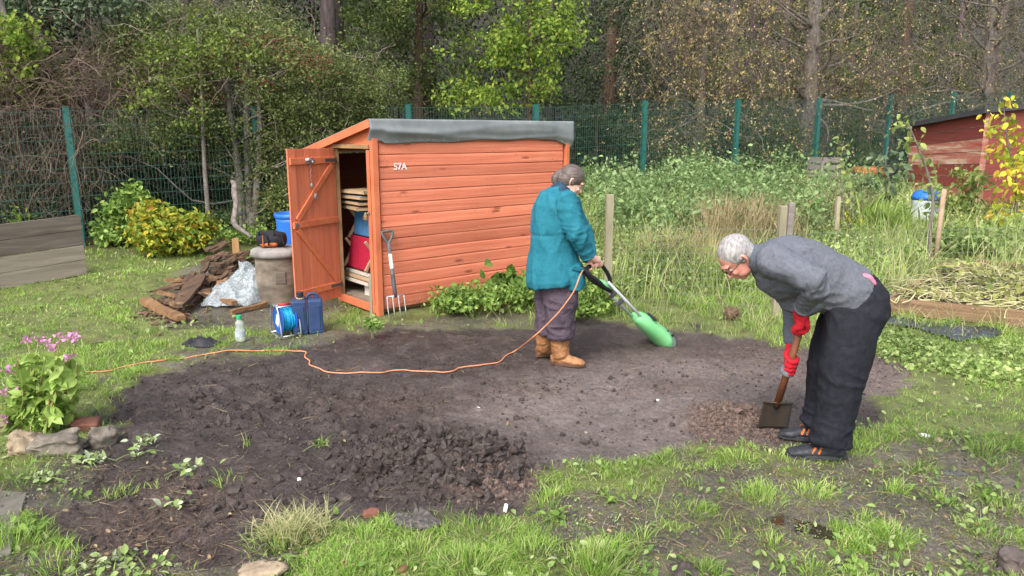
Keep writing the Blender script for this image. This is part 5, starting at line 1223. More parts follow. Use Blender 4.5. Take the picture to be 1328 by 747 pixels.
# ================================================================== small things round the shed
M_ROT = wood_mat('rotten_wood', (.135,.080,.048), (.040,.026,.020), (12, 2, 12), .45, .75, pale=(.25,.16,.10))
M_ROT2 = wood_mat('orange_rotten_wood', (.27,.15,.07), (.10,.055,.03), (12, 2, 12), .3, .7, pale=(.42,.27,.14))
r = random.Random(21); GP_PL = 'rotten planks in the broken wood pile'
def plank(a, b2, za, zb, w, t, m_, label=None, name='rotten_plank'):
    pa = GP(*a); pb = GP(*b2); pa.z += za; pb.z += zb
    mb = MB(); d = pb-pa; n = 7; sd_ = d.cross(Vector((0, 0, 1))).normalized(); up = sd_.cross(d).normalized(); V = []
    ph = r.uniform(0, 9)
    for i in range(n+1):
        s = i/n; ww = w*(1+.15*math.sin(s*5+ph))*(.75 if i in (0, n) else 1); c_ = pa+d*s+up*.006*math.sin(s*7+ph)
        for (x_, z_) in ((-.5, -.5), (.5, -.5), (.5, .5), (-.5, .5)): V.append(c_+sd_*x_*ww*(1+.1*r.uniform(-1, 1))+up*z_*t)
    Q = [(i*4+j, i*4+(j+1) % 4, (i+1)*4+(j+1) % 4, (i+1)*4+j) for i in range(n) for j in range(4)]+[(3, 2, 1, 0), (n*4, n*4+1, n*4+2, n*4+3)]
    mb.add([v[:] for v in V], Q); mb.rough(.004, 12, ph); o = mb.build(name, m_, None, tuple(pa))
    setp(o, label or 'dark splintered plank lying jumbled in the rotten wood pile', 'plank', GP_PL); return o
plank((187,396),(236,420),.05,.05,.10,.05,M_ROT2,'orange brown plank jutting from the near left corner of the rotten pile')
plank((232,412),(262,372),.11,.13,.14,.03,M_ROT,'broad grey plank lying slanted across the top of the rotten pile')
plank((201,389),(262,380),.10,.13,.09,.03,M_ROT,'long grey plank under the broad slanted one')
plank((262,388),(305,402),.08,.07,.09,.04,M_ROT2,'yellowish plank in front of the clear plastic sheet')
plank((300,408),(346,398),.03,.04,.05,.04,M_ROT2,'orange plank at the near right end of the rotten pile')
plank((222,378),(258,375),.06,.10,.07,.03,M_ROT2,'orange splinter of plank at the back left of the pile')
for k in range(34):
    u = r.random(); a = (215+u*105+r.uniform(-14, 14), 402-u*46+r.uniform(-22, 16)); an = r.choice([.35, -.3, 1.2, .1])+r.uniform(-.3, .3); L = r.uniform(12, 34)
    plank(a, (a[0]+L*math.cos(an), a[1]-L*.55*math.sin(an)), .03+.13*r.random(), .03+.13*r.random(), r.uniform(.04, .10), r.uniform(.02, .035), M_ROT if r.random() < .78 else M_ROT2)
for k in range(16):
    a = (258+r.uniform(0, 55), 350-r.uniform(-14, 22)*.9); L = r.uniform(16, 32); an = .45+r.uniform(-.25, .25)
    plank(a, (a[0]+L, a[1]-L*.5*math.sin(an)), .03+.12*r.random(), .05+.15*r.random(), r.uniform(.06, .12), r.uniform(.025, .045), M_ROT)
n_ = 520; u_ = RNG.uniform(0, 1, n_); PX = 195+u_*125+RNG.normal(0, 14, n_); PY = 408-u_*46+RNG.normal(0, 10, n_); q = np.array([Gb(a, b2) for a, b2 in zip(PX, PY)])
V, F = instv(CL_S[2], np.stack([q[:, 0], q[:, 1], Hd(q[:, 0], q[:, 1])+.015], 1), frames(rdir(n_)*[1, 1, .2], rdir(n_, 2)), np.stack([RNG.uniform(.006, .02, n_), RNG.uniform(.02, .07, n_), RNG.uniform(.004, .012, n_)], 1))
setp(mesh_obj('wood_debris', V, F, mat('wood_debris', (.20,.12,.07), (.07,.04,.03), .8, 20, .3, .004, island=.4)), 'splinters and rotten chips spilling from the wood pile', 'debris', None, 'stuff')
p = GP(308, 345); mb = MB(); mb.box((p.x, p.y, p.z+.17), (.085, .05, .36), RZ(.2)); mb.rough(.003, 5, 2)
setp(mb.build('wooden_post', wood_mat('honey_wood', (.40,.24,.10), (.25,.13,.05), (9, 9, 1.5), .1, .7), None, tuple(p), bevel=.004), 'short honey coloured post standing up out of the rotten wood', 'post')
# clear plastic sheet
pc = GP(306, 392); rx_, ry_, hh_ = .38, .27, .44; g = 74; V = []; 
for i in range(g+1):
    for j in range(g+1):
        a = 2*math.pi*i/g; s = j/g; k = 1+.12*math.sin(3*a+1)+.08*math.sin(5*a)
        x = math.cos(a)*rx_*s*k; y = math.sin(a)*ry_*s*k+.12*(1-s)
        prof = (1-s**2.2)*(.75+.25*math.cos(a-.3)); 
        rid = 1-abs(mnoise.noise(Vector((x*6+3, y*6, s*1.5))))*2.2; rid2 = 1-abs(mnoise.noise(Vector((x*15, y*15, 2))))*2
        V.append((pc.x+x+.02*rid, pc.y+y-.03*rid*(s), hz(pc.x+x, pc.y+y)+.012+hh_*prof*(.80+.22*rid)+.022*rid2*(.3+.7*s)*1.0))
Q = [(i*(g+1)+j, i*(g+1)+j+1, (i+1)*(g+1)+j+1, (i+1)*(g+1)+j) for i in range(g) for j in range(g)]
mp_, nt, b = nmat('clear_plastic'); b.inputs['Base Color'].default_value = (.46,.50,.52,1); b.inputs['Roughness'].default_value = .2; b.inputs['Specular IOR Level'].default_value = .8
t_x = tex(nt, 9, 5, .7, dist=1.5); f_ = ramp(nt, t_x.outputs['Fac'], [(.35, .15), (.7, .62)])
tr = N(nt, 'ShaderNodeBsdfTransparent'); tr.inputs[0].default_value = (.93,.96,.97,1); ms = N(nt, 'ShaderNodeMixShader'); nt.links.new(f_, ms.inputs[0]); nt.links.new(tr.outputs[0], ms.inputs[1]); nt.links.new(b.outputs[0], ms.inputs[2]); nt.links.new(ms.outputs[0], nt.nodes['Material Output'].inputs[0])
bump(nt, b, tex(nt, 22, 4, .7, dist=1).outputs['Fac'], .7, .02)
o = mesh_obj('plastic_sheet', V, np.array(Q), mp_, None, tuple(pc), smooth=True); setp(o, 'crumpled heap of clear polythene sheeting leaning on the old barrel', 'sheet'); s_ = o.modifiers.new('s', 'SOLIDIFY'); s_.thickness = .0015
# weathered round barrel with flat top
pb = GP(364, 391); bt = thing('wooden_barrel', 'weathered grey brown round barrel with a wide flat top beside the open door', 'barrel', tuple(pb))
mb = MB(); mb.lathe((pb.x, pb.y, pb.z-.02), [(.205, 0), (.225, .03), (.232, .25), (.228, .45), (.225, .52)], 30); mb.rough(.004, 5, 1)
mb.build('body', mat('stained_barrel', (.185,.15,.115), (.06,.050,.042), .85, 3.2, .5, .006, stretch=(1, 1, 2.2), col3=(.33,.28,.22)), bt, smooth=True)
mb = MB(); mb.lathe((pb.x, pb.y, pb.z-.02), [(.235, .52), (.262, .525), (.268, .55), (.262, .585), (.24, .60), (.10, .606), (.01, .607)], 30); mb.rough(.004, 6, 2)
mb.build('lid', mat('grey_lid', (.33,.31,.29), (.15,.135,.12), .8, 6, .4, .005), bt, smooth=True)
for k, dz in enumerate((.16, .17)):
    pass
mb = MB(); a_ = -1.2; mb.box((pb.x+math.cos(a_)*.228, pb.y+math.sin(a_)*.228, pb.z+.30), (.10, .02, .12), RZ(a_+math.pi/2)); mb.build('side_panel', M_OLD, bt, bevel=.004)
# black and orange tool bag on the barrel
zt = pb.z+.59; gb = thing('tool_bag', 'black and orange holdall lying on the weathered barrel', 'bag', (pb.x-.02, pb.y-.02, zt)); GX = pb.x-.045
mb = MB(); mb.loft([(GX-.14, pb.y, zt+.08), (GX-.13, pb.y, zt+.085), (GX-.05, pb.y-.01, zt+.088), (GX+.05, pb.y, zt+.082), (GX+.13, pb.y, zt+.075), (GX+.145, pb.y, zt+.075)], [.05, .082, .088, .082, .072, .04], [.04, .085, .092, .09, .08, .04], n=14, ref=(0, 1, 0)); mb.rough(.014, 9, 4)
mb.build('body', mat('black_fabric', (.022,.021,.026), (.012,.012,.014), .8, 20, .4, .003), gb, smooth=True)
mb = MB(); mb.ell((GX-.02, pb.y-.055, zt+.035), (.10, .045, .036), n=14, m=8); mb.rough(.01, 12, 2); mb.build('pocket', mat('orange_fabric', (.50,.14,.04), (.3,.08,.03), .8, 20, .3, .003), gb, smooth=True)
for s in (-.07, .09):
    mb = MB(); mb.loft(curve_pts([(GX+s-.05, pb.y-.06, zt+.11), (GX+s-.02, pb.y-.10, zt+.175), (GX+s+.04, pb.y-.11, zt+.14), (GX+s+.07, pb.y-.12, zt+.03)], 4), .008, n=6); mb.build('strap', bpy.data.materials['black_fabric'], gb, smooth=True)
mb = MB(); mb.loft([(GX-.06, pb.y-.105, zt+.13), (GX-.065, pb.y-.108, zt+.01)], .006, n=6); mb.build('strap', bpy.data.materials['orange_fabric'], gb)
x = TX(374, 8.6); z0 = hz(x, 8.6); wb = thing('water_butt', 'bright blue round water butt behind the open shed door', 'water butt', (x, 8.6, z0)); zt2 = CH-(276-172)*8.6/981
mb = MB(); mb.lathe((x, 8.6, z0), [(.17, 0), (.19, .1), (.20, zt2-z0-.1), (.205, zt2-z0-.05)], 24); mb.build('body', M_BLUE, wb, smooth=True)
mb = MB(); mb.lathe((x, 8.6, z0), [(.213, zt2-z0-.05), (.22, zt2-z0-.04), (.22, zt2-z0), (.19, zt2-z0), (.185, zt2-z0-.12)], 24, cap=False); mb.build('rim', M_BLUE, wb, smooth=True)
# jerry can
pj = GP(400, 430); jc = thing('jerry_can', 'dark blue plastic jerry can standing before the open door', 'jerry can', tuple(pj)); RJ = RZ(.30); M_NAVY = mat('navy_plastic', (.035,.065,.15), (.025,.045,.11), .42, 8, .1)
def jp(x_, y_, z_): v = RJ@np.array([x_, y_, z_]); return (pj.x+v[0], pj.y+v[1], pj.z+v[2])
mb = MB(); 
for sx in (-.068, .068): mb.box(jp(sx, 0, .155), (.128, .17, .31), RJ)
mb.build('body', M_NAVY, jc, bevel=.016)
for (sx, sy) in ((-.068, -.088), (.068, -.088)): mb = MB(); mb.box(jp(sx, sy, .15), (.075, .008, .22), RJ); mb.build('rib', M_NAVY, jc, bevel=.003)
mb = MB(); mb.loft(curve_pts([jp(.09, 0, .30), jp(.085, 0, .345), jp(.03, 0, .352), jp(-.01, 0, .31)], 4), .012, n=8); mb.build('handle', M_NAVY, jc, smooth=True)
mb = MB(); mb.lathe(jp(-.055, -.0, .30), [(.024, 0), (.024, .03), (.031, .032), (.031, .07), (.026, .075)], 16); mb.build('cap', mat('black_cap', (.03,.03,.04), None, .4, 8), jc, smooth=False)
mb = MB(); mb.lathe(jp(-.055, -.0, .315), [(.034, 0), (.034, .008)], 16); mb.build('cap_ring', mat('tan_ring', (.6,.45,.25), None, .5, 8), jc)
# cable reel
pr = GP(371, 433); cr_ = thing('cable_reel', 'blue extension cable reel with cyan cable on a silver tube stand', 'cable reel', tuple(pr)); az = math.atan2(.62, .78)
ax_ = Vector((math.cos(az), math.sin(az), 0)); RR = np.array([Vector((-ax_.y, ax_.x, 0)), Vector((0, 0, 1)), ax_]).T; cz = Vector((pr.x, pr.y, pr.z+.145))
M_FL = mat('blue_flange', (.02,.10,.42), (.015,.08,.34), .35, 8, .05)
for s, rr_ in ((-.062, .128), (.062, .122)):
    mb = MB(); mb.lathe(tuple(cz+ax_*s), [(.02, -.004), (rr_-.006, -.004), (rr_, -.001), (rr_, .004), (.02, .005)], 32, R=RR); mb.build('flange', M_FL, cr_, smooth=False)
mb = MB(); 
for k in range(9): 
    for q_ in range(1): 
        c_ = cz+ax_*(-.05+k*.0125); mb.loft([c_+Vector((-ax_.y, ax_.x, 0))*math.cos(a)*(.098+.004*math.sin(k*2.3))+Vector((0, 0, 1))*math.sin(a)*(.098+.004*math.sin(k*2.3)) for a in [i*2*math.pi/28 for i in range(28)]], .0068, n=6, closed=True, ref=tuple(ax_))
mb.lathe(tuple(cz), [(.094, -.055), (.094, .055)], 24, R=RR)
mb.build('cable', mat('cyan_cable', (.015,.36,.62), (.01,.26,.5), .4, 30, .05), cr_, smooth=True)['kind'] = 'stuff'
mb = MB(); mb.box(tuple(cz-ax_*.069+Vector((0, 0, .0))), (.065, .10, .003), np.array([Vector((-ax_.y, ax_.x, 0)), Vector((0, .0, 1)), ax_]).T@RZ(.4)); mb.build('label_plate', M_WH, cr_)
tn = Vector((-ax_.y, ax_.x, 0))
for s in (-.088, .088):
    c_ = Vector((pr.x, pr.y, pr.z))+ax_*s; mb = MB(); mb.loft(curve_pts([c_+tn*.12+Vector((0, 0, .015)), c_+tn*.12+Vector((0, 0, .1)), c_+tn*.07+Vector((0, 0, .265)), c_-tn*.05+Vector((0, 0, .275)), c_-tn*.10+Vector((0, 0, .16)), c_-tn*.12+Vector((0, 0, .015)), c_+tn*.0+Vector((0, 0, .01)), c_+tn*.12+Vector((0, 0, .015))], 5), .0075, n=8, ref=tuple(ax_)); mb.build('stand_hoop', M_STEEL, cr_, smooth=True)
for (a, z_) in ((.07, .262), (-.05, .273), (.115, .02), (-.115, .02)):
    c_ = Vector((pr.x, pr.y, pr.z+z_))+tn*a; mb = MB(); mb.loft([c_-ax_*.088, c_+ax_*.088], .0075, n=8, ref=(0, 0, 1)); mb.build('crossbar', M_STEEL, cr_, smooth=True)
mb = MB(); c_ = Vector((pr.x, pr.y, pr.z+.278)); mb.loft([c_-ax_*.05, c_+ax_*.05], .013, n=10, ref=(0, 0, 1)); mb.build('handle_grip', mat('red_grip', (.5,.03,.04), None, .5, 9), cr_, smooth=True)
# bottle
pt = GP(312, 441); bo = thing('water_bottle', 'clear plastic bottle with green cap standing on the mud', 'bottle', tuple(pt)); mbt, nt, b = nmat('bottle_plastic')
b.inputs['Base Color'].default_value = (.9,.93,.94,1); b.inputs['Roughness'].default_value = .1; b.inputs['Transmission Weight'].default_value = .75; b.inputs['IOR'].default_value = 1.25
mb = MB(); mb.lathe(tuple(pt), [(.03, .002), (.04, .006), (.042, .03), (.040, .06), (.042, .08), (.042, .10), (.030, .13), (.034, .15), (.034, .17), (.017, .195), (.015, .205)], 20); mb.build('body', mbt, bo, smooth=True)
mb = MB(); mb.lathe((pt.x, pt.y, pt.z), [(.043, .045), (.0435, .095)], 20, cap=False); mb.build('label_band', mat('grey_label', (.50,.55,.56), (.35,.40,.42), .4, 12), bo, smooth=True)
mb = MB(); mb.lathe((pt.x, pt.y, pt.z+.20), [(.021, 0), (.022, .002), (.021, .03), (.018, .034)], 18); mb.build('cap', mat('green_cap', (.02,.42,.16), None, .4, 9), bo)
# black cloth
def crumple(name, label, cat, px, py, rx_, ry_, h, m_, seed, n=30, fr=9, **k):
    p = GP(px, py); V = [(p.x, p.y, hz(p.x, p.y)+h)]; g = n; m2 = 12
    for j in range(1, m2+1):
        for i in range(g):
            a = 2*math.pi*i/g; s = j/m2; kk = 1+.25*mnoise.noise(Vector((math.cos(a)*1.5+seed, math.sin(a)*1.5, seed))); x = p.x+math.cos(a)*rx_*s*kk; y = p.y+math.sin(a)*ry_*s*kk
            V.append((x, y, hz(x, y)+.003+h*(1-s**2)*(.55+.9*mnoise.noise(Vector((x*fr, y*fr, seed))))+(h*.35*abs(mnoise.noise(Vector((x*fr*3, y*fr*3, seed))))*(1-s*.6))))
    T = [(0, 1+i, 1+(i+1) % g) for i in range(g)]; Q = [(1+(j-1)*g+i, 1+j*g+i, 1+j*g+(i+1) % g, 1+(j-1)*g+(i+1) % g) for j in range(1, m2) for i in range(g)]
    o = mesh_obj(name, V, [np.array(T), np.array(Q)], m_, None, tuple(p), smooth=k.get('smooth', True)); setp(o, label, cat); s_ = o.modifiers.new('s', 'SOLIDIFY'); s_.thickness = .003; return o
crumple('cloth', 'crumpled black cloth dropped on the mud left of the bottle', 'cloth', 262, 447, .17, .09, .10, mat('wet_black_cloth', (.03,.028,.035), (.015,.014,.018), .6, 12, .4, .004), 3, fr=14)
crumple('muddy_rag', 'grey muddy rag lying where the grass meets the soil', 'rag', 540, 678, .13, .06, .10, mat('muddy_rag', (.20,.18,.165), (.04,.035,.033), .8, 34, .9, .012, detail=8, stretch=(1, 3, 1)), 7, fr=16)
crumple('plastic_scrap', 'dark lump of sodden turf lying on the near grass', 'turf', 448, 720, .045, .04, .05, M_CL, 9, fr=20)
crumple('turf_clod', 'dark clod in the trampled grass at the near right', 'turf', 895, 740, .10, .06, .04, M_CL, 12, fr=20)
# ---- stones and bricks
def stone(name, label, cat, px, py, d, m_, seed, rz=0, tilt=(0, 0), sink=.25, boxy=.5, amp=.2):
    p = GP(px, py); bm = bmesh.new(); bmesh.ops.create_cube(bm, size=1); bmesh.ops.subdivide_edges(bm, edges=bm.edges, cuts=7, use_grid_fill=True)
    V = []
    for v in bm.verts:
        c_ = v.co.copy(); sph = c_.normalized()*.56; q_ = c_.lerp(sph, 1-boxy); q_ += Vector(mnoise.noise_vector(q_*3.1+Vector((seed, 0, 0))))*amp+Vector(mnoise.noise_vector(q_*9+Vector((seed, 3, 0))))*amp*.3; V.append((q_.x*d[0], q_.y*d[1], q_.z*d[2]))
    F = np.array([[v.index for v in f.verts] for f in bm.faces]); bm.free(); V = np.array(V)@(RZ(rz)@RX(tilt[0])@RY(tilt[1])).T+np.array([p.x, p.y, p.z+d[2]*(.5-sink)])
    o = mesh_obj(name, V, F, m_, None, tuple(p), smooth=True); setp(o, label, cat); return o
M_STN = mat('grey_concrete', (.25,.215,.17), (.10,.085,.065), .9, 14, .7, .008, detail=8); M_STB = mat('buff_stone', (.40,.31,.21), (.20,.15,.10), .9, 12, .7, .008, detail=8); M_BRK = mat('red_brick', (.24,.10,.065), (.13,.055,.04), .85, 16, .5, .005)
stone('rubble_stone', 'long grey broken concrete lump below the flowering plant', 'stone', 75, 586, (.24, .13, .12), M_STN, 1, .25, (.1, -.1), .2, .75)
stone('rubble_stone', 'buff rough stone at the left below the flowering plant', 'stone', 32, 584, (.15, .13, .12), M_STB, 5, .5, (0, .2), .2, .5)
stone('rubble_stone', 'square grey stone right of the long concrete lump', 'stone', 133, 571, (.13, .12, .11), M_STN, 9, .6, (.3, .2), .15, .8)
stone('brick', 'broken red brick behind the square grey stone', 'brick', 112, 556, (.15, .10, .07), M_BRK, 3, .3, (.2, .1), .2, .85, .05)
stone('rubble_stone', 'small brown stone at the left edge behind the plant', 'stone', 5, 560, (.12, .1, .1), M_STB, 14, .5)
stone('brick', 'small piece of red brick lying in the near grass edge', 'brick', 482, 665, (.08, .05, .04), M_BRK, 4, .3, amp=.08)
stone('brick', 'orange chip of brick in the grass at the bottom', 'brick', 446, 738, (.05, .04, .03), M_BRK, 6, .3, amp=.08)
stone('brick', 'red brick chip near the bottom edge in the grass', 'brick', 521, 741, (.05, .035, .025), M_BRK, 8, .9, amp=.08)
stone('rubble_stone', 'pale flat stone half sunk at the bottom edge', 'stone', 342, 748, (.16, .10, .07), M_STB, 18, .2, sink=.4)
stone('rubble_stone', 'grey brown rock in the mud at the bottom right corner', 'stone', 1312, 738, (.12, .10, .10), mat('dark_rock', (.14,.11,.095), (.07,.055,.05), .8, 14, .6, .006), 22, .8)
stone('dug_clod', 'brown clod thrown up on the grass edge behind the plot', 'clod', 948, 416, (.13, .10, .12), mat('clod_brown', (.16,.095,.06), (.07,.042,.03), .9, 20, .7, .01), 25, 0, sink=.1, amp=.3)
stone('white_stick', 'short white stick poking from the grass edge', 'stick', 655, 660, (.018, .018, .06), M_WH, 2, 0, (.1, .2), .1, .9, .05)
for i, (a, b2) in enumerate(((620,527),(487,610),(388,621),(401,575),(853,515),(760,556),(1200,566),(1216,572))):
    stone('pebble', ['pale pebble on the raked soil right of centre', 'pale pebble left of the dark clod heap', 'small white pebble low on the dark soil', 'small pale pebble in the middle of the dark soil', 'white pebble on the pale soil below the tiller', 'pale pebble between the clods and the spade', 'pale leaf shaped stone in the mud right of the man', 'second pale flat stone in the mud right of the man'][i], 'pebble', a, b2, (.022, .018, .012) if i < 6 else (.06, .04, .015), M_STB if i % 2 else M_WH, 30+i, i)
# grey slab path at the left edge
sp = [Gb(*q_) for q_ in ((-120,628),(35,640),(20,690),(14,720),(-160,760))]; mb = MB(); zc_ = hz(-1.9, 3.2)
mb.prism([(a, b2) for a, b2 in sp], (0, 0, zc_-.02), (1, 0, 0), (0, 1, 0), (0, 0, 1), .045); mb.rough(.006, 3, 1)
setp(mb.build('paving_slab', mat('wet_slab', (.17,.15,.125), (.10,.088,.072), .45, 6, .3, .004), None, (sp[0][0], sp[0][1], zc_), bevel=.006), 'wet grey paving slab at the bottom left edge', 'slab')
# uprooted leafy weeds lying on the soil
r = random.Random(3)
F_UP = fol('uprooted_leaf', [(.20,.30,.08),(.32,.42,.14),(.60,.64,.48)], .45, .3)
for i, (a, b2, s, n, lb) in enumerate(((230,408+248,.055,7,'single broad green leaf weed lying on the dark soil'),(245,612,.05,10,'uprooted pale leafed weed at the left edge of the soil'),(180,588,.06,9,'white backed leaves lying beside the grey stones'),(120,595,.055,22,'green weed growing right of the grey stones'),(190,575,.045,18,'yellow brown heap of pulled weeds'),(55,625,.05,12,'pale leafed weed below the stones'),(180,720,.06,7,'long pale leaf stalk near the bottom left'),(125,735,.05,12,'leafy weed at the very bottom left'),(418,580,.03,9,'tiny green tuft of weed in the middle of the dark soil'),(1230,570,.05,5,'pale round leaf lying in the mud right of the man'),(1285,645,.045,9,'bluish leafed weed at the far right of the mud'),(730,672,.05,14,'broad leafed weed in the grass below the clods'),(1010,735,.05,8,'broad leaves among the mud at the bottom'),(795,655,.05,9,'flat leafed weed in the near grass'),(30,690,.05,14,'nettle like weed at the left edge'),(1110,738,.05,12,'yellow green leaves at the bottom right'))):
    p = GP(a, b2); wp = thing('uprooted_weed' if i < 8 else 'weed_plant', lb, 'weed', tuple(p)); n2 = int(n*2.2); s *= .72
    for k in range(2):
        an = r.uniform(0, 6.3); mb = MB(); mb.loft(curve_pts([p+Vector((0, 0, .008)), p+Vector((math.cos(an)*.06, math.sin(an)*.06, .03)), p+Vector((math.cos(an)*.13, math.sin(an)*.10, .012))], 4), .0028, n=5, ref=(0, 0, 1)); mb.build('stem', M_STEM, wp)
    pos = np.array(p[:])+RNG.normal(size=(n2, 3))*np.array([s, s*.8, 0])+np.array([0, 0, 1])*RNG.uniform(.012, .05, n2)[:, None]; V, F = leafset(pos, s, BIGLEAF, 0, 1.3, .4); mesh_obj('foliage', V, F, F_UP if i < 8 else F_SH1, wp)['kind'] = 'stuff'
# ---- digging fork leaning on the shed
fb = GP(517, 417); ft = J(502, 300, 7.02); fk = thing('digging_fork', 'digging fork with grey handle leaning against the shed corner', 'garden fork', tuple(fb)); M_DK = mat('grey_plastic', (.10,.115,.12), (.07,.08,.085), .5, 12, .1)
dd = (ft-fb); L = dd.length; d_ = dd.normalized(); sx = Vector((math.cos(SA*.55), math.sin(SA*.55), 0)); sx = (sx-d_*sx.dot(d_)).normalized()
def fp_(a, s, o=0): return fb+d_*a+sx*s+d_.cross(sx)*o
mb = MB(); mb.loft([fp_(.30, 0), fp_(.40, 0), fp_(L-.11, 0)], [.017, .018, .016], n=12); mb.build('shaft', M_DK, fk, smooth=True)
mb = MB(); mb.loft(curve_pts([fp_(L-.12, 0), fp_(L-.07, -.032), fp_(L-.005, -.052), fp_(L, 0), fp_(L-.005, .052), fp_(L-.07, .032), fp_(L-.12, 0)], 5), .0125, n=10); mb.build('grip', M_DK, fk, smooth=True)
mb = MB(); mb.loft([fp_(L-.36, 0), fp_(L-.22, 0)], .0175, n=12, cap=False); mb.build('sticker', M_WH, fk)
mb = MB(); mb.loft([fp_(.22, 0), fp_(.27, 0), fp_(.44, 0)], [.012, .02, .021], n=12); mb.build('socket', mat('dark_socket', (.06,.06,.065), None, .5, 9), fk, smooth=True)
mb = MB(); mb.loft([fp_(.235, -.083), fp_(.235, .083)], .0075, n=8); mb.build('crosspiece', M_STEEL, fk, smooth=True)
for s in (-.08, -.027, .027, .08):
    mb = MB(); mb.loft([fp_(.24, s), fp_(.22, s*1.02), fp_(.10, s*1.05, .012), fp_(-.01, s*1.02, -.004)], [.0065, .007, .006, .002], n=8); mb.build('tine', M_STEEL, fk, smooth=True)
# ---- tiller pushed by the person in teal
def TY(px): return 5.42+(px-757)/88.0*.62
def TP(px, py, dy=0): return J(px, py, TY(px)+dy)
ti = thing('electric_tiller', 'green electric hand tiller with silver twin tubes and black loop handle', 'tiller', tuple(GP(848, 441))); M_BLK = mat('black_plastic_grip', (.018,.018,.02), None, .4, 12, .05)
mb = MB(); mb.loft(curve_pts([TP(758,350), TP(764,360), TP(773,367), TP(783,371), TP(790,369), TP(791,362), TP(787,353), TP(781,345), TP(775,341), TP(768,343), TP(761,348), TP(758,350)], 3), [.016]*34, n=10); mb.build('loop_handle', M_BLK, ti, smooth=True)
mb = MB(); mb.loft([TP(755,347), TP(766,359), TP(781,370), TP(792,377)], [.016, .024, .027, .02], n=12); mb.build('motor_grip', M_BLK, ti, smooth=True)
M_LG = mat('green_shell', (.22,.60,.25), (.15,.50,.18), .38, 5, .04, spec=.5)
mb = MB(); mb.loft([TP(775,364), TP(783,369), TP(793,376)], [.02, .03, .018], n=10); mb.build('switch_cover', M_LG, ti, smooth=True)
for (a, b2, c_, d2, dy) in ((789,366,852,433,-.05),(783,373,824,415,.06)):
    mb = MB(); mb.loft([TP(a, b2, dy), TP(c_, d2, dy)], .0115, n=10); mb.build('tube', mat('silver_tube', (.62,.63,.65), (.5,.51,.53), .3, 12, 0, metal=.35), ti, smooth=True)
for (a, b2) in ((797,381),(806,391)):
    mb = MB(); mb.bar(TP(a-5, b2+4, .06), TP(a+3, b2-4, -.05), .03, .03); mb.build('clamp', mat('grey_clamp', (.16,.165,.17), None, .5, 9), ti, bevel=.004)
hA = TP(825,409); hB = TP(862,436); mb = MB(); ax2 = (hB-hA); sdv = Vector((0, 1, 0)); sdv = (sdv-ax2.normalized()*sdv.dot(ax2.normalized())).normalized(); upv = ax2.normalized().cross(sdv)
if upv.z < 0: upv = -upv
hA2 = hA-upv*.01
an_ = ax2.normalized(); LH = ax2.length
ks = [(0, 0, .026, .05), (.05, .0, .044, .065), (.18, .004, .062, .09), (.42, .0, .070, .11), (.66, -.006, .076, .125), (.84, -.012, .080, .14), (.95, -.016, .084, .15), (.97, -.016, .074, .14)]
mb.loft([hA2+an_*LH*s+upv*z_ for s, z_, _, _ in ks], [q_[2] for q_ in ks], [q_[3] for q_ in ks], n=26, ref=tuple(sdv)); mb.build('shell', M_LG, ti, smooth=True)
mb = MB(); mb.loft([hA2+an_*LH*.955-upv*.014, hA2+an_*LH*1.05-upv*.018, hA2+an_*LH*1.08-upv*.02], [.088, .091, .080], [.154, .157, .145], n=26, ref=tuple(sdv)); mb.build('guard_lip', mat('grey_lip', (.10,.11,.11), None, .5, 9), ti, smooth=True)
mb = MB(); mb.loft([hA2+an_*LH*.30+upv*.070, hA2+an_*LH*.36+upv*.078, hA2+an_*LH*.40+upv*.086], [.004, .012, .004], [.05, .07, .05], n=10, ref=tuple(sdv)); mb.build('seam_clip', M_BLK, ti)
for s in (-.07, 0, .07):
    c_ = hA2+ax2*.92+sdv*s; c_.z = GP(852, 441).z+.055; mb = MB()
    for k in range(6):
        a = k*math.pi/3+s*9; q_ = c_+Vector((math.cos(a), 0, math.sin(a)))*.068; mb.bar(c_, q_, .018, .008, (0, 1, 0))
    mb.build('tine_star', M_BLK, ti)['kind'] = 'stuff'
# ---- orange cord
pts = [TP(757,349), J(752,358,5.25), J(744,378,5.22), J(727,402,5.25), J(706,424,5.3), J(688,440,5.35)]
pts += [GP(a, b2, .010) for a, b2 in ((670,454),(650,466),(628,472),(600,475),(575,481),(545,479),(520,478),(495,483),(470,484),(450,484),(425,481),(405,475),(399,466),(394,456),(383,453),(360,455),(330,454),(300,457),(270,460),(235,465),(205,470),(175,474),(145,480),(112,484))]
cp = curve_pts(pts, 6)
for i, p in enumerate(cp):
    if i > 36: p.z = max(p.z, hz(p.x, p.y)+.006); p.x += .012*math.sin(i*.9); p.y += .008*math.sin(i*.5+1)
mb = MB(); mb.loft(cp, .0050, n=7, ref=(0, 0, 1)); setp(mb.build('extension_cord', mat('orange_cord', (.74,.30,.15), (.6,.22,.10), .5, 20, 0), None, tuple(cp[-1]), smooth=True), 'thin orange extension cord trailing over the soil from the tiller', 'cord')
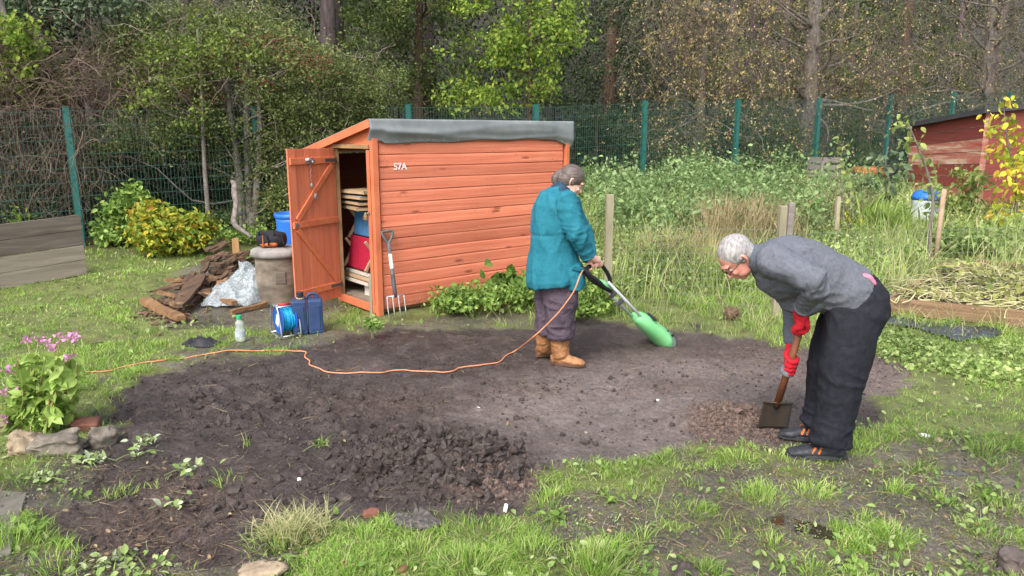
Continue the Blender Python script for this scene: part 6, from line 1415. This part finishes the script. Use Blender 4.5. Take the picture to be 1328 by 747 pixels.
# ---- spade held by the man
M_WOODH = wood_mat('spade_wood', (.26,.095,.04), (.13,.05,.025), (10, 10, 2), .1, .4, pale=(.40,.19,.08))
sa = J(1036, 434, 3.93); sb = J(1008, 524, 4.10); bd = Vector(GP(1003, 553)); bd.z += 0
spd = thing('spade', 'wooden handled garden spade with a muddy square blade pressed into the soil', 'spade', tuple(bd))
ds = (sb-sa).normalized()
mb = MB(); mb.loft([sa, sa.lerp(sb, .5), sb], [.0195, .020, .021], n=12); mb.build('shaft', M_WOODH, spd, smooth=True)
yy_ = Vector((.25, .97, 0)); yy_ = (yy_-ds*yy_.dot(ds)).normalized()
HG = sa-ds*.085
mb = MB(); mb.loft(curve_pts([sa+ds*.01, sa-ds*.03-yy_*.03, HG-yy_*.055, HG, HG+yy_*.055, sa-ds*.03+yy_*.03, sa+ds*.01], 4), .0125, n=10); mb.build('grip', M_WOODH, spd, smooth=True)
mb = MB(); mb.loft([sa.lerp(sb, .72), sb, J(1006,528,4.11)], [.019, .021, .016], n=12); mb.build('socket', mat('old_steel', (.07,.05,.04), (.035,.025,.02), .45, 14, .2, metal=.4), spd, smooth=True)
V = []; nu_, nv_ = 10, 12
cs_ = [J(990,521,4.10), J(1028,524,4.06), J(1022,556,4.13), J(981,556,4.17)]
for i in range(nu_+1):
    for j in range(nv_+1):
        u, v = i/nu_, j/nv_; p = (cs_[0]*(1-u)+cs_[1]*u)*(1-v)+(cs_[3]*(1-u)+cs_[2]*u)*v; p = p+Vector((0, .022*(1-(2*u-1)**2), 0)); V.append(p[:])
Q = [(i*(nv_+1)+j, (i+1)*(nv_+1)+j, (i+1)*(nv_+1)+j+1, i*(nv_+1)+j+1) for i in range(nu_) for j in range(nv_)]
bl_o = mesh_obj('blade', V, np.array(Q), mat('muddy_blade', (.060,.045,.035), (.030,.028,.026), .4, 9, .4, .003, col3=(.040,.043,.042)), spd, smooth=True); s_ = bl_o.modifiers.new('s', 'SOLIDIFY'); s_.thickness = .004
mb = MB(); mb.loft([cs_[0]+Vector((-.003, 0, 0)), cs_[1]+Vector((.003, 0, 0))], .0065, n=8, ref=(0, 0, 1)); mb.build('tread', bpy.data.materials['old_steel'], spd, smooth=True)
# ================================================================== people
def skin(name, shapes, m_, parent, voxel=.008, smooth=3, folds=None, label=None):
    """shapes: MB of closed overlapping volumes -> one continuous remeshed surface"""
    off = np.array(WL[parent.name]); V = np.concatenate(shapes.V); F = []
    me = bpy.data.meshes.new('tmp'); fl = []
    for q in shapes.Q: fl += q.tolist()
    for q in shapes.T: fl += q.tolist()
    me.from_pydata((V-off).tolist(), [], fl); me.update()
    bm = bmesh.new(); bm.from_mesh(me); bmesh.ops.recalc_face_normals(bm, faces=bm.faces); bm.to_mesh(me); bm.free()
    o = bpy.data.objects.new('tmp', me); COL.objects.link(o)
    rm = o.modifiers.new('r', 'REMESH'); rm.mode = 'VOXEL'; rm.voxel_size = voxel
    if smooth: s_ = o.modifiers.new('s', 'SMOOTH'); s_.iterations = smooth; s_.factor = .5
    dg = bpy.context.evaluated_depsgraph_get(); dg.update(); m2 = bpy.data.meshes.new_from_object(o.evaluated_get(dg)); bpy.data.objects.remove(o)
    if folds:
        n = len(m2.vertices); co = np.empty(n*3); nr = np.empty(n*3); m2.vertices.foreach_get('co', co); m2.vertex_normals.foreach_get('vector', nr); co = co.reshape(-1, 3); nr = nr.reshape(-1, 3)
        d = np.array([folds(Vector(c)+Vector(off)) for c in co]); co = co+nr*d[:, None]; m2.vertices.foreach_set('co', co.ravel())
    m2.name = name; m2.materials.clear(); m2.materials.append(m_); m2.polygons.foreach_set('use_smooth', np.ones(len(m2.polygons), bool)); m2.update()
    o = bpy.data.objects.new(name, m2); COL.objects.link(o); o.parent = parent; WL[o.name] = WL[parent.name]
    if label: o['label'] = label
    return o
def nz(p, f, s=0): return mnoise.noise(Vector((p.x*f[0]+s, p.y*f[1]+s, p.z*f[2]+s)))
def ridge(p, f, s=0): return 1-min(1, abs(nz(p, f, s))*3.2)
def head_frame(c, fwd, up):
    f = Vector(fwd).normalized(); u = Vector(up); u = (u-f*u.dot(f)).normalized(); l = u.cross(f); return Vector(c), f, u, l
def head(mb, hf, k=1.0):
    c, f, u, l = hf; R = np.array([f, l, u]).T
    def P(a, b, d): return c+(f*a+l*b+u*d)*k
    mb.ell(P(-.012, 0, .035), (.098*k, .076*k, .088*k), R, 20, 14)      # cranium
    mb.ell(P(.022, 0, -.03), (.070*k, .062*k, .078*k), R, 16, 12)       # face
    mb.ell(P(.052, 0, -.083), (.030*k, .034*k, .024*k), R, 12, 8)       # chin
    mb.ell(P(.030, .036, -.055), (.045*k, .024*k, .034*k), R, 12, 8); mb.ell(P(.030, -.036, -.055), (.045*k, .024*k, .034*k), R, 12, 8)
    mb.loft([P(.082, 0, .018), P(.098, 0, -.012), P(.108, 0, -.030), P(.090, 0, -.037)], [.008*k, .010*k, .014*k, .010*k], n=10, ref=tuple(l))  # nose
    mb.ell(P(.082, .0, .030), (.020*k, .052*k, .012*k), R, 12, 8)       # brow
    for s in (-1, 1):
        mb.ell(P(.072, s*.034, -.025), (.020*k, .018*k, .016*k), R, 10, 8)   # cheek
        mb.loft([P(-.004, s*.076, -.035), P(-.014, s*.088, -.008), P(-.016, s*.089, .018), P(-.002, s*.080, .026)], [.007*k, .010*k, .011*k, .006*k], [.005*k]*4, n=8, ref=tuple(l))  # ear
    mb.ell(P(.086, 0, -.054), (.012*k, .024*k, .006*k), R, 10, 6); mb.ell(P(.083, 0, -.066), (.012*k, .021*k, .006*k), R, 10, 6)
    return P
def grip_hand(mb, wrist, bar, bdir, palm_from, fr=.0085, br=.014, scale=1.0, fingers=4, sp=2.35):
    """palm between wrist and bar, fingers closed round the bar, thumb round the other way"""
    w_, B, D = Vector(wrist), Vector(bar), Vector(bdir).normalized(); o = Vector(palm_from); o = (o-D*o.dot(D)).normalized(); t = D.cross(o).normalized()
    R_ = br+fr*1.0; kn = B+o*(R_+.012*scale)
    mb.loft([w_, w_.lerp(kn, .35), w_.lerp(kn, .75), kn+(kn-w_).normalized()*.006], [.021*scale, .020*scale, .021*scale, .018*scale], [.026*scale, .034*scale, .042*scale, .040*scale], n=14, ref=tuple(D))
    for i in range(fingers):
        off = D*(i-1.5)*(fr*sp); ln = (1, 1.08, 1.0, .82)[i]; P = []; 
        for q in range(9):
            a = -.35+ln*4.3*q/8; P.append(B+off+o*math.cos(a)*R_+t*math.sin(a)*R_)
        P = [kn+off*.9]+P; mb.loft(P, [fr*1.15]+[fr*(1.06-.03*q+(.07 if q in (3, 6) else 0)) for q in range(9)], n=9, ref=tuple(D))
    P = []; 
    for q in range(6):
        a = -.2-2.5*q/5; P.append(B-D*(fr*2.45*2.1)+o*math.cos(a)*(R_+.002)+t*math.sin(a)*(R_+.002)+D*fr*q*.35)
    mb.loft([w_.lerp(kn, .35)-D*.018*scale]+P, [fr*1.5, fr*1.35, fr*1.2, fr*1.15, fr*1.1, fr*1.0, fr*.85], n=9, ref=tuple(D))
def mskin(name, col, col2):
    m, nt, b = nmat(name); t = tex(nt, 14, 4, .6); c = ramp(nt, t.outputs['Fac'], [(.3, col2), (.7, col)]); nt.links.new(c, b.inputs['Base Color']); b.inputs['Roughness'].default_value = .5
    b.inputs['Subsurface Weight'].default_value = .12; b.inputs['Subsurface Radius'].default_value = (.02,.008,.004); bump(nt, b, tex(nt, 120, 4, .6).outputs['Fac'], .2, .002); return m
M_SK1 = mskin('ruddy_skin', (.62,.29,.22), (.50,.20,.15)); M_SK2 = mskin('pale_skin', (.66,.38,.29), (.55,.28,.21))
def hair_mat(name, a, b2, st):
    m, nt, b = nmat(name); t = tex(nt, 1, 6, .7, stretch=st); c = ramp(nt, t.outputs['Fac'], [(.35, b2), (.65, a)]); nt.links.new(c, b.inputs['Base Color']); b.inputs['Roughness'].default_value = .55; bump(nt, b, t.outputs['Fac'], .6, .003); return m
M_EYE = mat('eye_white', (.32,.28,.26), None, .2, 10, 0)
# ------------------------------------------------------------------ the bending man
mroot = thing('person', 'man bending forward in grey sweater, black trousers and red gloves, holding a spade', 'person', tuple(GP(1060, 590)))
Ym = 3.92
def MJ(px, py, y=Ym): return J(px, py, y)
hc = MJ(957, 335, 3.93); hf = head_frame(hc, (-.60, -.10, -.80), (-.80, -.03, .60)); c, f, u, l = hf
K = .98
mb = MB(); HP = head(mb, hf, K)
mb.loft([HP(-.03, 0, -.03), MJ(974,334), MJ(990,338), MJ(1008,343)], [.058, .056, .062, .085], [.055, .056, .07, .13], n=16)
mb.loft([MJ(995,340), MJ(1030,347), MJ(1068,362), MJ(1102,388)], [.085, .115, .11, .10], [.12, .13, .12, .12], n=18)      # torso under the clothes
for (a, b2, c_, d2) in (((1105,412,3.82),(1092,490,3.80),(1080,560,3.80),.085), ((1088,412,4.0),(1072,485,4.02),(1060,543,4.04),.085)):
    mb.loft([MJ(*a), MJ(*b2), MJ(*c_)], [.085, .06, .042], n=14)
# arms
nS, nE, nW = MJ(1002,338,3.71), MJ(1062,366,3.53), MJ(1040,402,3.76)
fS, fE, fW = MJ(1005,345,4.12), MJ(1030,400,4.20), MJ(1026,452,4.10)
for (a, b2, c_) in ((nS, nE, nW), (fS, fE, fW)): mb.loft([MJ(1008,345), a, b2, c_], [.05, .040, .034, .025], n=14, ref=(.2, 0, 1))
grip1 = (nW, HG+Vector((0, 0, .0)), yy_, nW-HG)
gb2 = sa.lerp(sb, .42)
HN = MB(); grip_hand(mb, nW, HG, yy_, nW-HG, .008, .0125); grip_hand(mb, fW, gb2, ds, fW-gb2, .008, .0165)
skin('body', mb, M_SK1, mroot, .0062, 2)
# gloves over the hands
M_GLV = mat('red_glove', (.62,.018,.035), (.45,.012,.025), .8, 22, .5, .004); M_GLG = mat('grey_glove_palm', (.20,.20,.22), (.12,.12,.13), .8, 20, .4, .003)
HG1 = HG+Vector((-.018, -.015, 0)); g1 = MB(); grip_hand(g1, nW+(HG1-nW)*.10, HG1, yy_, nW-HG, .0175, .0135, 1.75, sp=1.8); g1.loft([nW-(HG-nW)*.20, nW+(HG-nW)*.15], [.036, .034], n=14); skin('glove', g1, M_GLV, mroot, .006, 2, lambda p: .0025*ridge(p, (40, 40, 40)))
g2 = MB(); grip_hand(g2, fW+(gb2-fW)*.1, gb2, ds, fW-gb2+Vector((.0, 0, .03)), .0145, .0165, 1.4, sp=1.95); g2.loft([fW-(gb2-fW)*.4+Vector((.005, 0, .03)), fW+(gb2-fW)*.15], [.036, .034], n=14); skin('glove', g2, M_GLV, mroot, .006, 2, lambda p: .0025*ridge(p, (40, 40, 40)))
gc = MB(); gq = gb2; gc.loft([gq+ds*.026, gq+ds*.034, gq+ds*.058, gq+ds*.066], [.030, .040, .040, .030], n=16); skin('glove_edge', gc, M_GLG, mroot, .006, 2, lambda p: .002*ridge(p, (40, 40, 40)))
# hair: a thin cap of short white hair, leaving the face free
hm = MB(); R3 = np.array([f, l, u]).T
hm.ell(HP(-.020, 0, .040), (.100*K, .083*K, .092*K), R3, 22, 14); hm.ell(HP(-.050, 0, -.012), (.062*K, .075*K, .072*K), R3, 18, 12)
hm.ell(HP(-.002, .070, .012), (.022*K, .014*K, .030*K), R3, 10, 8); hm.ell(HP(-.002, -.070, .012), (.022*K, .014*K, .030*K), R3, 10, 8)
skin('hair', hm, hair_mat('white_hair', (.40,.375,.365), (.17,.155,.15), (90, 90, 30)), mroot, .005, 2, lambda p: .0016*nz(p, (70, 70, 40))+.0006*nz(p, (190, 190, 80)))
for s in (-1, 1):
    e = MB(); e.ell(HP(.079, s*.031, .002), (.009, .010, .009), R3, 10, 8); e.build('eye', M_EYE, mroot, smooth=True)
gl = MB()
for s in (-1, 1):
    ce = HP(.100, s*.032, .0); gl.loft([ce+(l*math.cos(a)*.024+u*math.sin(a)*.017) for a in [i*2*math.pi/16 for i in range(16)]], .0022, n=6, closed=True, ref=tuple(f))
    gl.loft([HP(.100, s*.056, .004), HP(.05, s*.078, .006), HP(-.005, s*.086, .008)], .0024, n=6, ref=tuple(u))
gl.loft([HP(.104, -.009, .004), HP(.107, 0, .006), HP(.104, .009, .004)], .002, n=6, ref=tuple(u)); gl.build('glasses', mat('dark_frame', (.06,.02,.02), None, .3, 9, 0), mroot, smooth=True)
# sweater
def fold_sw(p):
    q = .006*ridge(p, (6, 5, 13), 1)+.004*nz(p, (14, 14, 18), 5)
    q += .012*max(0, 1-(p-nE).length/.17)*ridge(p, (24, 10, 8), 3)-.010*max(0, 1-(p-MJ(1040,372,3.68)).length/.07)
    q += .010*max(0, 1-(p-MJ(1040,395)).length/.3)*ridge(p, (9, 6, 20), 8); return q
sw = MB()
sw.loft([MJ(976,333), MJ(984,335), MJ(998,341), MJ(1020,347), MJ(1045,353), MJ(1075,366), MJ(1098,379), MJ(1106,384)],
        [.072, .080, .142, .180, .172, .160, .163, .150], [.070, .085, .172, .182, .165, .160, .17, .165], n=28)
slv = MB(); slv.loft([MJ(1000,341,3.86), nS+Vector((.01, 0, 0)), nS.lerp(nE, .45), nE, nE.lerp(nW, .12), nE.lerp(nW, .6), nW+(nE-nW)*.06], [.085, .088, .072, .062, .063, .048, .040], n=18, ref=(.2, 0, 1))
sw.loft([MJ(1000,345,4.0), fS, fS.lerp(fE, .5), fE, fE.lerp(fW, .5), fW+(fE-fW)*.08], [.09, .085, .07, .062, .052, .040], n=18, ref=(1, 0, .2))
sw.ell(tuple(MJ(1040,385,3.95)), (.13, .15, .10), None, 18, 12)
M_SWT = mat('grey_knit', (.135,.142,.165), (.10,.106,.125), .9, 60, .5, .003, spec=.1, folds=.25)
swo = skin('sweater', sw, M_SWT, mroot, .0085, 3, fold_sw); skin('sleeve', slv, M_SWT, mroot, .0075, 2, lambda p: fold_sw(p)+.004*ridge(p, (20, 12, 9), 3))
def ringm(c_, axis_, ra, rb, th, ref, n=30): 
    c_ = Vector(c_); ax_ = Vector(axis_).normalized(); rf = Vector(ref); rf = (rf-ax_*rf.dot(ax_)).normalized(); q = ax_.cross(rf); return [c_+q*math.cos(a)*ra+rf*math.sin(a)*rb for a in [i*2*math.pi/n for i in range(n)]]
cu = MB(); cu.loft(ringm(nW+(nE-nW)*.10, nE-nW, .041, .041, 0, (0, 1, 0)), .010, n=8, closed=True, ref=tuple((nE-nW).normalized())); cu.build('cuff', M_SWT, mroot, smooth=True)
co2 = MB(); co2.loft([MJ(969,333), MJ(976,334), MJ(984,336)], [.066, .074, .084], [.066, .074, .09], n=26, cap=True); skin('collar', co2, mat('dark_grey_knit', (.10,.115,.14), (.075,.085,.105), .85, 60, .5, .003), mroot, .006, 2, lambda p: .003*ridge(p, (20, 20, 20)))
# watch
wt = MB(); wc = nW+(nE-nW)*.085; wt.loft(ringm(wc, nE-nW, .044, .044, 0, (0, 1, 0), 20), .006, n=6, closed=True, ref=tuple((nE-nW).normalized())); wt.build('watch_strap', M_DK, mroot, smooth=True)
wt = MB(); wax = Vector((-.15, -.9, .35)).normalized(); q_ = wax.orthogonal().normalized(); wt.lathe(tuple(wc+wax*.045), [(.019, -.004), (.021, 0), (.021, .008), (.016, .010)], 20, R=np.array([q_, wax.cross(q_), wax]).T); wt.build('watch', M_STEEL, mroot, smooth=False)
wt = MB(); wt.lathe(tuple(wc+wax*.0555), [(.0155, 0), (.0155, .0008)], 20, R=np.array([q_, wax.cross(q_), wax]).T); wt.build('watch_face', mat('watch_face', (.62,.64,.62), None, .2, 9, 0), mroot)
# pink shirt tail and belt
sh = MB(); sh.loft([MJ(1113,356,3.84), MJ(1126,360,3.83), MJ(1134,370,3.83)], [.014, .017, .012], [.035, .04, .03], n=18); skin('shirt', sh, mat('pink_shirt', (.66,.20,.28), (.55,.15,.22), .8, 20, .3, .003), mroot, .01, 2, lambda p: .004*ridge(p, (14, 14, 14)))
def fold_tr(p):
    zr = p.z; q = .009*ridge(p, (7, 6, 2.2), 2)+.004*nz(p, (14, 14, 7), 7); w_ = p.z+.6*(p.x-1.7)+.15*nz(p, (3, 3, 3))
    q += .016*max(0, 1-abs(zr-.12)/.16)*ridge(p, (6, 5, 15), 1); pw = Vector((p.x, p.y, w_)); q += .009*max(0, 1-abs(zr-.47)/.16)*ridge(pw, (4, 4, 11), 4); q += .009*max(0, 1-abs(zr-.80)/.14)*ridge(pw, (7, 6, 9), 9); return q
tr_ = MB()
tr_.loft([MJ(1103,382), MJ(1110,390), MJ(1110,404,3.91), MJ(1106,425,3.91), MJ(1102,440,3.91)], [.155, .158, .152, .125, .10], [.175, .18, .185, .175, .15], n=26)
tr_.loft([MJ(1108,402,3.84), MJ(1104,425,3.82), MJ(1098,455,3.80), MJ(1092,490,3.79), MJ(1085,530,3.79), MJ(1079,558,3.79), MJ(1077,574,3.79)], [.135, .140, .134, .118, .106, .100, .100], [.11, .115, .112, .105, .10, .098, .10], n=24)
tr_.loft([MJ(1098,402,3.98), MJ(1088,425,4.0), MJ(1080,455,4.02), MJ(1072,490,4.03), MJ(1068,520,4.04), MJ(1063,540,4.04), MJ(1061,550,4.04)], [.12, .125, .12, .108, .100, .092, .09], [.11, .11, .105, .10, .095, .09, .09], n=24)
M_TRS = mat('black_trousers', (.020,.021,.028), (.012,.0125,.017), .8, 30, .35, .003, spec=.15, folds=.18)
skin('trousers', tr_, M_TRS, mroot, .0085, 2, fold_tr)
pk = MB(); pk.bar(MJ(1128,368,3.80), MJ(1133,376,3.79), .02, .012, (0, 1, 0)); pk.build('belt_loop', M_TRS, mroot)
# shoes
def shoe(name, heel, toe, w, hgt, m_, msole, parent, accent=None, shaft=None, yb=0):
    h_, t_ = Vector(heel), Vector(toe); d = (t_-h_); L = d.length; d.normalize(); s = Vector((0, 0, 1)).cross(d)
    def Q(a, b2, z): return h_+d*a*L+s*b2+Vector((0, 0, z))
    m3 = MB(); m3.loft([Q(.03, 0, hgt*.42), Q(.12, 0, hgt*.5), Q(.32, 0, hgt*.52), Q(.55, 0, hgt*.42), Q(.75, 0, hgt*.33), Q(.90, 0, hgt*.27), Q(.985, 0, hgt*.22)], [hgt*.38, hgt*.5, hgt*.52, hgt*.40, hgt*.31, hgt*.25, hgt*.13], [w*.34, w*.40, w*.40, w*.45, w*.5, w*.42, w*.22], n=18, ref=tuple(s))
    if shaft: m3.loft(shaft[0], shaft[1], shaft[2], n=18)
    else: m3.loft([Q(.25, 0, hgt*.6), Q(.22, 0, hgt*1.15)], [w*.42, w*.40], n=16, ref=tuple(s))
    skin(name, m3, m_, parent, .006, 2, lambda p: .004*ridge(p, (18, 18, 26), 3)+.002*nz(p, (30, 30, 30)))
    o = MB(); n = 22; pr = []
    for i in range(n):
        a = i*2*math.pi/n; x_ = .5+.52*math.cos(a); ww = w*.5*math.sin(a)*(1 if x_ > .5 else .82)*(1.05); pr.append((x_*L, ww))
    o.prism(pr, tuple(h_+Vector((0, 0, -.004))), tuple(d), tuple(s), (0, 0, 1), .026); o.build('sole', msole, parent, bevel=.004)
    if accent:
        for k in (0, 1):
            for sd_ in (-1, 1):
                a_ = MB(); a_.bar(Q(.50+.10*k, sd_*w*.455, hgt*.42), Q(.44+.10*k, sd_*w*.34, hgt*.80), .012, .006, tuple(s)); a_.build('stripe', accent, parent)
    for k in range(4):
        la_ = MB(); la_.loft([Q(.38+.09*k, -w*.22, hgt*(.93-.10*k)), Q(.40+.09*k, 0, hgt*(1.0-.11*k)), Q(.38+.09*k, w*.22, hgt*(.93-.10*k))], .003, n=5, ref=tuple(d)); 
        if accent: la_.build('lace', M_BLK, parent)
M_SHOE = mat('black_shoe', (.040,.042,.050), (.022,.023,.028), .5, 25, .3, .003); M_SOLE = mat('rubber_sole', (.055,.057,.062), (.03,.03,.032), .6, 20, .2)
M_ORA = mat('orange_stripe', (.75,.20,.05), None, .5, 9, 0)
pn_ = GP(1095, 592); pn2 = GP(1026, 586); zf = .012
shoe('shoe', (pn_.x-.0, 3.80, pn_.z+zf), (pn_.x-.31, 3.84, pn_.z+zf), .105, .085, M_SHOE, M_SOLE, mroot, M_ORA)
pf_ = GP(1074, 566); shoe('shoe', (pf_.x-.0, 4.05, hz(pf_.x, 4.05)+zf), (pf_.x-.285, 4.10, hz(pf_.x-.28, 4.1)+zf), .10, .085, M_SHOE, M_SOLE, mroot, M_ORA)
# ------------------------------------------------------------------ the person with the tiller
wroot = thing('person', 'person in teal jacket, purple grey trousers and tan boots pushing the green tiller', 'person', tuple(GP(722, 468)))
Yw = 5.56
def WJ(px, py, y=Yw): return J(px, py, y)
hc = WJ(741, 236, 5.58); hf = head_frame(hc, (.84, -.04, -.54), (.50, .08, .86)); c, f, u, l = hf; K = .93
mb = MB(); HP2 = head(mb, hf, K)
mb.loft([HP2(-.02, 0, -.03), WJ(731,246), WJ(726,256), WJ(722,270)], [.052, .050, .058, .09], [.05, .05, .07, .12], n=16)
mb.loft([WJ(724,258), WJ(721,285), WJ(718,320), WJ(720,360)], [.09, .12, .115, .12], [.14, .15, .13, .15], n=18)
for (a, b2, c_) in (((723,365,5.50),(726,405,5.49),(727,445,5.50)), ((712,365,5.64),(712,405,5.66),(707,445,5.66))): mb.loft([WJ(*a), WJ(*b2), WJ(*c_)], [.085, .06, .045], n=14)
wS, wE, wW = WJ(735,262,5.40), WJ(747,302,5.36), WJ(765,336,5.44)
vS, vE, vW = WJ(738,266,5.74), WJ(757,305,5.78), WJ(766,341,5.62)
for (a, b2, c_) in ((wS, wE, wW), (vS, vE, vW)): mb.loft([WJ(726,262), a, b2, c_], [.05, .042, .034, .024], n=14, ref=(1, 0, .2))
hb = TP(775, 342); hd_ = (TP(783,347)-TP(768,343)).normalized(); grip_hand(mb, wW, hb, hd_, Vector((-.4, -.3, .9)), .0082, .016, .95)
hb2 = TP(764, 345, .02); grip_hand(mb, vW, hb2, Vector((0, 1, 0)), vW-hb2, .008, .016, .9)
skin('body', mb, M_SK2, wroot, .0062, 2)
for s in (-1, 1): e = MB(); e.ell(HP2(.077, s*.029, .004), (.010, .010, .010), np.array([f, l, u]).T, 10, 8); e.build('eye', M_EYE, wroot, smooth=True)
hm = MB(); R3 = np.array([f, l, u]).T
hm.ell(HP2(-.020, 0, .042), (.104*K, .086*K, .094*K), R3, 22, 14); hm.ell(HP2(-.045, 0, -.010), (.072*K, .080*K, .072*K), R3, 18, 12)
hm.ell(HP2(.0, .066, .010), (.030*K, .018*K, .04*K), R3, 12, 8); hm.ell(HP2(.0, -.066, .010), (.030*K, .018*K, .04*K), R3, 12, 8)
tb = HP2(-.11, 0, .0); hm.loft(curve_pts([HP2(-.085, 0, .01), tb, tb+Vector((-.035, -.02, -.03)), tb+Vector((-.03, -.03, -.085))], 4), [.030, .034, .037, .038, .036, .036, .036, .034, .032, .028, .024, .018, .010], n=12)
skin('hair', hm, hair_mat('grey_brown_hair', (.13,.098,.082), (.05,.037,.031), (25, 25, 120)), wroot, .005, 2, lambda p: .0022*ridge(p, (30, 30, 110), 2))
# jacket
def fold_jk(p):
    q = .011*ridge(p, (7, 7, 2.4), 4)+.004*nz(p, (15, 15, 9), 1); q += .009*max(0, 1-(p-wE).length/.18)*ridge(p, (10, 8, 24), 2); q += .008*max(0, 1-abs(p.z-1.02)/.10)*ridge(p, (22, 22, 5), 6)
    q -= .006*math.exp(-((p.z-1.015-.10*(p.x-.3)-.01*nz(p, (8, 8, 8)))/.012)**2)*(1 if p.y < 5.9 else 0); return q
jk = MB()
def ring_tilt(a, b2): return a
jk.loft([WJ(730,243), WJ(728,249), WJ(724,256), WJ(721,268), WJ(719,285), WJ(718,306), WJ(718,325), WJ(718,345), WJ(719,360), WJ(720,366)],
        [.060, .082, .138, .165, .172, .168, .178, .202, .216, .214], [.060, .10, .180, .205, .205, .195, .202, .225, .235, .23], n=32)
jsl = MB(); jsl.loft([WJ(729,262,5.50), wS, wS.lerp(wE, .5), wE, wE.lerp(wW, .5), wW+(wE-wW)*.10], [.085, .090, .080, .070, .062, .050], n=18, ref=(1, 0, .2))
jk.loft([WJ(730,262,5.62), vS, vS.lerp(vE, .5), vE, vE.lerp(vW, .5), vW+(vE-vW)*.10], [.085, .088, .078, .068, .060, .048], n=18, ref=(1, 0, .2))
jk.loft([WJ(738,345,5.50), WJ(744,365,5.50), WJ(745,373,5.50)], [.09, .085, .08], [.14, .15, .15], n=16)
M_TEAL = mat('teal_jacket', (.022,.165,.215), (.015,.125,.170), .75, 20, .4, .003, spec=.15, folds=.15)
skin('jacket', jk, M_TEAL, wroot, .0090, 3, fold_jk); skin('sleeve', jsl, M_TEAL, wroot, .0080, 2, lambda p: fold_jk(p)+.006*ridge(p, (8, 8, 15), 7))
cl_ = MB(); cl_.loft([WJ(733,240), WJ(730,244), WJ(727,250)], [.062, .072, .092], [.060, .072, .10], n=24); skin('collar', cl_, mat('navy_collar', (.018,.05,.09), (.012,.035,.07), .7, 20, .3, .003), wroot, .006, 2)
cu = MB(); cu.loft(ringm(wW+(wE-wW)*.12, wE-wW, .047, .047, 0, (0, 1, 0)), .009, n=8, closed=True, ref=tuple((wE-wW).normalized())); cu.build('cuff', M_TEAL, wroot, smooth=True)
pk = MB(); pk.bar(WJ(742,347,5.345), WJ(756,350,5.38), .035, .01, (0, 1, 0)); pk.build('pocket_flap', M_TEAL, wroot, bevel=.004)
def fold_wt(p):
    q = .010*ridge(p, (8, 8, 2.5), 2)+.004*nz(p, (15, 15, 9), 7); q += .015*max(0, 1-abs(p.z-.27)/.13)*ridge(p, (6, 6, 15), 1); q += .009*max(0, 1-abs(p.z-.5)/.12)*ridge(p, (7, 5, 13), 4); return q
tw = MB()
tw.loft([WJ(719,340), WJ(721,360), WJ(722,378)], [.16, .165, .12], [.18, .18, .15], n=24)
tw.loft([WJ(726,360,5.50), WJ(728,385,5.48), WJ(727,405,5.48), WJ(727,425,5.49), WJ(728,437,5.49)], [.135, .130, .112, .100, .093], [.10, .105, .10, .092, .09], n=22)
tw.loft([WJ(715,360,5.64), WJ(713,385,5.66), WJ(711,405,5.66), WJ(708,425,5.66), WJ(707,433,5.66)], [.125, .115, .098, .086, .08], [.10, .10, .095, .088, .085], n=22)
skin('trousers', tw, mat('purple_grey_trousers', (.095,.072,.092), (.068,.050,.066), .85, 24, .4, .003, spec=.12, folds=.4), wroot, .009, 3, fold_wt)
M_TAN = mat('tan_leather', (.30,.135,.055), (.16,.075,.035), .55, 9, .35, .004, col3=(.42,.22,.10), folds=.25); M_TSOLE = mat('brown_sole', (.13,.065,.04), (.08,.04,.025), .7, 12)
bn = GP(716, 469); bz_ = bn.z+.008
shoe('boot', (bn.x-.01, 5.52, bz_), (bn.x+.245, 5.44, bz_), .10, .088, M_TAN, M_TSOLE, wroot, None, shaft=([WJ(726,426,5.50), WJ(726,442,5.50), Vector((bn.x+.065, 5.50, bz_+.06))], [.080, .072, .066], [.080, .072, .066]))
bf = GP(699, 464); bz2 = bf.z+.008
shoe('boot', (bf.x-.02, 5.70, bz2), (bf.x+.20, 5.80, bz2), .10, .085, M_TAN, M_TSOLE, wroot, None, shaft=([WJ(706,424,5.68), WJ(706,442,5.68), Vector((bf.x+.045, 5.69, bz2+.06))], [.072, .066, .062], [.075, .068, .062]))

for cx3, cy3, yy3, r3 in ((726, 428, 5.50, .086), (706, 425, 5.68, .076)):
    cu = MB(); cu.loft(ringm(WJ(cx3, cy3, yy3), (0, 0, 1), r3, r3, 0, (0, 1, 0), 26), .007, n=6, closed=True, ref=(0, 0, 1)); cu.build('boot_cuff', M_TSOLE, wroot, smooth=True)
z1 = MB(); z1.loft(curve_pts([WJ(727,251,5.36), WJ(722,262,5.345), WJ(724,285,5.35)], 5), .003, n=5); z1.build('seam', mat('dark_teal', (.010,.09,.12), None, .8, 9), wroot)
